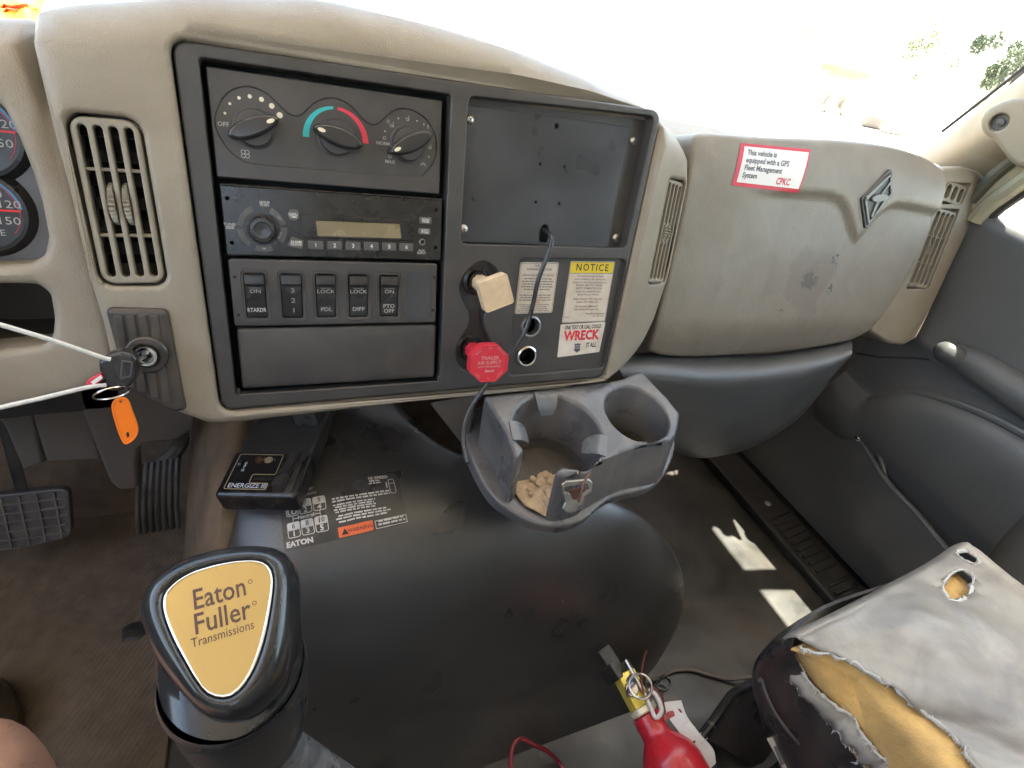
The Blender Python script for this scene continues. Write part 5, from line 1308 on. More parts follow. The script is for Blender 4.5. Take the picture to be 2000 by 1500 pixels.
part(br, 'gain_wheel', lathe([(0.0, -0.002), (0.0085, -0.002), (0.0085, 0.002), (0, 0.002)], 30, Matrix.Translation((x0 + 0.0048, y1 - 0.013, -0.0065)) @ Matrix.Rotation(R(90), 4, 'Y'), lambda k, q_, j: q_ - (0.0006 if k % 2 else 0)), gloss2)
part(br, 'indicator_lamp', lathe([(0.0045, 0.0), (0.0042, 0.0012), (0.0030, 0.0012), (0.0027, -0.001), (0.0, 0.0004)], 20, Matrix.Translation((x0 + 0.0245, y1 - 0.0085, 0))), mat('lamp_brown', (0.10, 0.04, 0.02), 0.3))
part(br, 'lever_track', flat(rrect(bw_ - 0.026, -bh + 0.001, bw_ - 0.006, bh - 0.001, 0.002, 3), 0.0002), black)
part(br, 'slide_lever', hexa([(bw_ - 0.025, -bh + 0.001, 0.0), (bw_ - 0.0125, -bh + 0.001, 0.0), (bw_ - 0.010, bh - 0.001, 0.0), (bw_ - 0.022, bh - 0.001, 0.0), (bw_ - 0.025, -bh + 0.003, 0.0125), (bw_ - 0.0135, -bh + 0.003, 0.0125), (bw_ - 0.011, bh - 0.002, 0.007), (bw_ - 0.021, bh - 0.002, 0.007)], 0.0015, 2), gloss2)
part(br, 'slot', flat(rrect(x1 - 0.022, y0 + 0.0125, x1 - 0.001, y0 + 0.0165, 0.001, 2), 0.0003), void)
part(br, 'mount_bracket', box(bw_ * 0.2, bh + 0.05, -0.012, bw_ * 0.8, bh + 0.054, 0.03, 0.001), steel)

# ================================================================== twin cup holder
TAU = R(14)
CHM = Matrix(((1, 0, 0, 0.30), (0, math.cos(TAU), -math.sin(TAU), 0.40), (0, math.sin(TAU), math.cos(TAU), 0.5645), (0, 0, 0, 1)))
def ch(x, y, w=0.0): return onplane(x, y, CHM, w)
SHR = 0.40
CD = 0.062
def ch_fn(s, t, w): return Vector((s, t + w * SHR, w))
ch1 = [ch(*q) for q in ((1000, 812), (1020, 786), (1060, 772), (1105, 776), (1148, 802), (1174, 848), (1170, 884))]
def circfit(p):
    import itertools
    bx_, by2, n_ = 0, 0, 0
    for a, b, c in itertools.combinations(p, 3):
        d = 2 * (a[0] * (b[1] - c[1]) + b[0] * (c[1] - a[1]) + c[0] * (a[1] - b[1]))
        if abs(d) < 1e-4: continue
        A2, B2, C2 = a[0] ** 2 + a[1] ** 2, b[0] ** 2 + b[1] ** 2, c[0] ** 2 + c[1] ** 2
        bx_ += (A2 * (b[1] - c[1]) + B2 * (c[1] - a[1]) + C2 * (a[1] - b[1])) / d; by2 += (A2 * (c[0] - b[0]) + B2 * (a[0] - c[0]) + C2 * (b[0] - a[0])) / d; n_ += 1
    c = (bx_ / n_, by2 / n_)
    return c, sum(math.hypot(q[0] - c[0], q[1] - c[1]) for q in p) / len(p)
c1_, r1_ = circfit(ch1)
c2_, r2_ = circfit([ch(*q) for q in ((1177, 785), (1190, 762), (1215, 750), (1260, 762), (1300, 800))])
r2_ *= 0.945
def ang(q, c): return math.degrees(math.atan2(q[1] - c[1], q[0] - c[0]))
aL = ang(ch(1024, 858), c1_); aR = ang(ch(1124, 902), c1_)
if aL > 0: aL -= 360
if aR > 0: aR -= 360
# hole wall runs from the left lip clockwise over the back to the right lip
hp = []
n = 36
aR_ = aR; aL_ = aL
sweep = (aL_ - aR_) % 360
for k in range(n + 1):
    a = R(aL_ - ((aL_ - aR_) % 360) * k / n); hp.append((c1_[0] + r1_ * math.cos(a), c1_[1] + r1_ * math.sin(a)))
front = [ch(*q) for q in ((1105, 928), (1126, 924), (1148, 914), (1178, 899), (1210, 882), (1240, 871), (1270, 866), (1296, 863), (1312, 858), (1321, 846), (1325, 830))]
backr = [ch(*q) for q in ((1328, 806), (1304, 776), (1252, 722), (1215, 738))]
backl = [ch(*q) for q in ((1180, 744), (1060, 758), (944, 772), (962, 798), (986, 838), (1000, 872), (1003, 889), (1013, 890), (1024, 876))]
top_poly = fillet(hp + [ch(1100, 909), ch(1084, 919), ch(1090, 927)] + front + backr + backl, 0.0035, 3)
cupb = T('cup_holder', 'grey plastic twin cup holder fixed below the dashboard', 'cup holder', (0, 0, -0.05), CHM)
part(cupb, 'body', sheet(top_poly, [circle(c2_[0], c2_[1], r2_, 40)], 0.0, 0.0045, 0.004, CD, CD, rings=4, fn=ch_fn), cupgrey, sharp=45)
fl = [ch(*q, -CD - 0.002) for q in ((912, 800), (908, 850), (914, 880), (932, 925), (960, 970), (995, 998), (1035, 1020), (1095, 1030), (1142, 1014), (1172, 988), (1198, 972), (1230, 964), (1268, 954), (1297, 928), (1318, 870), (1300, 800), (1240, 760))]
flp = crv2(fl, 3)
w1, w2 = -CD * SHR, -CD * SHR
part(cupb, 'base_flange', sheet(flp, [circle(c1_[0], c1_[1] + w1, r1_ * 0.985, 40), circle(c2_[0], c2_[1] + w2, r2_ * 0.985, 36)], -CD, 0.004, 0.001, 0.013, 0.008, rings=4), cupgrey)
cup_in = mat('cup_inside', (0.060, 0.056, 0.055), 0.5, var=0.2, dust=((0.20, 0.15, 0.11), 0.35, 40))
for c_, r_, dp_ in ((c1_, r1_, 0.012), (c2_, r2_, 0.030)):
    part(cupb, 'cup_well', lathe([(r_ * 0.995, 0.004), (r_ * 0.985, 0.0), (r_ * 0.96, -dp_ + 0.004), (r_ * 0.93, -dp_), (0.0, -dp_)], 40, Matrix.Translation((c_[0], c_[1] + w1, -CD - 0.001)), None, False), cup_in)
for ang_, wid in ((172, 0.0125), (88, 0.014), (-28, 0.0145)):
    a = R(ang_); d = Vector((math.cos(a), math.sin(a), 0)); s = Vector((-d.y, d.x, 0)); c = Vector((*c1_, 0))
    r_ = r1_
    fr_ = [[c + d * (r_ + 0.004) + s * (wid * k) + Vector((0, 0, 0.0015)) for k in (-1, -0.4, 0.4, 1)], [c + d * (r_ - 0.006) + s * (wid * k) + Vector((0, 0, 0.0012)) for k in (-1, -0.4, 0.4, 1)], [c + d * (r_ - 0.016) + s * (wid * 0.85 * k) + Vector((0, 0, -0.006)) for k in (-1, -0.4, 0.4, 1)], [c + d * (r_ - 0.021) + s * (wid * 0.55 * k) + Vector((0, 0, -0.014)) for k in (-1, -0.4, 0.4, 1)]]
    part(cupb, 'rubber_flap', patch(fr_, 3, 4, 0.002), mat('flap_grey', (0.115, 0.12, 0.125), 0.34, var=0.15, vscale=40))
# crumpled rubbish in the cup
lit = T('cup_litter', 'cream paper scraps and dirt in the bottom of the large cup', 'litter', (c1_[0], c1_[1], -0.046), CHM)
litm = mat('paper_scrap', (0.55, 0.42, 0.29), 0.85, var=0.25, vscale=60, dust=((0.30, 0.19, 0.11), 0.55, 70))
def lump(c, r, sq=0.5, seed=0):
    bm = bmesh.new(); bmesh.ops.create_icosphere(bm, subdivisions=2, radius=r)
    for v in bm.verts:
        k = 1 + 0.45 * noise.noise(v.co / r * 1.3 + Vector((seed, seed * 1.7, 0)))
        v.co = v.co * k; v.co.z *= sq; v.co += Vector(c)
    out = [v.co.copy() for v in bm.verts], [tuple(v.index for v in f.verts) for f in bm.faces]
    bm.free(); return out
random.seed(11)
for k in range(46):
    a = random.uniform(R(190), R(345)); q_ = r1_ * 0.74 * math.sqrt(random.random())
    part(lit, 'scrap', lump((c1_[0] + q_ * math.cos(a), c1_[1] + w1 + 0.008 + q_ * math.sin(a), -CD - 0.009 + random.uniform(0.0, 0.004)), random.choice((0.002, 0.003, 0.003, 0.004, 0.005, 0.007)), random.uniform(0.15, 0.5), k), litm, sharp=15)
pd_ = [(0.0 + r1_ * 0.88 * math.cos(R(a)) * (1 + 0.05 * math.sin(a * 3.1)), r1_ * 0.88 * math.sin(R(a)) * (1 + 0.06 * math.sin(a * 1.7))) for a in range(176, 372, 8)]
part(lit, 'paper_sheet', xf(sheet(pd_, (), 0.0, 0.0002, 0, 0.0008, step=0.006, fn=lambda s, t, w: Vector((s, t, w + 0.003 * noise.noise(Vector((s * 90, t * 90, 3)))))), Matrix.Translation((c1_[0], c1_[1] + w1 + 0.002, -CD - 0.008))), litm, sharp=15)
# spring clip on the front of the holder
cm = T('belt_clip', 'bright spring clip hooked on the front of the cup holder', 'clip', atD(1125, 965, 0.47))
cA = [atD(x, y, 0.4705) for x, y in ((1095, 948), (1150, 936), (1156, 962), (1135, 1000), (1100, 990))]
cz = (CAM - cA[0]).normalized(); CMx = frame(atD(1125, 967, 0.470), Vector((-0.1, -0.85, 0.35)), (1, 0, 0.1))
def cl(x, y): return onplane(x, y, CMx, 0.0)
part(cm, 'clip_frame', xf(sheet(fillet([cl(*q) for q in ((1095, 945), (1103, 939), (1150, 935), (1156, 941), (1154, 958), (1140, 968), (1136, 982), (1122, 1000), (1106, 1000), (1096, 992), (1103, 978), (1097, 962))], 0.0012, 2), [fillet([cl(*q) for q in ((1101, 950), (1146, 943), (1147, 955), (1134, 963), (1127, 974), (1117, 975), (1112, 962), (1103, 960))], 0.001, 2)], 0.002, 0.0008, 0.0006, 0.002), CMx), steel)
part(cm, 'clip_tongue', xf(plate(fillet([cl(*q) for q in ((1108, 958), (1143, 950), (1140, 966), (1124, 977), (1114, 972))], 0.001, 2), 0.0006, 0.001, 0.0003), CMx), mat('rusty_brown', (0.12, 0.06, 0.04), 0.5, metal=0.4, var=0.3, vscale=90))
part(cm, 'clip_bar', xf(tube([Vector((*cl(1127, 977), 0.003)), Vector((*cl(1131, 955), 0.0055)), Vector((*cl(1137, 938), 0.004)), Vector((*cl(1152, 919), 0.002))], 0.0011, 6, 3), CMx), mat('rust', (0.16, 0.08, 0.06), 0.6, metal=0.3))
# bracket that carries the cup holder
brk = [atY(x, y, Y) for Y in (0.455, 0.50) for x, y in ((838, 786), (930, 770), (915, 880), (903, 868))]
solo('support_bracket', 'grey plastic arm carrying the cup holder under the dash', 'bracket', hexa(brk, 0.003), mat('arm_grey', (0.085, 0.075, 0.068), 0.5, var=0.15, dust=((0.18, 0.14, 0.1), 0.3, 30)), o=tuple(brk[0]))

# ================================================================== knee bolster below the glove box
kr = [(-0.085, [(1170, 705), (1290, 690), (1400, 697), (1520, 693), (1620, 672), (1660, 655)]),
      (-0.050, [(1195, 712), (1290, 712), (1400, 720), (1520, 712), (1615, 694), (1664, 678)]),
      (-0.038, [(1215, 735), (1300, 738), (1400, 744), (1520, 735), (1612, 714), (1660, 692)]),
      (-0.050, [(1228, 770), (1305, 774), (1400, 778), (1508, 766), (1596, 738), (1648, 706)]),
      (-0.075, [(1240, 815), (1315, 830), (1400, 832), (1490, 812), (1574, 772), (1634, 722)]),
      (-0.110, [(1255, 850), (1330, 876), (1402, 876), (1480, 854), (1558, 806), (1618, 740)]),
      (-0.16, [(1275, 860), (1345, 889), (1405, 888), (1478, 867), (1552, 820), (1610, 756)]),
      (-0.26, [(1300, 850), (1350, 878), (1405, 878), (1476, 858), (1545, 812), (1600, 752)])]
solo('knee_bolster', 'dark grey bowl shaped knee bolster under the glove box', 'dash panel', patch([[P(*on(x, y, w), w) for x, y in row][::-1] for w, row in kr][::-1], 7, 6, 0.003), darkgrey, o=tuple(P(*on(1400, 780, -0.05), -0.05)), sharp=60)
# ================================================================== gear lever with its badge knob
KO = atD(432, 1225, 0.262)
KZ = Vector((-0.03, -0.42, 0.90)).normalized()
KM = frame(KO, KZ, Vector((0.98, -0.10, 0.0)))
def kp(x, y, w=0.0): return onplane(x, y, KM, w)
badge = crv2([kp(*q) for q in ((322, 1178), (332, 1152), (372, 1122), (430, 1104), (480, 1097), (512, 1101), (529, 1122), (527, 1165), (510, 1250), (486, 1315), (456, 1352), (428, 1358), (398, 1343), (362, 1283), (333, 1222))], 4)
outm = crv2([kp(*q, -0.016) for q in ((276, 1190), (298, 1138), (352, 1098), (425, 1075), (500, 1067), (556, 1080), (583, 1122), (587, 1180), (580, 1262), (556, 1340), (505, 1398), (445, 1412), (390, 1392), (338, 1330), (296, 1262))], 4)
badge = ccw(badge); outm = ccw(outm)
def align(a, n, c):
    """resample a closed outline at n equal angles round c"""
    out = []
    for k in range(n):
        t = 2 * math.pi * k / n; d = Vector((math.cos(t), math.sin(t)))
        best = None
        for i in range(len(a)):
            p, q = Vector(a[i - 1]) - Vector(c), Vector(a[i]) - Vector(c)
            e = q - p; den = d.x * e.y - d.y * e.x
            if abs(den) < 1e-12: continue
            s = (p.x * e.y - p.y * e.x) / den; u = (p.x * d.y - p.y * d.x) / den
            if s > 0 and -1e-6 <= u <= 1 + 1e-6: best = s if best is None else max(best, s)
        out.append((c[0] + d.x * best, c[1] + d.y * best))
    return out
kcen = (sum(p[0] for p in badge) / len(badge), sum(p[1] for p in badge) / len(badge) - 0.001)
NB = 64
bA, oA = align(badge, NB, kcen), align(outm, NB, kcen)
def lerp2(a, b, t, dx=0, dy=0, k=1.0): return [(p[0] + (q[0] - p[0]) * t, p[1] + (q[1] - p[1]) * t) for p, q in zip(a, b)]
def stack(levels, M, cap0=False, cap1=False):
    V, F = [], []
    n = len(levels[0][0])
    for ring, w in levels:
        for p in ring: V.append(M @ Vector((p[0], p[1], w if not callable(w) else w(p))))
    for j in range(len(levels) - 1):
        for k in range(n): F.append((j * n + k, (j + 1) * n + k, (j + 1) * n + (k + 1) % n, j * n + (k + 1) % n))
    if cap0: F.append(tuple(range(n)))
    if cap1: F.append(tuple((len(levels) - 1) * n + k for k in range(n - 1, -1, -1)))
    return V, F
gear = T('gear_lever', 'black gear lever with a big gold badged triangular knob', 'gear lever', tuple(KO))
knobm = mat('knob_gloss', (0.017, 0.017, 0.018), 0.19, var=0.15, rvar=0.05, vscale=40, spec=0.6)
skirtm = mat('knob_satin', (0.020, 0.020, 0.021), 0.30, var=0.15, grain=0.03, gscale=900)
lowc = [(p[0] * 0.0 + 0, 0) for p in oA]
down = Vector((0.02, 0.06, -1.0)).normalized(); dl = KM.to_3x3().inverted() @ down
CC = KM.inverted() @ (KO + Vector((0.001, -0.004, 0)) + down * 0.052)          # centre of the collar in knob space
def collar(r, drop):
    c = Vector(KM.inverted() @ (KM @ CC + down * drop))
    ex = (KM.to_3x3().inverted() @ Vector((1, 0, 0))).normalized(); ez = dl.normalized(); ey = ez.cross(ex).normalized(); ex = ey.cross(ez)
    out = []
    for p in oA:
        t = math.atan2(p[1] - kcen[1], p[0] - kcen[0])
        out.append(c + (ex * math.cos(t) - ey * math.sin(t)) * r if (ex.cross(-ey)).dot(Vector((0, 0, 1))) > 0 else c + (ex * math.cos(t) + ey * math.sin(t)) * r)
    return out
# head: badge rim -> dome -> widest ring -> tuck under to the collar
rings_ = [[Vector((p[0], p[1], -0.0030)) for p in lerp2(bA, oA, 0.02)], [Vector((p[0], p[1], 0.0008)) for p in lerp2(bA, oA, 0.16)], [Vector((p[0], p[1], 0.0012)) for p in lerp2(bA, oA, 0.32)], [Vector((p[0], p[1], -0.0012)) for p in lerp2(bA, oA, 0.58)], [Vector((p[0], p[1], -0.0068)) for p in lerp2(bA, oA, 0.84)], [Vector((p[0], p[1], -0.0150)) for p in oA], [Vector((p[0], p[1], -0.0235)) for p in lerp2(bA, oA, 0.97)]]
cTop = collar(0.0345, -0.010)
rings_ += [[a.lerp(b, 0.45) for a, b in zip(rings_[-1], cTop)], [a.lerp(b, 0.85) for a, b in zip(rings_[-1], cTop)]]
V, F = [], []
for r_ in rings_: V += [KM @ p for p in r_]
for j in range(len(rings_) - 1):
    for k in range(NB): F.append((j * NB + k, (j + 1) * NB + k, (j + 1) * NB + (k + 1) % NB, j * NB + (k + 1) % NB))
head = part(gear, 'knob', (V, F), knobm, sharp=70)
sk = [collar(0.0350, -0.013), collar(0.0362, -0.010), collar(0.0362, -0.006), collar(0.0340, -0.004), collar(0.0352, 0.0), collar(0.0350, 0.03), collar(0.0335, 0.060), collar(0.0300, 0.080), collar(0.023, 0.092), collar(0.013, 0.100)]
V, F = [], []
for r_ in sk: V += [KM @ p for p in r_]
for j in range(len(sk) - 1):
    for k in range(NB): F.append((j * NB + k, (j + 1) * NB + k, (j + 1) * NB + (k + 1) % NB, j * NB + (k + 1) % NB))
part(gear, 'collar', (V, F), skirtm, sharp=50)
part(gear, 'chrome_ring', xf(sheet(lerp2(bA, oA, 0.08), [inset(bA, 0.0003)], 0.0004, 0.0007, 0.0006, 0.003, rings=3), KM), chrome, up=head)
goldm = mat('gold_badge', (0.52, 0.385, 0.16), 0.30, metal=0.85, var=0.0, vscale=25, rvar=0.0, coat=0.5)
part(gear, 'badge', xf(flat(bA, -0.0001), KM), goldm, up=head)
brown = mat('badge_brown', (0.085, 0.045, 0.035), 0.5, var=0.05)
ta = Vector(kp(372, 1185)); tb = Vector(kp(494, 1150)); tang = math.degrees(math.atan2(tb.y - ta.y, tb.x - ta.x))
def kt(s, size, x, y, sx=1.0, bold=0.0, al='LEFT'):
    p = kp(x, y, 0.0002); return xf(text(s, size, p[0], p[1], 0.0002, al, sx=sx, bold=bold, rotd=tang), KM)
parts(gear, 'lettering', (kt('Eaton', 0.0138, 375, 1175, 0.76, 0.010), kt('Fuller', 0.0138, 377, 1223, 0.80, 0.010), kt('Transmissions', 0.0060, 373, 1258, 0.80)), brown, up=head)
for x_, y_ in ((489, 1136), (497, 1178)):
    q_ = kp(x_, y_); part(gear, 'registered_mark', xf(band(circle(q_[0], q_[1], 0.0011, 12), 0.0003, 0.0003), KM), brown, up=head)
lv0 = KM @ collar(0.001, 0.085)[0]
part(gear, 'lever', tube([lv0, lv0 + Vector((0.03, 0.008, -0.10)), lv0 + Vector((0.09, 0.03, -0.32)), lv0 + Vector((0.14, 0.05, -0.54))], 0.0145, 14, 4), mat('lever_grey', (0.11, 0.115, 0.12), 0.35, metal=0.3, var=0.3, vscale=60, dust=((0.45, 0.42, 0.40), 0.6, 40)))

# ================================================================== passenger seat with torn vinyl
ST = T('passenger_seat', 'torn grey vinyl passenger seat cushion showing yellow foam', 'seat', (0.76, -0.1, 0.0))
vinyl = mat('grey_vinyl', (0.355, 0.325, 0.28), 0.46, grain=0.12, gscale=350, var=0.16, vscale=11, dust=((0.13, 0.115, 0.115), 0.65, 12), bump2=0.5, b2scale=15)
foamm = mat('yellow_foam', (0.74, 0.46, 0.16), 0.9, grain=0.5, gscale=420, var=0.18, vscale=22, dust=((0.34, 0.21, 0.10), 0.6, 11), bump2=0.5, b2scale=70)
backm = mat('cloth_backing', (0.55, 0.54, 0.52), 0.9, var=0.12, vscale=90)
def sz(x, y, z): return atZ(x, y, z)
# torn edge (near side), fold line in the middle, far side: rows run from the front edge to the rear
crest = [(1556, 1246, .405), (1598, 1222, .414), (1640, 1203, .418), (1700, 1172, .420), (1760, 1140, .420), (1820, 1108, .420), (1868, 1078, .422), (1890, 1062, .430)]
fr0 = [sz(*q) for q in crest]
torn = [(1558, 1262, .400), (1572, 1272, .398), (1600, 1276, .402), (1640, 1286, .404), (1680, 1303, .405), (1720, 1330, .405), (1760, 1362, .404), (1800, 1392, .402), (1840, 1420, .402), (1868, 1448, .402), (1884, 1470, .404), (1915, 1505, .404), (1990, 1575, .404), (2060, 1640, .404)]
tr = crv([sz(*q) for q in torn], 4)
tr = [p + Vector((0.006 * noise.noise(p * 95) + 0.003 * noise.noise(p * 230), 0.004 * noise.noise(p * 110 + Vector((5, 0, 0))), 0.003 * noise.noise(p * 120))) for p in tr]
nr = len(tr)
frc = crv(fr0, 6)
def resam(path, n):
    L = [0]
    for a, b in zip(path, path[1:]): L.append(L[-1] + (b - a).length)
    out = []
    for k in range(n):
        s = L[-1] * k / (n - 1); i = 0
        while i < len(L) - 2 and L[i + 1] < s: i += 1
        out.append(path[i].lerp(path[i + 1], (s - L[i]) / max(1e-9, L[i + 1] - L[i])))
    return out
# top surface: columns across from the torn left edge (a = 0) to the right side (a = 1), rows from front to rear
def fedge(a):
    p = resam(frc, 33); i = a * 32; k = min(31, int(i)); return p[k].lerp(p[k + 1], i - k)
rr2 = resam(tr, 24)
topg = []
for j in range(24):
    b = j / 23
    left = rr2[j]
    right = fedge(1.0) + Vector((0.045 * min(1, b * 3), -0.62 * b, -0.004))
    row = []
    for i in range(25):
        a = i / 24
        base = left.lerp(right, a)
        if j <= 6:
            f = fedge(a); base = f.lerp(base, j / 6.0 * 0.0 + (j / 23) ** 0.9 if j else 0.0)
            base = f + (left.lerp(right, a) - rr2[0].lerp(fedge(1.0), a)) if False else f.lerp(left.lerp(right, a), min(1.0, (j / 7.0)))
        crown = 0.016 * math.sin(math.pi * min(1, a * 1.02)) * min(1.0, (j / 5.0))
        wr = 0.008 * noise.noise(Vector((a * 4, b * 6, 1.0))) + 0.004 * noise.noise(Vector((a * 11 + b * 9, b * 8, 4.0))) - 0.0035 * abs(noise.noise(Vector((a * 7 - b * 9, b * 3, 8.0))))
        row.append(base + Vector((0, 0, crown + wr * min(1, j / 2.0))))
    topg.append(row)
# the front roll: from the front edge down
frontg = []
for dz, dy in ((-0.105, -0.004), (-0.07, 0.006), (-0.035, 0.010), (-0.012, 0.006)):
    frontg.append([p + Vector((0.0, dy, dz)) for p in topg[0]])
def gridmesh(g):
    nx = len(g[0]); V = [p for row in g for p in row]
    return V, [(j * nx + i, (j + 1) * nx + i, (j + 1) * nx + i + 1, j * nx + i + 1) for j in range(len(g) - 1) for i in range(nx - 1)]
gall = frontg + topg
V, F = gridmesh(gall)
# a hole worn through near the far front corner, and a torn far corner
hole_c = atZ(1873, 1143, 0.43); hole_d = atZ(1893, 1088, 0.43)
cover_v = patch(gall, 2, 2)
def hole_in(p):
    d = p - hole_c; ex = (atZ(1900, 1143, .43) - hole_c); ey = (atZ(1868, 1174, .43) - hole_c)
    a = (d.x * ey.y - d.y * ey.x) / (ex.x * ey.y - ex.y * ey.x); b = (ex.x * d.y - ex.y * d.x) / (ex.x * ey.y - ex.y * ey.x)
    return math.hypot(a, b)
def hole_in2(p):
    d = p - hole_d; return math.hypot(d.x / 0.016, d.y / 0.012)
keepf = []
for f in cover_v[1]:
    c = sum((cover_v[0][i] for i in f), Vector()) / len(f)
    if (hole_in(c) < 1.0 or hole_in2(c) < 1.0) and c.z > 0.395: continue
    keepf.append(f)
cv = part(ST, 'vinyl_cover', (cover_v[0], keepf), vinyl, sharp=80)
sm_ = cv.modifiers.new('thickness', 'SOLIDIFY'); sm_.thickness = 0.003; sm_.offset = -1
ST_T = BVHTree.FromPolygons([tuple(p) for p in cover_v[0]], cover_v[1])
def onseat(p, lift):
    h = ST_T.ray_cast(Vector((p.x, p.y, 1.0)), Vector((0, 0, -1)))
    return (h[0] + Vector((0, 0, lift))) if h[0] else p
# frayed cloth showing along the tear and round the holes
def fray(path, r0, name, closed=False, lift=0.001):
    q = [p + Vector((0.0015 * noise.noise(p * 300), 0.0015 * noise.noise(p * 280), lift + 0.0018 * noise.noise(p * 250))) for p in path]
    rr = [r0 * (0.30 + 1.5 * abs(noise.noise(p * 210))) for p in q]
    return part(ST, name, tube(q, rr, 6, 1, closed, 0.6), backm)
fray(tr[:int(nr * 0.95)], 0.0030, 'torn_edge')
ex_ = atZ(1900, 1143, .43) - hole_c; ey_ = atZ(1868, 1174, .43) - hole_c
fray([onseat(hole_c + ex_ * 1.03 * math.cos(a) + ey_ * 1.03 * math.sin(a), 0.001) for a in [2 * math.pi * k / 40 for k in range(40)]], 0.0042, 'hole_edge', True)
fray([onseat(hole_d + Vector((0.0165 * math.cos(a), 0.0125 * math.sin(a), 0)), 0.0015) for a in [2 * math.pi * k / 30 for k in range(30)]], 0.0034, 'hole_edge', True)
# seam with stitches
seam_px = [(1752, 1145), (1790, 1150), (1830, 1178), (1870, 1214), (1905, 1252), (1945, 1292), (1990, 1345), (2050, 1410)]
seam = crv([onseat(atZ(x, y, .43), 0.0) for x, y in seam_px], 12)
part(ST, 'seam', tube([onseat(p, 0.0002) for p in seam], 0.0016, 6, 1), mat('seam_grey', (0.17, 0.165, 0.165), 0.6))
stv = []
for k in range(0, len(seam) - 1):
    a, b = seam[k], seam[k + 1]
    d = (b - a).normalized(); sd = Vector((-d.y, d.x, 0)) * 0.004
    for fq in (0.1, 0.6):
        p = a.lerp(b, fq); q = a.lerp(b, fq + 0.33)
        stv.append(tube([onseat(p + sd, 0.0004), onseat(q + sd, 0.0004)], 0.0007, 5, 1))
so = part(ST, 'stitches', join(*stv), backm); so['kind'] = 'stuff'
# foam block under the cover, bulging out of the tear
fo = [[(1556, 1262, .392), (1590, 1268, .400), (1640, 1282, .398), (1690, 1305, .396), (1760, 1362, .394), (1840, 1425, .392), (1900, 1490, .392), (2000, 1590, .392)],
      [(1555, 1275, .380), (1585, 1292, .384), (1632, 1316, .380), (1680, 1352, .372), (1740, 1402, .368), (1800, 1455, .366), (1850, 1510, .366), (1940, 1610, .366)],
      [(1560, 1290, .360), (1585, 1318, .362), (1622, 1350, .358), (1668, 1392, .352), (1720, 1440, .348), (1770, 1490, .346), (1815, 1545, .346), (1900, 1650, .346)],
      [(1574, 1318, .335), (1594, 1345, .335), (1622, 1378, .332), (1660, 1420, .326), (1706, 1468, .322), (1748, 1520, .320), (1790, 1575, .320), (1870, 1680, .320)],
      [(1586, 1335, .30), (1600, 1362, .30), (1626, 1398, .30), (1660, 1440, .30), (1704, 1492, .298), (1742, 1545, .298), (1780, 1600, .298), (1860, 1700, .298)]]
inner = [[sz(*q) + Vector((0.10, 0.0, 0.004)) for q in fo[0]]]
fpv = patch((inner + [[sz(*q) for q in row] for row in fo]), 6, 6)
fpv = ([p + Vector((0.003 * noise.noise(p * 40), 0.003 * noise.noise(p * 40 + Vector((3, 0, 0))), 0.003 * noise.noise(p * 55))) for p in fpv[0]], fpv[1])
part(ST, 'foam', fpv, foamm, sharp=80)
part(ST, 'foam_block', join(box(0.60, -0.50, 0.29, 1.0, 0.13, 0.398, 0.02, 3), xf(box(-0.06, -0.06, -0.03, 0.05, 0.026, 0.010, 0.01, 3), Matrix.Translation(hole_c - Vector((0, 0, 0.024))))), foamm)
random.seed(21)
def threads(path, n, L, name):
    V = []
    for k in range(n):
        i = random.uniform(0, len(path) - 1.01); a = path[int(i)].lerp(path[int(i) + 1], i % 1)
        d = Vector((random.uniform(-1, .4), random.uniform(-.8, .8), random.uniform(-.9, .5))).normalized() * L * random.uniform(.3, 1)
        V.append(tube([a, a + d * 0.5 + Vector((0, 0, random.uniform(-.1, .25) * L)), a + d], [0.0007, 0.0005, 0.0002], 4, 2))
    o = part(ST, name, join(*V), backm); o['kind'] = 'stuff'
threads(tr, 110, 0.0065, 'frayed_threads')
# frayed lower edge of the tear: hanging strips of vinyl
fl_px = [(1552, 1282), (1566, 1312), (1582, 1338), (1606, 1362), (1634, 1386), (1664, 1402), (1676, 1430), (1700, 1460), (1716, 1480), (1738, 1496), (1770, 1540), (1810, 1600)]
flap = [sz(x, y, .345 - 0.02 * k / 11) for k, (x, y) in enumerate(fl_px)]
flap = [p + (CAM - p).normalized() * 0.010 for p in flap]
fl_u = crv(flap, 5)
up_e = [p + Vector((-0.002, 0.0, 0.004 + 0.005 * abs(noise.noise(p * 120)))) for p in fl_u]
lo_e = [p + Vector((-0.008 - 0.006 * noise.noise(p * 60), 0.004, -0.014 - 0.030 * abs(noise.noise(p * 75)))) for p in fl_u]
mid_e = [a.lerp(b, 0.5) + Vector((-0.006, 0, 0)) for a, b in zip(up_e, lo_e)]
fv = gridmesh([up_e, mid_e, lo_e])
fob = part(ST, 'torn_flap', fv, vinyl, sharp=80); q_ = fob.modifiers.new('thickness', 'SOLIDIFY'); q_.thickness = 0.003
fray(up_e, 0.0024, 'torn_edge', lift=0.0)
threads(up_e, 70, 0.007, 'frayed_threads')
threads(lo_e, 60, 0.007, 'frayed_threads')
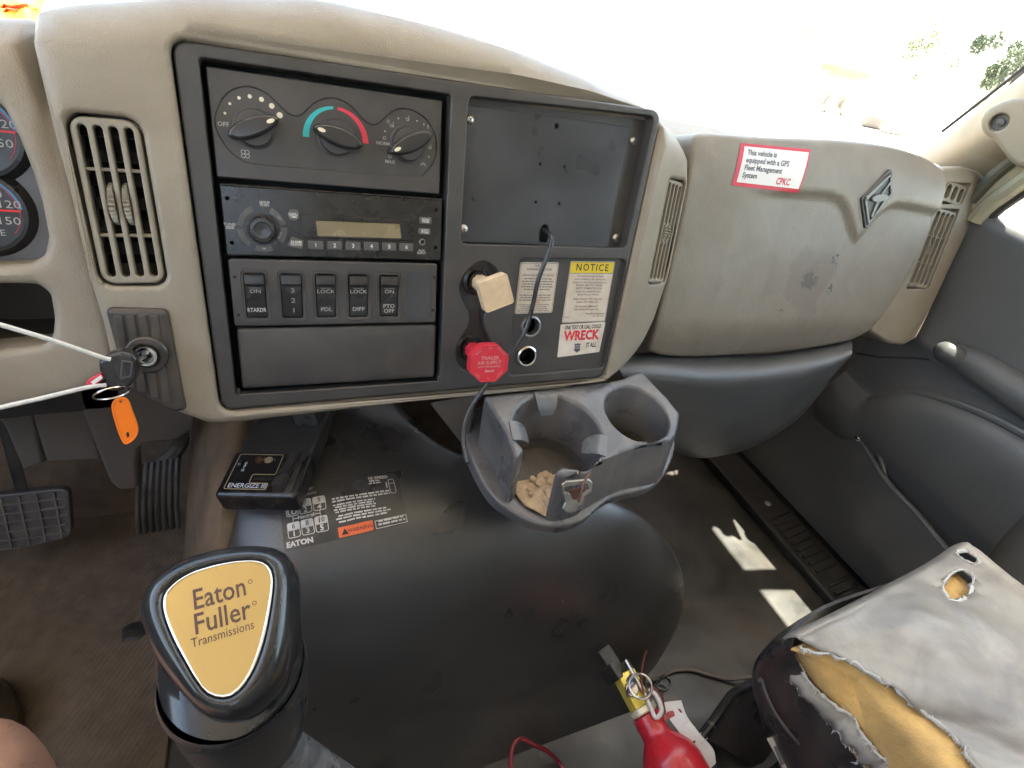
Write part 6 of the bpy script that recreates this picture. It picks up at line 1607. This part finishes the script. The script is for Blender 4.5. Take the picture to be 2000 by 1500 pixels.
# black plastic seat base with its rounded front corner, riser and bracket
basem = mat('seat_base_black', (0.030, 0.027, 0.027), 0.33, var=0.14, dust=((0.13, 0.10, 0.08), 0.25, 14))
bs = [[(1540, 1245, .385), (1535, 1262, .385), (1553, 1283, .37), (1585, 1335, .34), (1640, 1400, .32), (1720, 1490, .31), (1800, 1600, .31)],
      [(1500, 1270, .35), (1512, 1290, .35), (1535, 1330, .325), (1578, 1395, .30), (1640, 1470, .28), (1705, 1560, .27), (1780, 1680, .27)],
      [(1483, 1292, .32), (1494, 1322, .31), (1518, 1370, .285), (1560, 1440, .26), (1612, 1515, .24), (1670, 1610, .24), (1740, 1720, .24)],
      [(1480, 1312, .29), (1484, 1352, .27), (1502, 1400, .245), (1540, 1470, .22), (1588, 1548, .20), (1640, 1650, .20), (1700, 1760, .20)],
      [(1482, 1335, .25), (1487, 1385, .22), (1500, 1430, .19), (1532, 1500, .16), (1572, 1585, .14), (1615, 1690, .14), (1670, 1800, .14)]]
bfront = [[p[0] + Vector((0.30, 0.03, -0.03)), p[0] + Vector((0.10, 0.022, -0.012))] + p for p in [[sz(*q) for q in row] for row in bs]]
part(ST, 'seat_base', patch(bfront, 5, 5, 0.004), basem, sharp=60)
bead = [p + Vector((-0.002, 0, 0)) for p in crv([sz(*q) for q in ((1493, 1300, .318), (1492, 1330, .305), (1506, 1372, .285), (1530, 1412, .27), (1562, 1452, .255))], 6)]
part(ST, 'base_bead', tube(bead, 0.0022, 6, 1), mat('bead_grey', (0.10, 0.095, 0.09), 0.4))
part(ST, 'riser', box(0.64, -0.45, 0.0, 0.98, 0.10, 0.20, 0.01), basem)
part(ST, 'gusset', patch([[sz(*q) for q in row] for row in (((1558, 1238, .40), (1548, 1262, .39), (1556, 1290, .37)), ((1545, 1240, .395), (1530, 1266, .375), (1538, 1296, .35)))], 4, 4, 0.003), basem)
tagp = [sz(*q) for q in ((1497, 1442, .205), (1513, 1438, .207), (1552, 1505, .175), (1535, 1512, .17))]
lab_ = T('seat_tag', 'small cream care label on the black seat base', 'label', tuple(tagp[0]))
off_ = (CAM - tagp[0]).normalized() * 0.012
part(lab_, 'paper', ([p + off_ for p in tagp], [(0, 1, 2, 3)]), label_paper)
part(lab_, 'print_block', ([tagp[0].lerp(tagp[2], 0.25) + off_ * 1.06, tagp[1].lerp(tagp[2], 0.25) + off_ * 1.06, tagp[1].lerp(tagp[2], 0.75) + off_ * 1.06, tagp[0].lerp(tagp[3], 0.75) + off_ * 1.06], [(0, 1, 2, 3)]), inkgrey)
part(ST, 'added_backrest', patch([[Vector((x, y - 0.06 * math.sin(math.pi * (x - 0.55) / 0.45), z)) for x in (0.545, 0.60, 0.70, 0.85, 0.95, 1.005)] for y, z in ((-0.46, 0.38), (-0.44, 0.50), (-0.48, 0.75), (-0.54, 1.0), (-0.58, 1.12), (-0.63, 1.13))], 4, 4, 0.09), vinyl)  # unseen backrest added to hold rear light off the floor
ds = T('added_driver_seat', 'unseen grey driver seat added to block light from behind', 'seat', (-0.38, -0.3, 0.0))  # out of view, added to block light coming from the rear
part(ds, 'cushion', box(-0.64, -0.55, 0.28, -0.14, -0.06, 0.43, 0.05, 4), vinyl)
part(ds, 'added_backrest', hexa([(-0.64, -0.66, 0.40), (-0.14, -0.66, 0.40), (-0.14, -0.52, 0.40), (-0.64, -0.52, 0.40), (-0.60, -0.84, 1.12), (-0.18, -0.84, 1.12), (-0.18, -0.74, 1.12), (-0.60, -0.74, 1.12)], 0.04, 4), vinyl)
part(ds, 'base', box(-0.58, -0.50, 0.0, -0.20, -0.12, 0.28, 0.02), basem)
# slide rail of the seat on the floor
rl = T('seat_slide', 'black sheet steel seat slide box with bright rounded edge on the floor', 'seat slide', (0.62, 0.15, 0.0))
railp = [sz(*q) for q in ((1368, 1440, .045), (1392, 1410, .06), (1420, 1370, .08), (1436, 1352, .09), (1478, 1330, .10))]
part(rl, 'top_edge', tube(railp, 0.0075, 10, 4), mat('rail_dark', (0.07, 0.07, 0.075), 0.25, metal=0.6))
part(rl, 'side_plate', patch([[p + Vector((0.004, 0.0, 0.0)) for p in railp], [p + Vector((0.05, -0.03, -0.02)) for p in railp], [p + Vector((0.10, -0.06, -0.055)) for p in railp]], 4, 4, 0.003), basem)

# ================================================================== fire extinguisher lying forward beside the seat
EA = sz(1263, 1400, .165); EB = sz(1330, 1525, .150)
EXD = (EB - EA).normalized(); EM = frame(EA, EXD, (1, 0, 0))
fx = T('fire_extinguisher', 'red fire extinguisher with brass valve lying beside the seat', 'fire extinguisher', tuple(EA))
redm = mat('extinguisher_red', (0.50, 0.018, 0.030), 0.30, var=0.10, vscale=30, dust=((0.20, 0.03, 0.035), 0.35, 40), coat=0.2)
RB = 0.043
part(fx, 'cylinder', lathe([(0.0155, -0.004), (0.0205, -0.002), (0.0210, 0.012), (0.0200, 0.014), (0.0215, 0.026), (0.030, 0.036), (0.0385, 0.048), (RB, 0.064), (RB, 0.26), (0.035, 0.285), (0.0, 0.29)], 40, EM), redm)
brass = mat('brass_yellow', (0.72, 0.56, 0.10), 0.38, metal=0.35, var=0.12, vscale=80)
cream = mat('cream_metal', (0.70, 0.62, 0.45), 0.4, metal=0.3)
part(fx, 'neck_ring', lathe([(0.015, -0.014), (0.020, -0.013), (0.0205, -0.006), (0.018, -0.004)], 24, EM), cream)
part(fx, 'valve_body', xf(box(-0.0155, -0.011, -0.062, 0.0155, 0.011, -0.012, 0.003), EM), brass)
vt_ = (EM.to_3x3().inverted() @ (CAM - EA)).normalized()
part(fx, 'gauge', xf(lathe([(0.010, 0.0), (0.010, 0.006), (0.0085, 0.0075), (0.0, 0.0072)], 20, Matrix.Translation((0, 0, -0.038)) @ frame((0, 0, 0), (vt_.x, vt_.y, 0))  @ Matrix.Translation((0, 0, 0.011))), EM), steel)
part(fx, 'handle', xf(join(box(-0.012, -0.013, -0.105, 0.012, 0.004, -0.060, 0.003), box(-0.016, -0.02, -0.082, -0.006, 0.02, -0.058, 0.002)), EM @ Matrix.Rotation(R(6), 4, 'Y')), rubber)
part(fx, 'lever', xf(hexa([(-0.008, 0.012, -0.075), (0.008, 0.012, -0.075), (0.008, 0.016, -0.075), (-0.008, 0.016, -0.075), (-0.009, 0.014, 0.02), (0.009, 0.014, 0.02), (0.009, 0.018, 0.02), (-0.009, 0.018, 0.02)], 0.001), EM @ Matrix.Rotation(R(-50), 4, 'Z')), steel)
rg = atZ(1251, 1340, 0.20); RGM = frame(rg, (CAM - rg), (1, 0, 0))
part(fx, 'pin_ring', xf(tube([(0.0155 * math.cos(2 * math.pi * k / 12), 0.0155 * math.sin(2 * math.pi * k / 12), 0.0) for k in range(12)], 0.0019, 8, 4, True), RGM), steel)
part(fx, 'pin', tube([atZ(1238, 1334, .198), atZ(1228, 1345, .19), atZ(1226, 1360, .18)], 0.003, 6, 2), steel)
part(fx, 'safety_strap', tube([atZ(1268, 1345, .20), atZ(1284, 1362, .20), atZ(1292, 1388, .195), atZ(1281, 1402, .19), atZ(1272, 1385, .19), atZ(1262, 1360, .19)], 0.0032, 8, 5), mat('strap_white', (0.55, 0.50, 0.48), 0.4))
part(fx, 'strap_inner', tube([atZ(1272, 1340, .19), atZ(1290, 1362, .185), atZ(1296, 1392, .18)], 0.004, 8, 5), mat('strap_maroon', (0.12, 0.03, 0.035), 0.4))
part(fx, 'hose_nozzle', tube([atZ(1229, 1338, .175), atZ(1224, 1315, .175), atZ(1222, 1296, .175)], [0.013, 0.010, 0.006], 14, 4), mat('nozzle_grey', (0.09, 0.09, 0.095), 0.3))
ft = T('inspection_tag', 'white inspection tag with red stamp hanging from the extinguisher', 'tag', tuple(atZ(1330, 1430, .17)))
tgx = [[(1292, 1372, .185), (1310, 1370, .187), (1330, 1368, .188)], [(1306, 1402, .180), (1325, 1395, .186), (1342, 1400, .186)], [(1328, 1432, .175), (1346, 1425, .182), (1366, 1432, .182)], [(1350, 1470, .165), (1368, 1458, .172), (1392, 1462, .170)], [(1378, 1510, .155), (1388, 1500, .16), (1398, 1490, .16)]]
tp_ = patch([[sz(*q) for q in row] for row in tgx], 4, 4, 0.0006)
part(ft, 'paper', tp_, mat('tag_paper', (0.60, 0.58, 0.57), 0.6, var=0.06, vscale=40, dust=((0.40, 0.36, 0.32), 0.3, 40)), sharp=70)
TG = BVHTree.FromPolygons([tuple(p) for p in tp_[0]], tp_[1])
def ontag(pts, lift=0.0009):
    V = []
    for x, y in pts:
        h = TG.ray_cast(CAM, ray(x, y).normalized())
        p = h[0] if h[0] else sz(x, y, .18)
        V.append(p + (CAM - p).normalized() * lift)
    return V, [tuple(range(len(V)))]
part(ft, 'red_stamp', ontag([(1296, 1398), (1304, 1390), (1328, 1384), (1333, 1391), (1312, 1401), (1298, 1410)]), mat('stamp_red', (0.30, 0.05, 0.05), 0.6, var=0.3, vscale=300))
parts(ft, 'ruled_line', [ontag([(1334 + 11 * k, 1413 + 13 * k), (1346 + 12 * k, 1408 + 11 * k), (1346.6 + 12 * k, 1409.2 + 11 * k), (1334.6 + 11 * k, 1414.2 + 13 * k)]) for k in range(4)], greyprint)
parts(ft, 'ink_mark', [ontag(q) for q in ([(1350, 1450), (1357, 1446), (1359, 1449), (1353, 1454)], [(1356, 1462), (1361, 1460), (1362, 1467), (1358, 1470)])], blackprint)

# ================================================================== loose wires on the floor
solo('floor_wire', 'thin grey brown wire lying across the passenger floor to the seat base', 'wire', tube([sz(*q) for q in ((1272, 1330, .012), (1290, 1322, .008), (1318, 1310, .006), (1350, 1308, .006), (1385, 1318, .006), (1425, 1326, .01), (1478, 1322, .03))], 0.0036, 8, 6), mat('wire_grey', (0.12, 0.10, 0.085), 0.5, var=0.2), o=tuple(sz(1350, 1308, .006)))
solo('wire_loop', 'small black wire loop behind the extinguisher', 'wire', tube([sz(*q) for q in ((1276, 1342, .02), (1294, 1322, .02), (1308, 1330, .015), (1306, 1342, .012), (1294, 1350, .012), (1282, 1344, .015))], 0.0020, 6, 5), cabm, o=tuple(sz(1294, 1345, .012)))
solo('red_wire', 'thin red wire running up the engine cover from the extinguisher ring', 'wire', tube([sz(*q) for q in ((1257, 1355, .20), (1253, 1330, .19), (1255, 1300, .14), (1262, 1272, .10), (1275, 1245, .06))], 0.0017, 6, 5), mat('wire_dullred', (0.25, 0.07, 0.05), 0.5), o=tuple(sz(1255, 1300, .14)))
redc = mat('cable_red', (0.16, 0.014, 0.022), 0.35)
solo('red_cable', 'thick dark red cable looping on the floor in front of the extinguisher', 'cable', tube([sz(*q) for q in ((1002, 1560, .04), (998, 1500, .05), (1000, 1462, .06), (1012, 1444, .06), (1028, 1446, .055), (1046, 1456, .05), (1070, 1468, .03), (1090, 1488, .008), (1110, 1515, .006))], 0.0034, 10, 6), redc, o=tuple(sz(1012, 1444, .06)))
solo('dark_rag', 'small crumpled black rag on the floor left of the gear knob', 'rag', lump(tuple(sz(266, 1236, .006)), 0.022, 0.25, 4), rubber, o=tuple(sz(262, 1232, .012)), sharp=20)

# ================================================================== the photographer's bare knee and boot at the lower left
skin = mat('skin', (0.56, 0.30, 0.20), 0.5, var=0.10, vscale=40, bump2=0.06, b2scale=160)
kn0 = atD(-92, 1516, 0.44)
person = T('person', 'seated person at the lower left, only a bare knee and boot toe in view', 'person', tuple(kn0))
legp = [kn0 + Vector((-0.02, -0.46, 0.02)), kn0 + Vector((-0.012, -0.28, 0.028)), kn0 + Vector((-0.004, -0.12, 0.022)), kn0 + Vector((0.0, -0.035, 0.006)), kn0 + Vector((0.0, 0.0, -0.012)), kn0 + Vector((-0.006, 0.018, -0.06)), kn0 + Vector((-0.02, 0.03, -0.14)), kn0 + Vector((-0.04, 0.05, -0.26))]
part(person, 'leg', tube(legp, [0.080, 0.074, 0.060, 0.050, 0.044, 0.044, 0.048, 0.036], 24, 6), skin, sharp=80)
hv_h = []
random.seed(5)
for k in range(60):
    a = random.uniform(-0.4, 1.9); t = random.uniform(-0.05, 0.05)
    d = Vector((math.sin(a) * 0.8, t * 6, math.cos(a))).normalized()
    p = kn0 + Vector((0, -0.02 + t, -0.004)) + d * 0.047
    hv_h.append(tube([p, p + d * 0.003 + Vector((random.uniform(-.003, .003), random.uniform(0, .003), -0.001))], 0.00014, 3, 1))
ho = part(person, 'leg_hair', join(*hv_h), mat('hair_brown', (0.10, 0.06, 0.035), 0.6)); ho['kind'] = 'stuff'
bt = atZ(-84, 1440, 0.05)
part(person, 'boot', lathe([(0.0, 0.075), (0.022, 0.072), (0.040, 0.060), (0.050, 0.040), (0.053, 0.012), (0.056, 0.008), (0.056, -0.015), (0.0, -0.016)], 28, Matrix.Translation((bt.x, bt.y, 0.032)) @ Matrix.Diagonal((1, 1.5, 1, 1))), mat('olive_boot', (0.075, 0.058, 0.034), 0.45, var=0.15, vscale=40))

# ================================================================== on the dash and outdoors
vm_ = mat('hi_vis_orange', (0.85, 0.36, 0.02), 0.7, var=0.15, vscale=30)
vs = T('safety_vest', 'crumpled orange and yellow safety vest lying on the dash top', 'vest', tuple(atY(30, 10, 0.9)))
random.seed(3)
vg = [[atY(x, 30 - j * 16 - 3, 0.72 + 0.05 * j) + Vector((0, 0, 0.012 * noise.noise(Vector((x * .03, j * .8, 2))) )) for x in range(-160, 130, 24)] for j in range(6)]
vg[0] = [p + Vector((0, 0, -0.03)) for p in vg[0]]
vg = [[p - Vector((0, 0, 0.05 * max(0, (k - 9)) / 3)) for k, p in enumerate(row)] for row in vg]
part(vs, 'cloth', patch(vg, 3, 4, 0.003), vm_, sharp=80)
VB = BVHTree.FromPolygons([tuple(p) for p in patch(vg, 3, 4)[0]], patch(vg, 3, 4)[1])
def onvest(pts):
    out = []
    for x, y in pts:
        h = VB.ray_cast(CAM, ray(x, y).normalized()); 
        if h[0]: out.append(h[0] + (CAM - h[0]).normalized() * 0.002)
    return out
for c_, m_, wd in ((((2, 14), (10, 10), (26, 14), (40, 13), (55, 11)), mat('vest_red', (0.60, 0.06, 0.02), 0.7), 0.0028), (((8, 22), (14, 17), (24, 18), (34, 20)), MATS['vest_red'], 0.0022), (((36, 3), (46, 6), (58, 5), (66, 8)), mat('vest_yellow', (0.80, 0.70, 0.06), 0.7), 0.006)):
    q = onvest(c_)
    if len(q) > 2: part(vs, 'stripe', tube(q, wd, 6, 5, flat=0.4), m_)

bark = mat('bark', (0.22, 0.19, 0.15), 0.9)
leafm = [mat('foliage_dark', (0.060, 0.080, 0.042), 0.8, var=0.3), mat('foliage_mid', (0.12, 0.14, 0.055), 0.8, var=0.3), mat('foliage_pale', (0.15, 0.17, 0.05), 0.8, var=0.3)]
def tree(px, py, dist, w, h, m, lab, seed, dens=900):
    rnd = random.Random(seed)
    r = ray(px, py); d = math.hypot(r.x, r.y); c = CAM + r * (dist / d)
    t = T('tree', lab, 'tree', (c.x, c.y, -1.3), None, 'trees beyond the yard')
    base = Vector((c.x, c.y, -1.3))
    part(t, 'trunk', tube([base, base + Vector((0.1, 0, h * 0.3)), Vector((c.x, c.y, c.z))], [w * 0.03, w * 0.025, w * 0.012], 8, 3), bark)
    V, F = [], []
    blobs = [(Vector((rnd.uniform(-.5, .5) * w, rnd.uniform(-.4, .4) * w, rnd.uniform(-.5, .5) * h)), rnd.uniform(.16, .30) * min(w, h)) for _ in range(14)]
    for _ in range(dens):
        b, rr = rnd.choice(blobs)
        dv = Vector((rnd.gauss(0, 1), rnd.gauss(0, 1), rnd.gauss(0, 1))).normalized() * rr * rnd.uniform(0.55, 1.05)
        p = c + b + dv; s = rnd.uniform(.05, .10) * min(w, h) * 0.55
        n_ = Vector((rnd.gauss(0, 1), rnd.gauss(0, 1), rnd.gauss(0.6, 1))).normalized(); a_ = n_.orthogonal().normalized() * s; b_2 = n_.cross(a_).normalized() * s * 0.7
        k = len(V); V += [p + a_, p + b_2, p - a_, p - b_2]; F.append((k, k + 1, k + 2, k + 3))
    fo_ = part(t, 'crown', (V, F), m); fo_['kind'] = 'stuff'
tree(1968, 128, 60, 5.6, 2.7, leafm[0], 'dark green tree beyond the yard nearest the windscreen pillar', 1, 3000)
tree(1860, 122, 75, 3.0, 2.2, leafm[0], 'small ragged dark tree left of the big dark one', 2, 240)
tree(1788, 104, 70, 2.6, 5.0, leafm[1], 'upright olive green tree in the middle of the tree row', 3, 700)
tree(1815, 96, 72, 3.0, 2.6, leafm[1], 'thin spreading branches right of the upright olive tree', 6, 160)
tree(1575, 58, 90, 7.5, 3.2, leafm[2], 'pale sunlit tree furthest left beyond the yard', 4, 420)
# excavator in the yard
exc = mat('machine_yellow', (0.80, 0.64, 0.30), 0.5, var=0.1); excd = mat('machine_dark', (0.26, 0.23, 0.18), 0.6)
def far(px, py, dist): r = ray(px, py); return CAM + r * (dist / math.hypot(r.x, r.y))
ev = T('excavator', 'yellow excavator far off in the yard with boom lowered', 'excavator', tuple(far(1730, 195, 42)))
part(ev, 'boom', tube([far(1752, 150, 42), far(1742, 140, 42), far(1728, 170, 42)], 0.13, 4, 2), exc)
part(ev, 'stick', tube([far(1728, 168, 42), far(1700, 192, 42)], 0.10, 4, 1), exc)
part(ev, 'bucket', tube([far(1705, 192, 42), far(1690, 196, 42), far(1676, 190, 42)], [0.12, 0.26, 0.18], 6, 2), exc)
cb = far(1764, 138, 43)
part(ev, 'cab', hexa([cb + Vector((x, y, z)) for z in (-0.7, 0.5) for x, y in ((-0.45, -0.5), (0.45, -0.5), (0.45, 0.5), (-0.45, 0.5))], 0.08), exc)
cb2 = far(1772, 165, 43)
part(ev, 'engine_house', hexa([cb2 + Vector((x, y, z)) for z in (-0.3, 0.25) for x, y in ((-0.6, -0.5), (0.9, -0.5), (0.9, 0.5), (-0.6, 0.5))], 0.08), exc)
cb3 = Vector((cb2.x, cb2.y, -0.95))
part(ev, 'track', hexa([cb3 + Vector((x, y, z)) for z in (-0.35, 0.4) for x, y in ((-1.1, -0.9), (1.1, -0.9), (1.1, -0.5), (-1.1, -0.5))], 0.2), excd)
part(ev, 'track', hexa([cb3 + Vector((x, y, z)) for z in (-0.35, 0.4) for x, y in ((-1.1, 0.5), (1.1, 0.5), (1.1, 0.9), (-1.1, 0.9))], 0.2), excd)
dk = T('flatbed_trailer', 'low dark trailer parked far off left of the excavator', 'trailer', (far(1655, 137, 48).x, far(1655, 137, 48).y, -1.3))
tq = far(1655, 138, 48)
part(dk, 'deck', hexa([tq + Vector((x, y, z)) for z in (-0.25, 0.15) for x, y in ((-1.7, -0.7), (1.4, -0.7), (1.4, 0.7), (-1.7, 0.7))], 0.05), mat('trailer_brown', (0.20, 0.14, 0.09), 0.7))
for dx in (-0.9, 0.7):
    part(dk, 'wheel', lathe([(0.0, -0.15), (0.45, -0.15), (0.5, -0.1), (0.5, 0.1), (0.45, 0.15), (0, 0.15)], 18, Matrix.Translation((tq.x + dx, tq.y - 0.75, -0.8)) @ Matrix.Rotation(R(90), 4, 'X')), excd)
part(dk, 'axle_frame', hexa([Vector((tq.x + x, tq.y + y, z)) for z in (-0.9, tq.z - 0.2) for x, y in ((-1.2, -0.4), (1.0, -0.4), (1.0, 0.4), (-1.2, 0.4))], 0.03), excd)
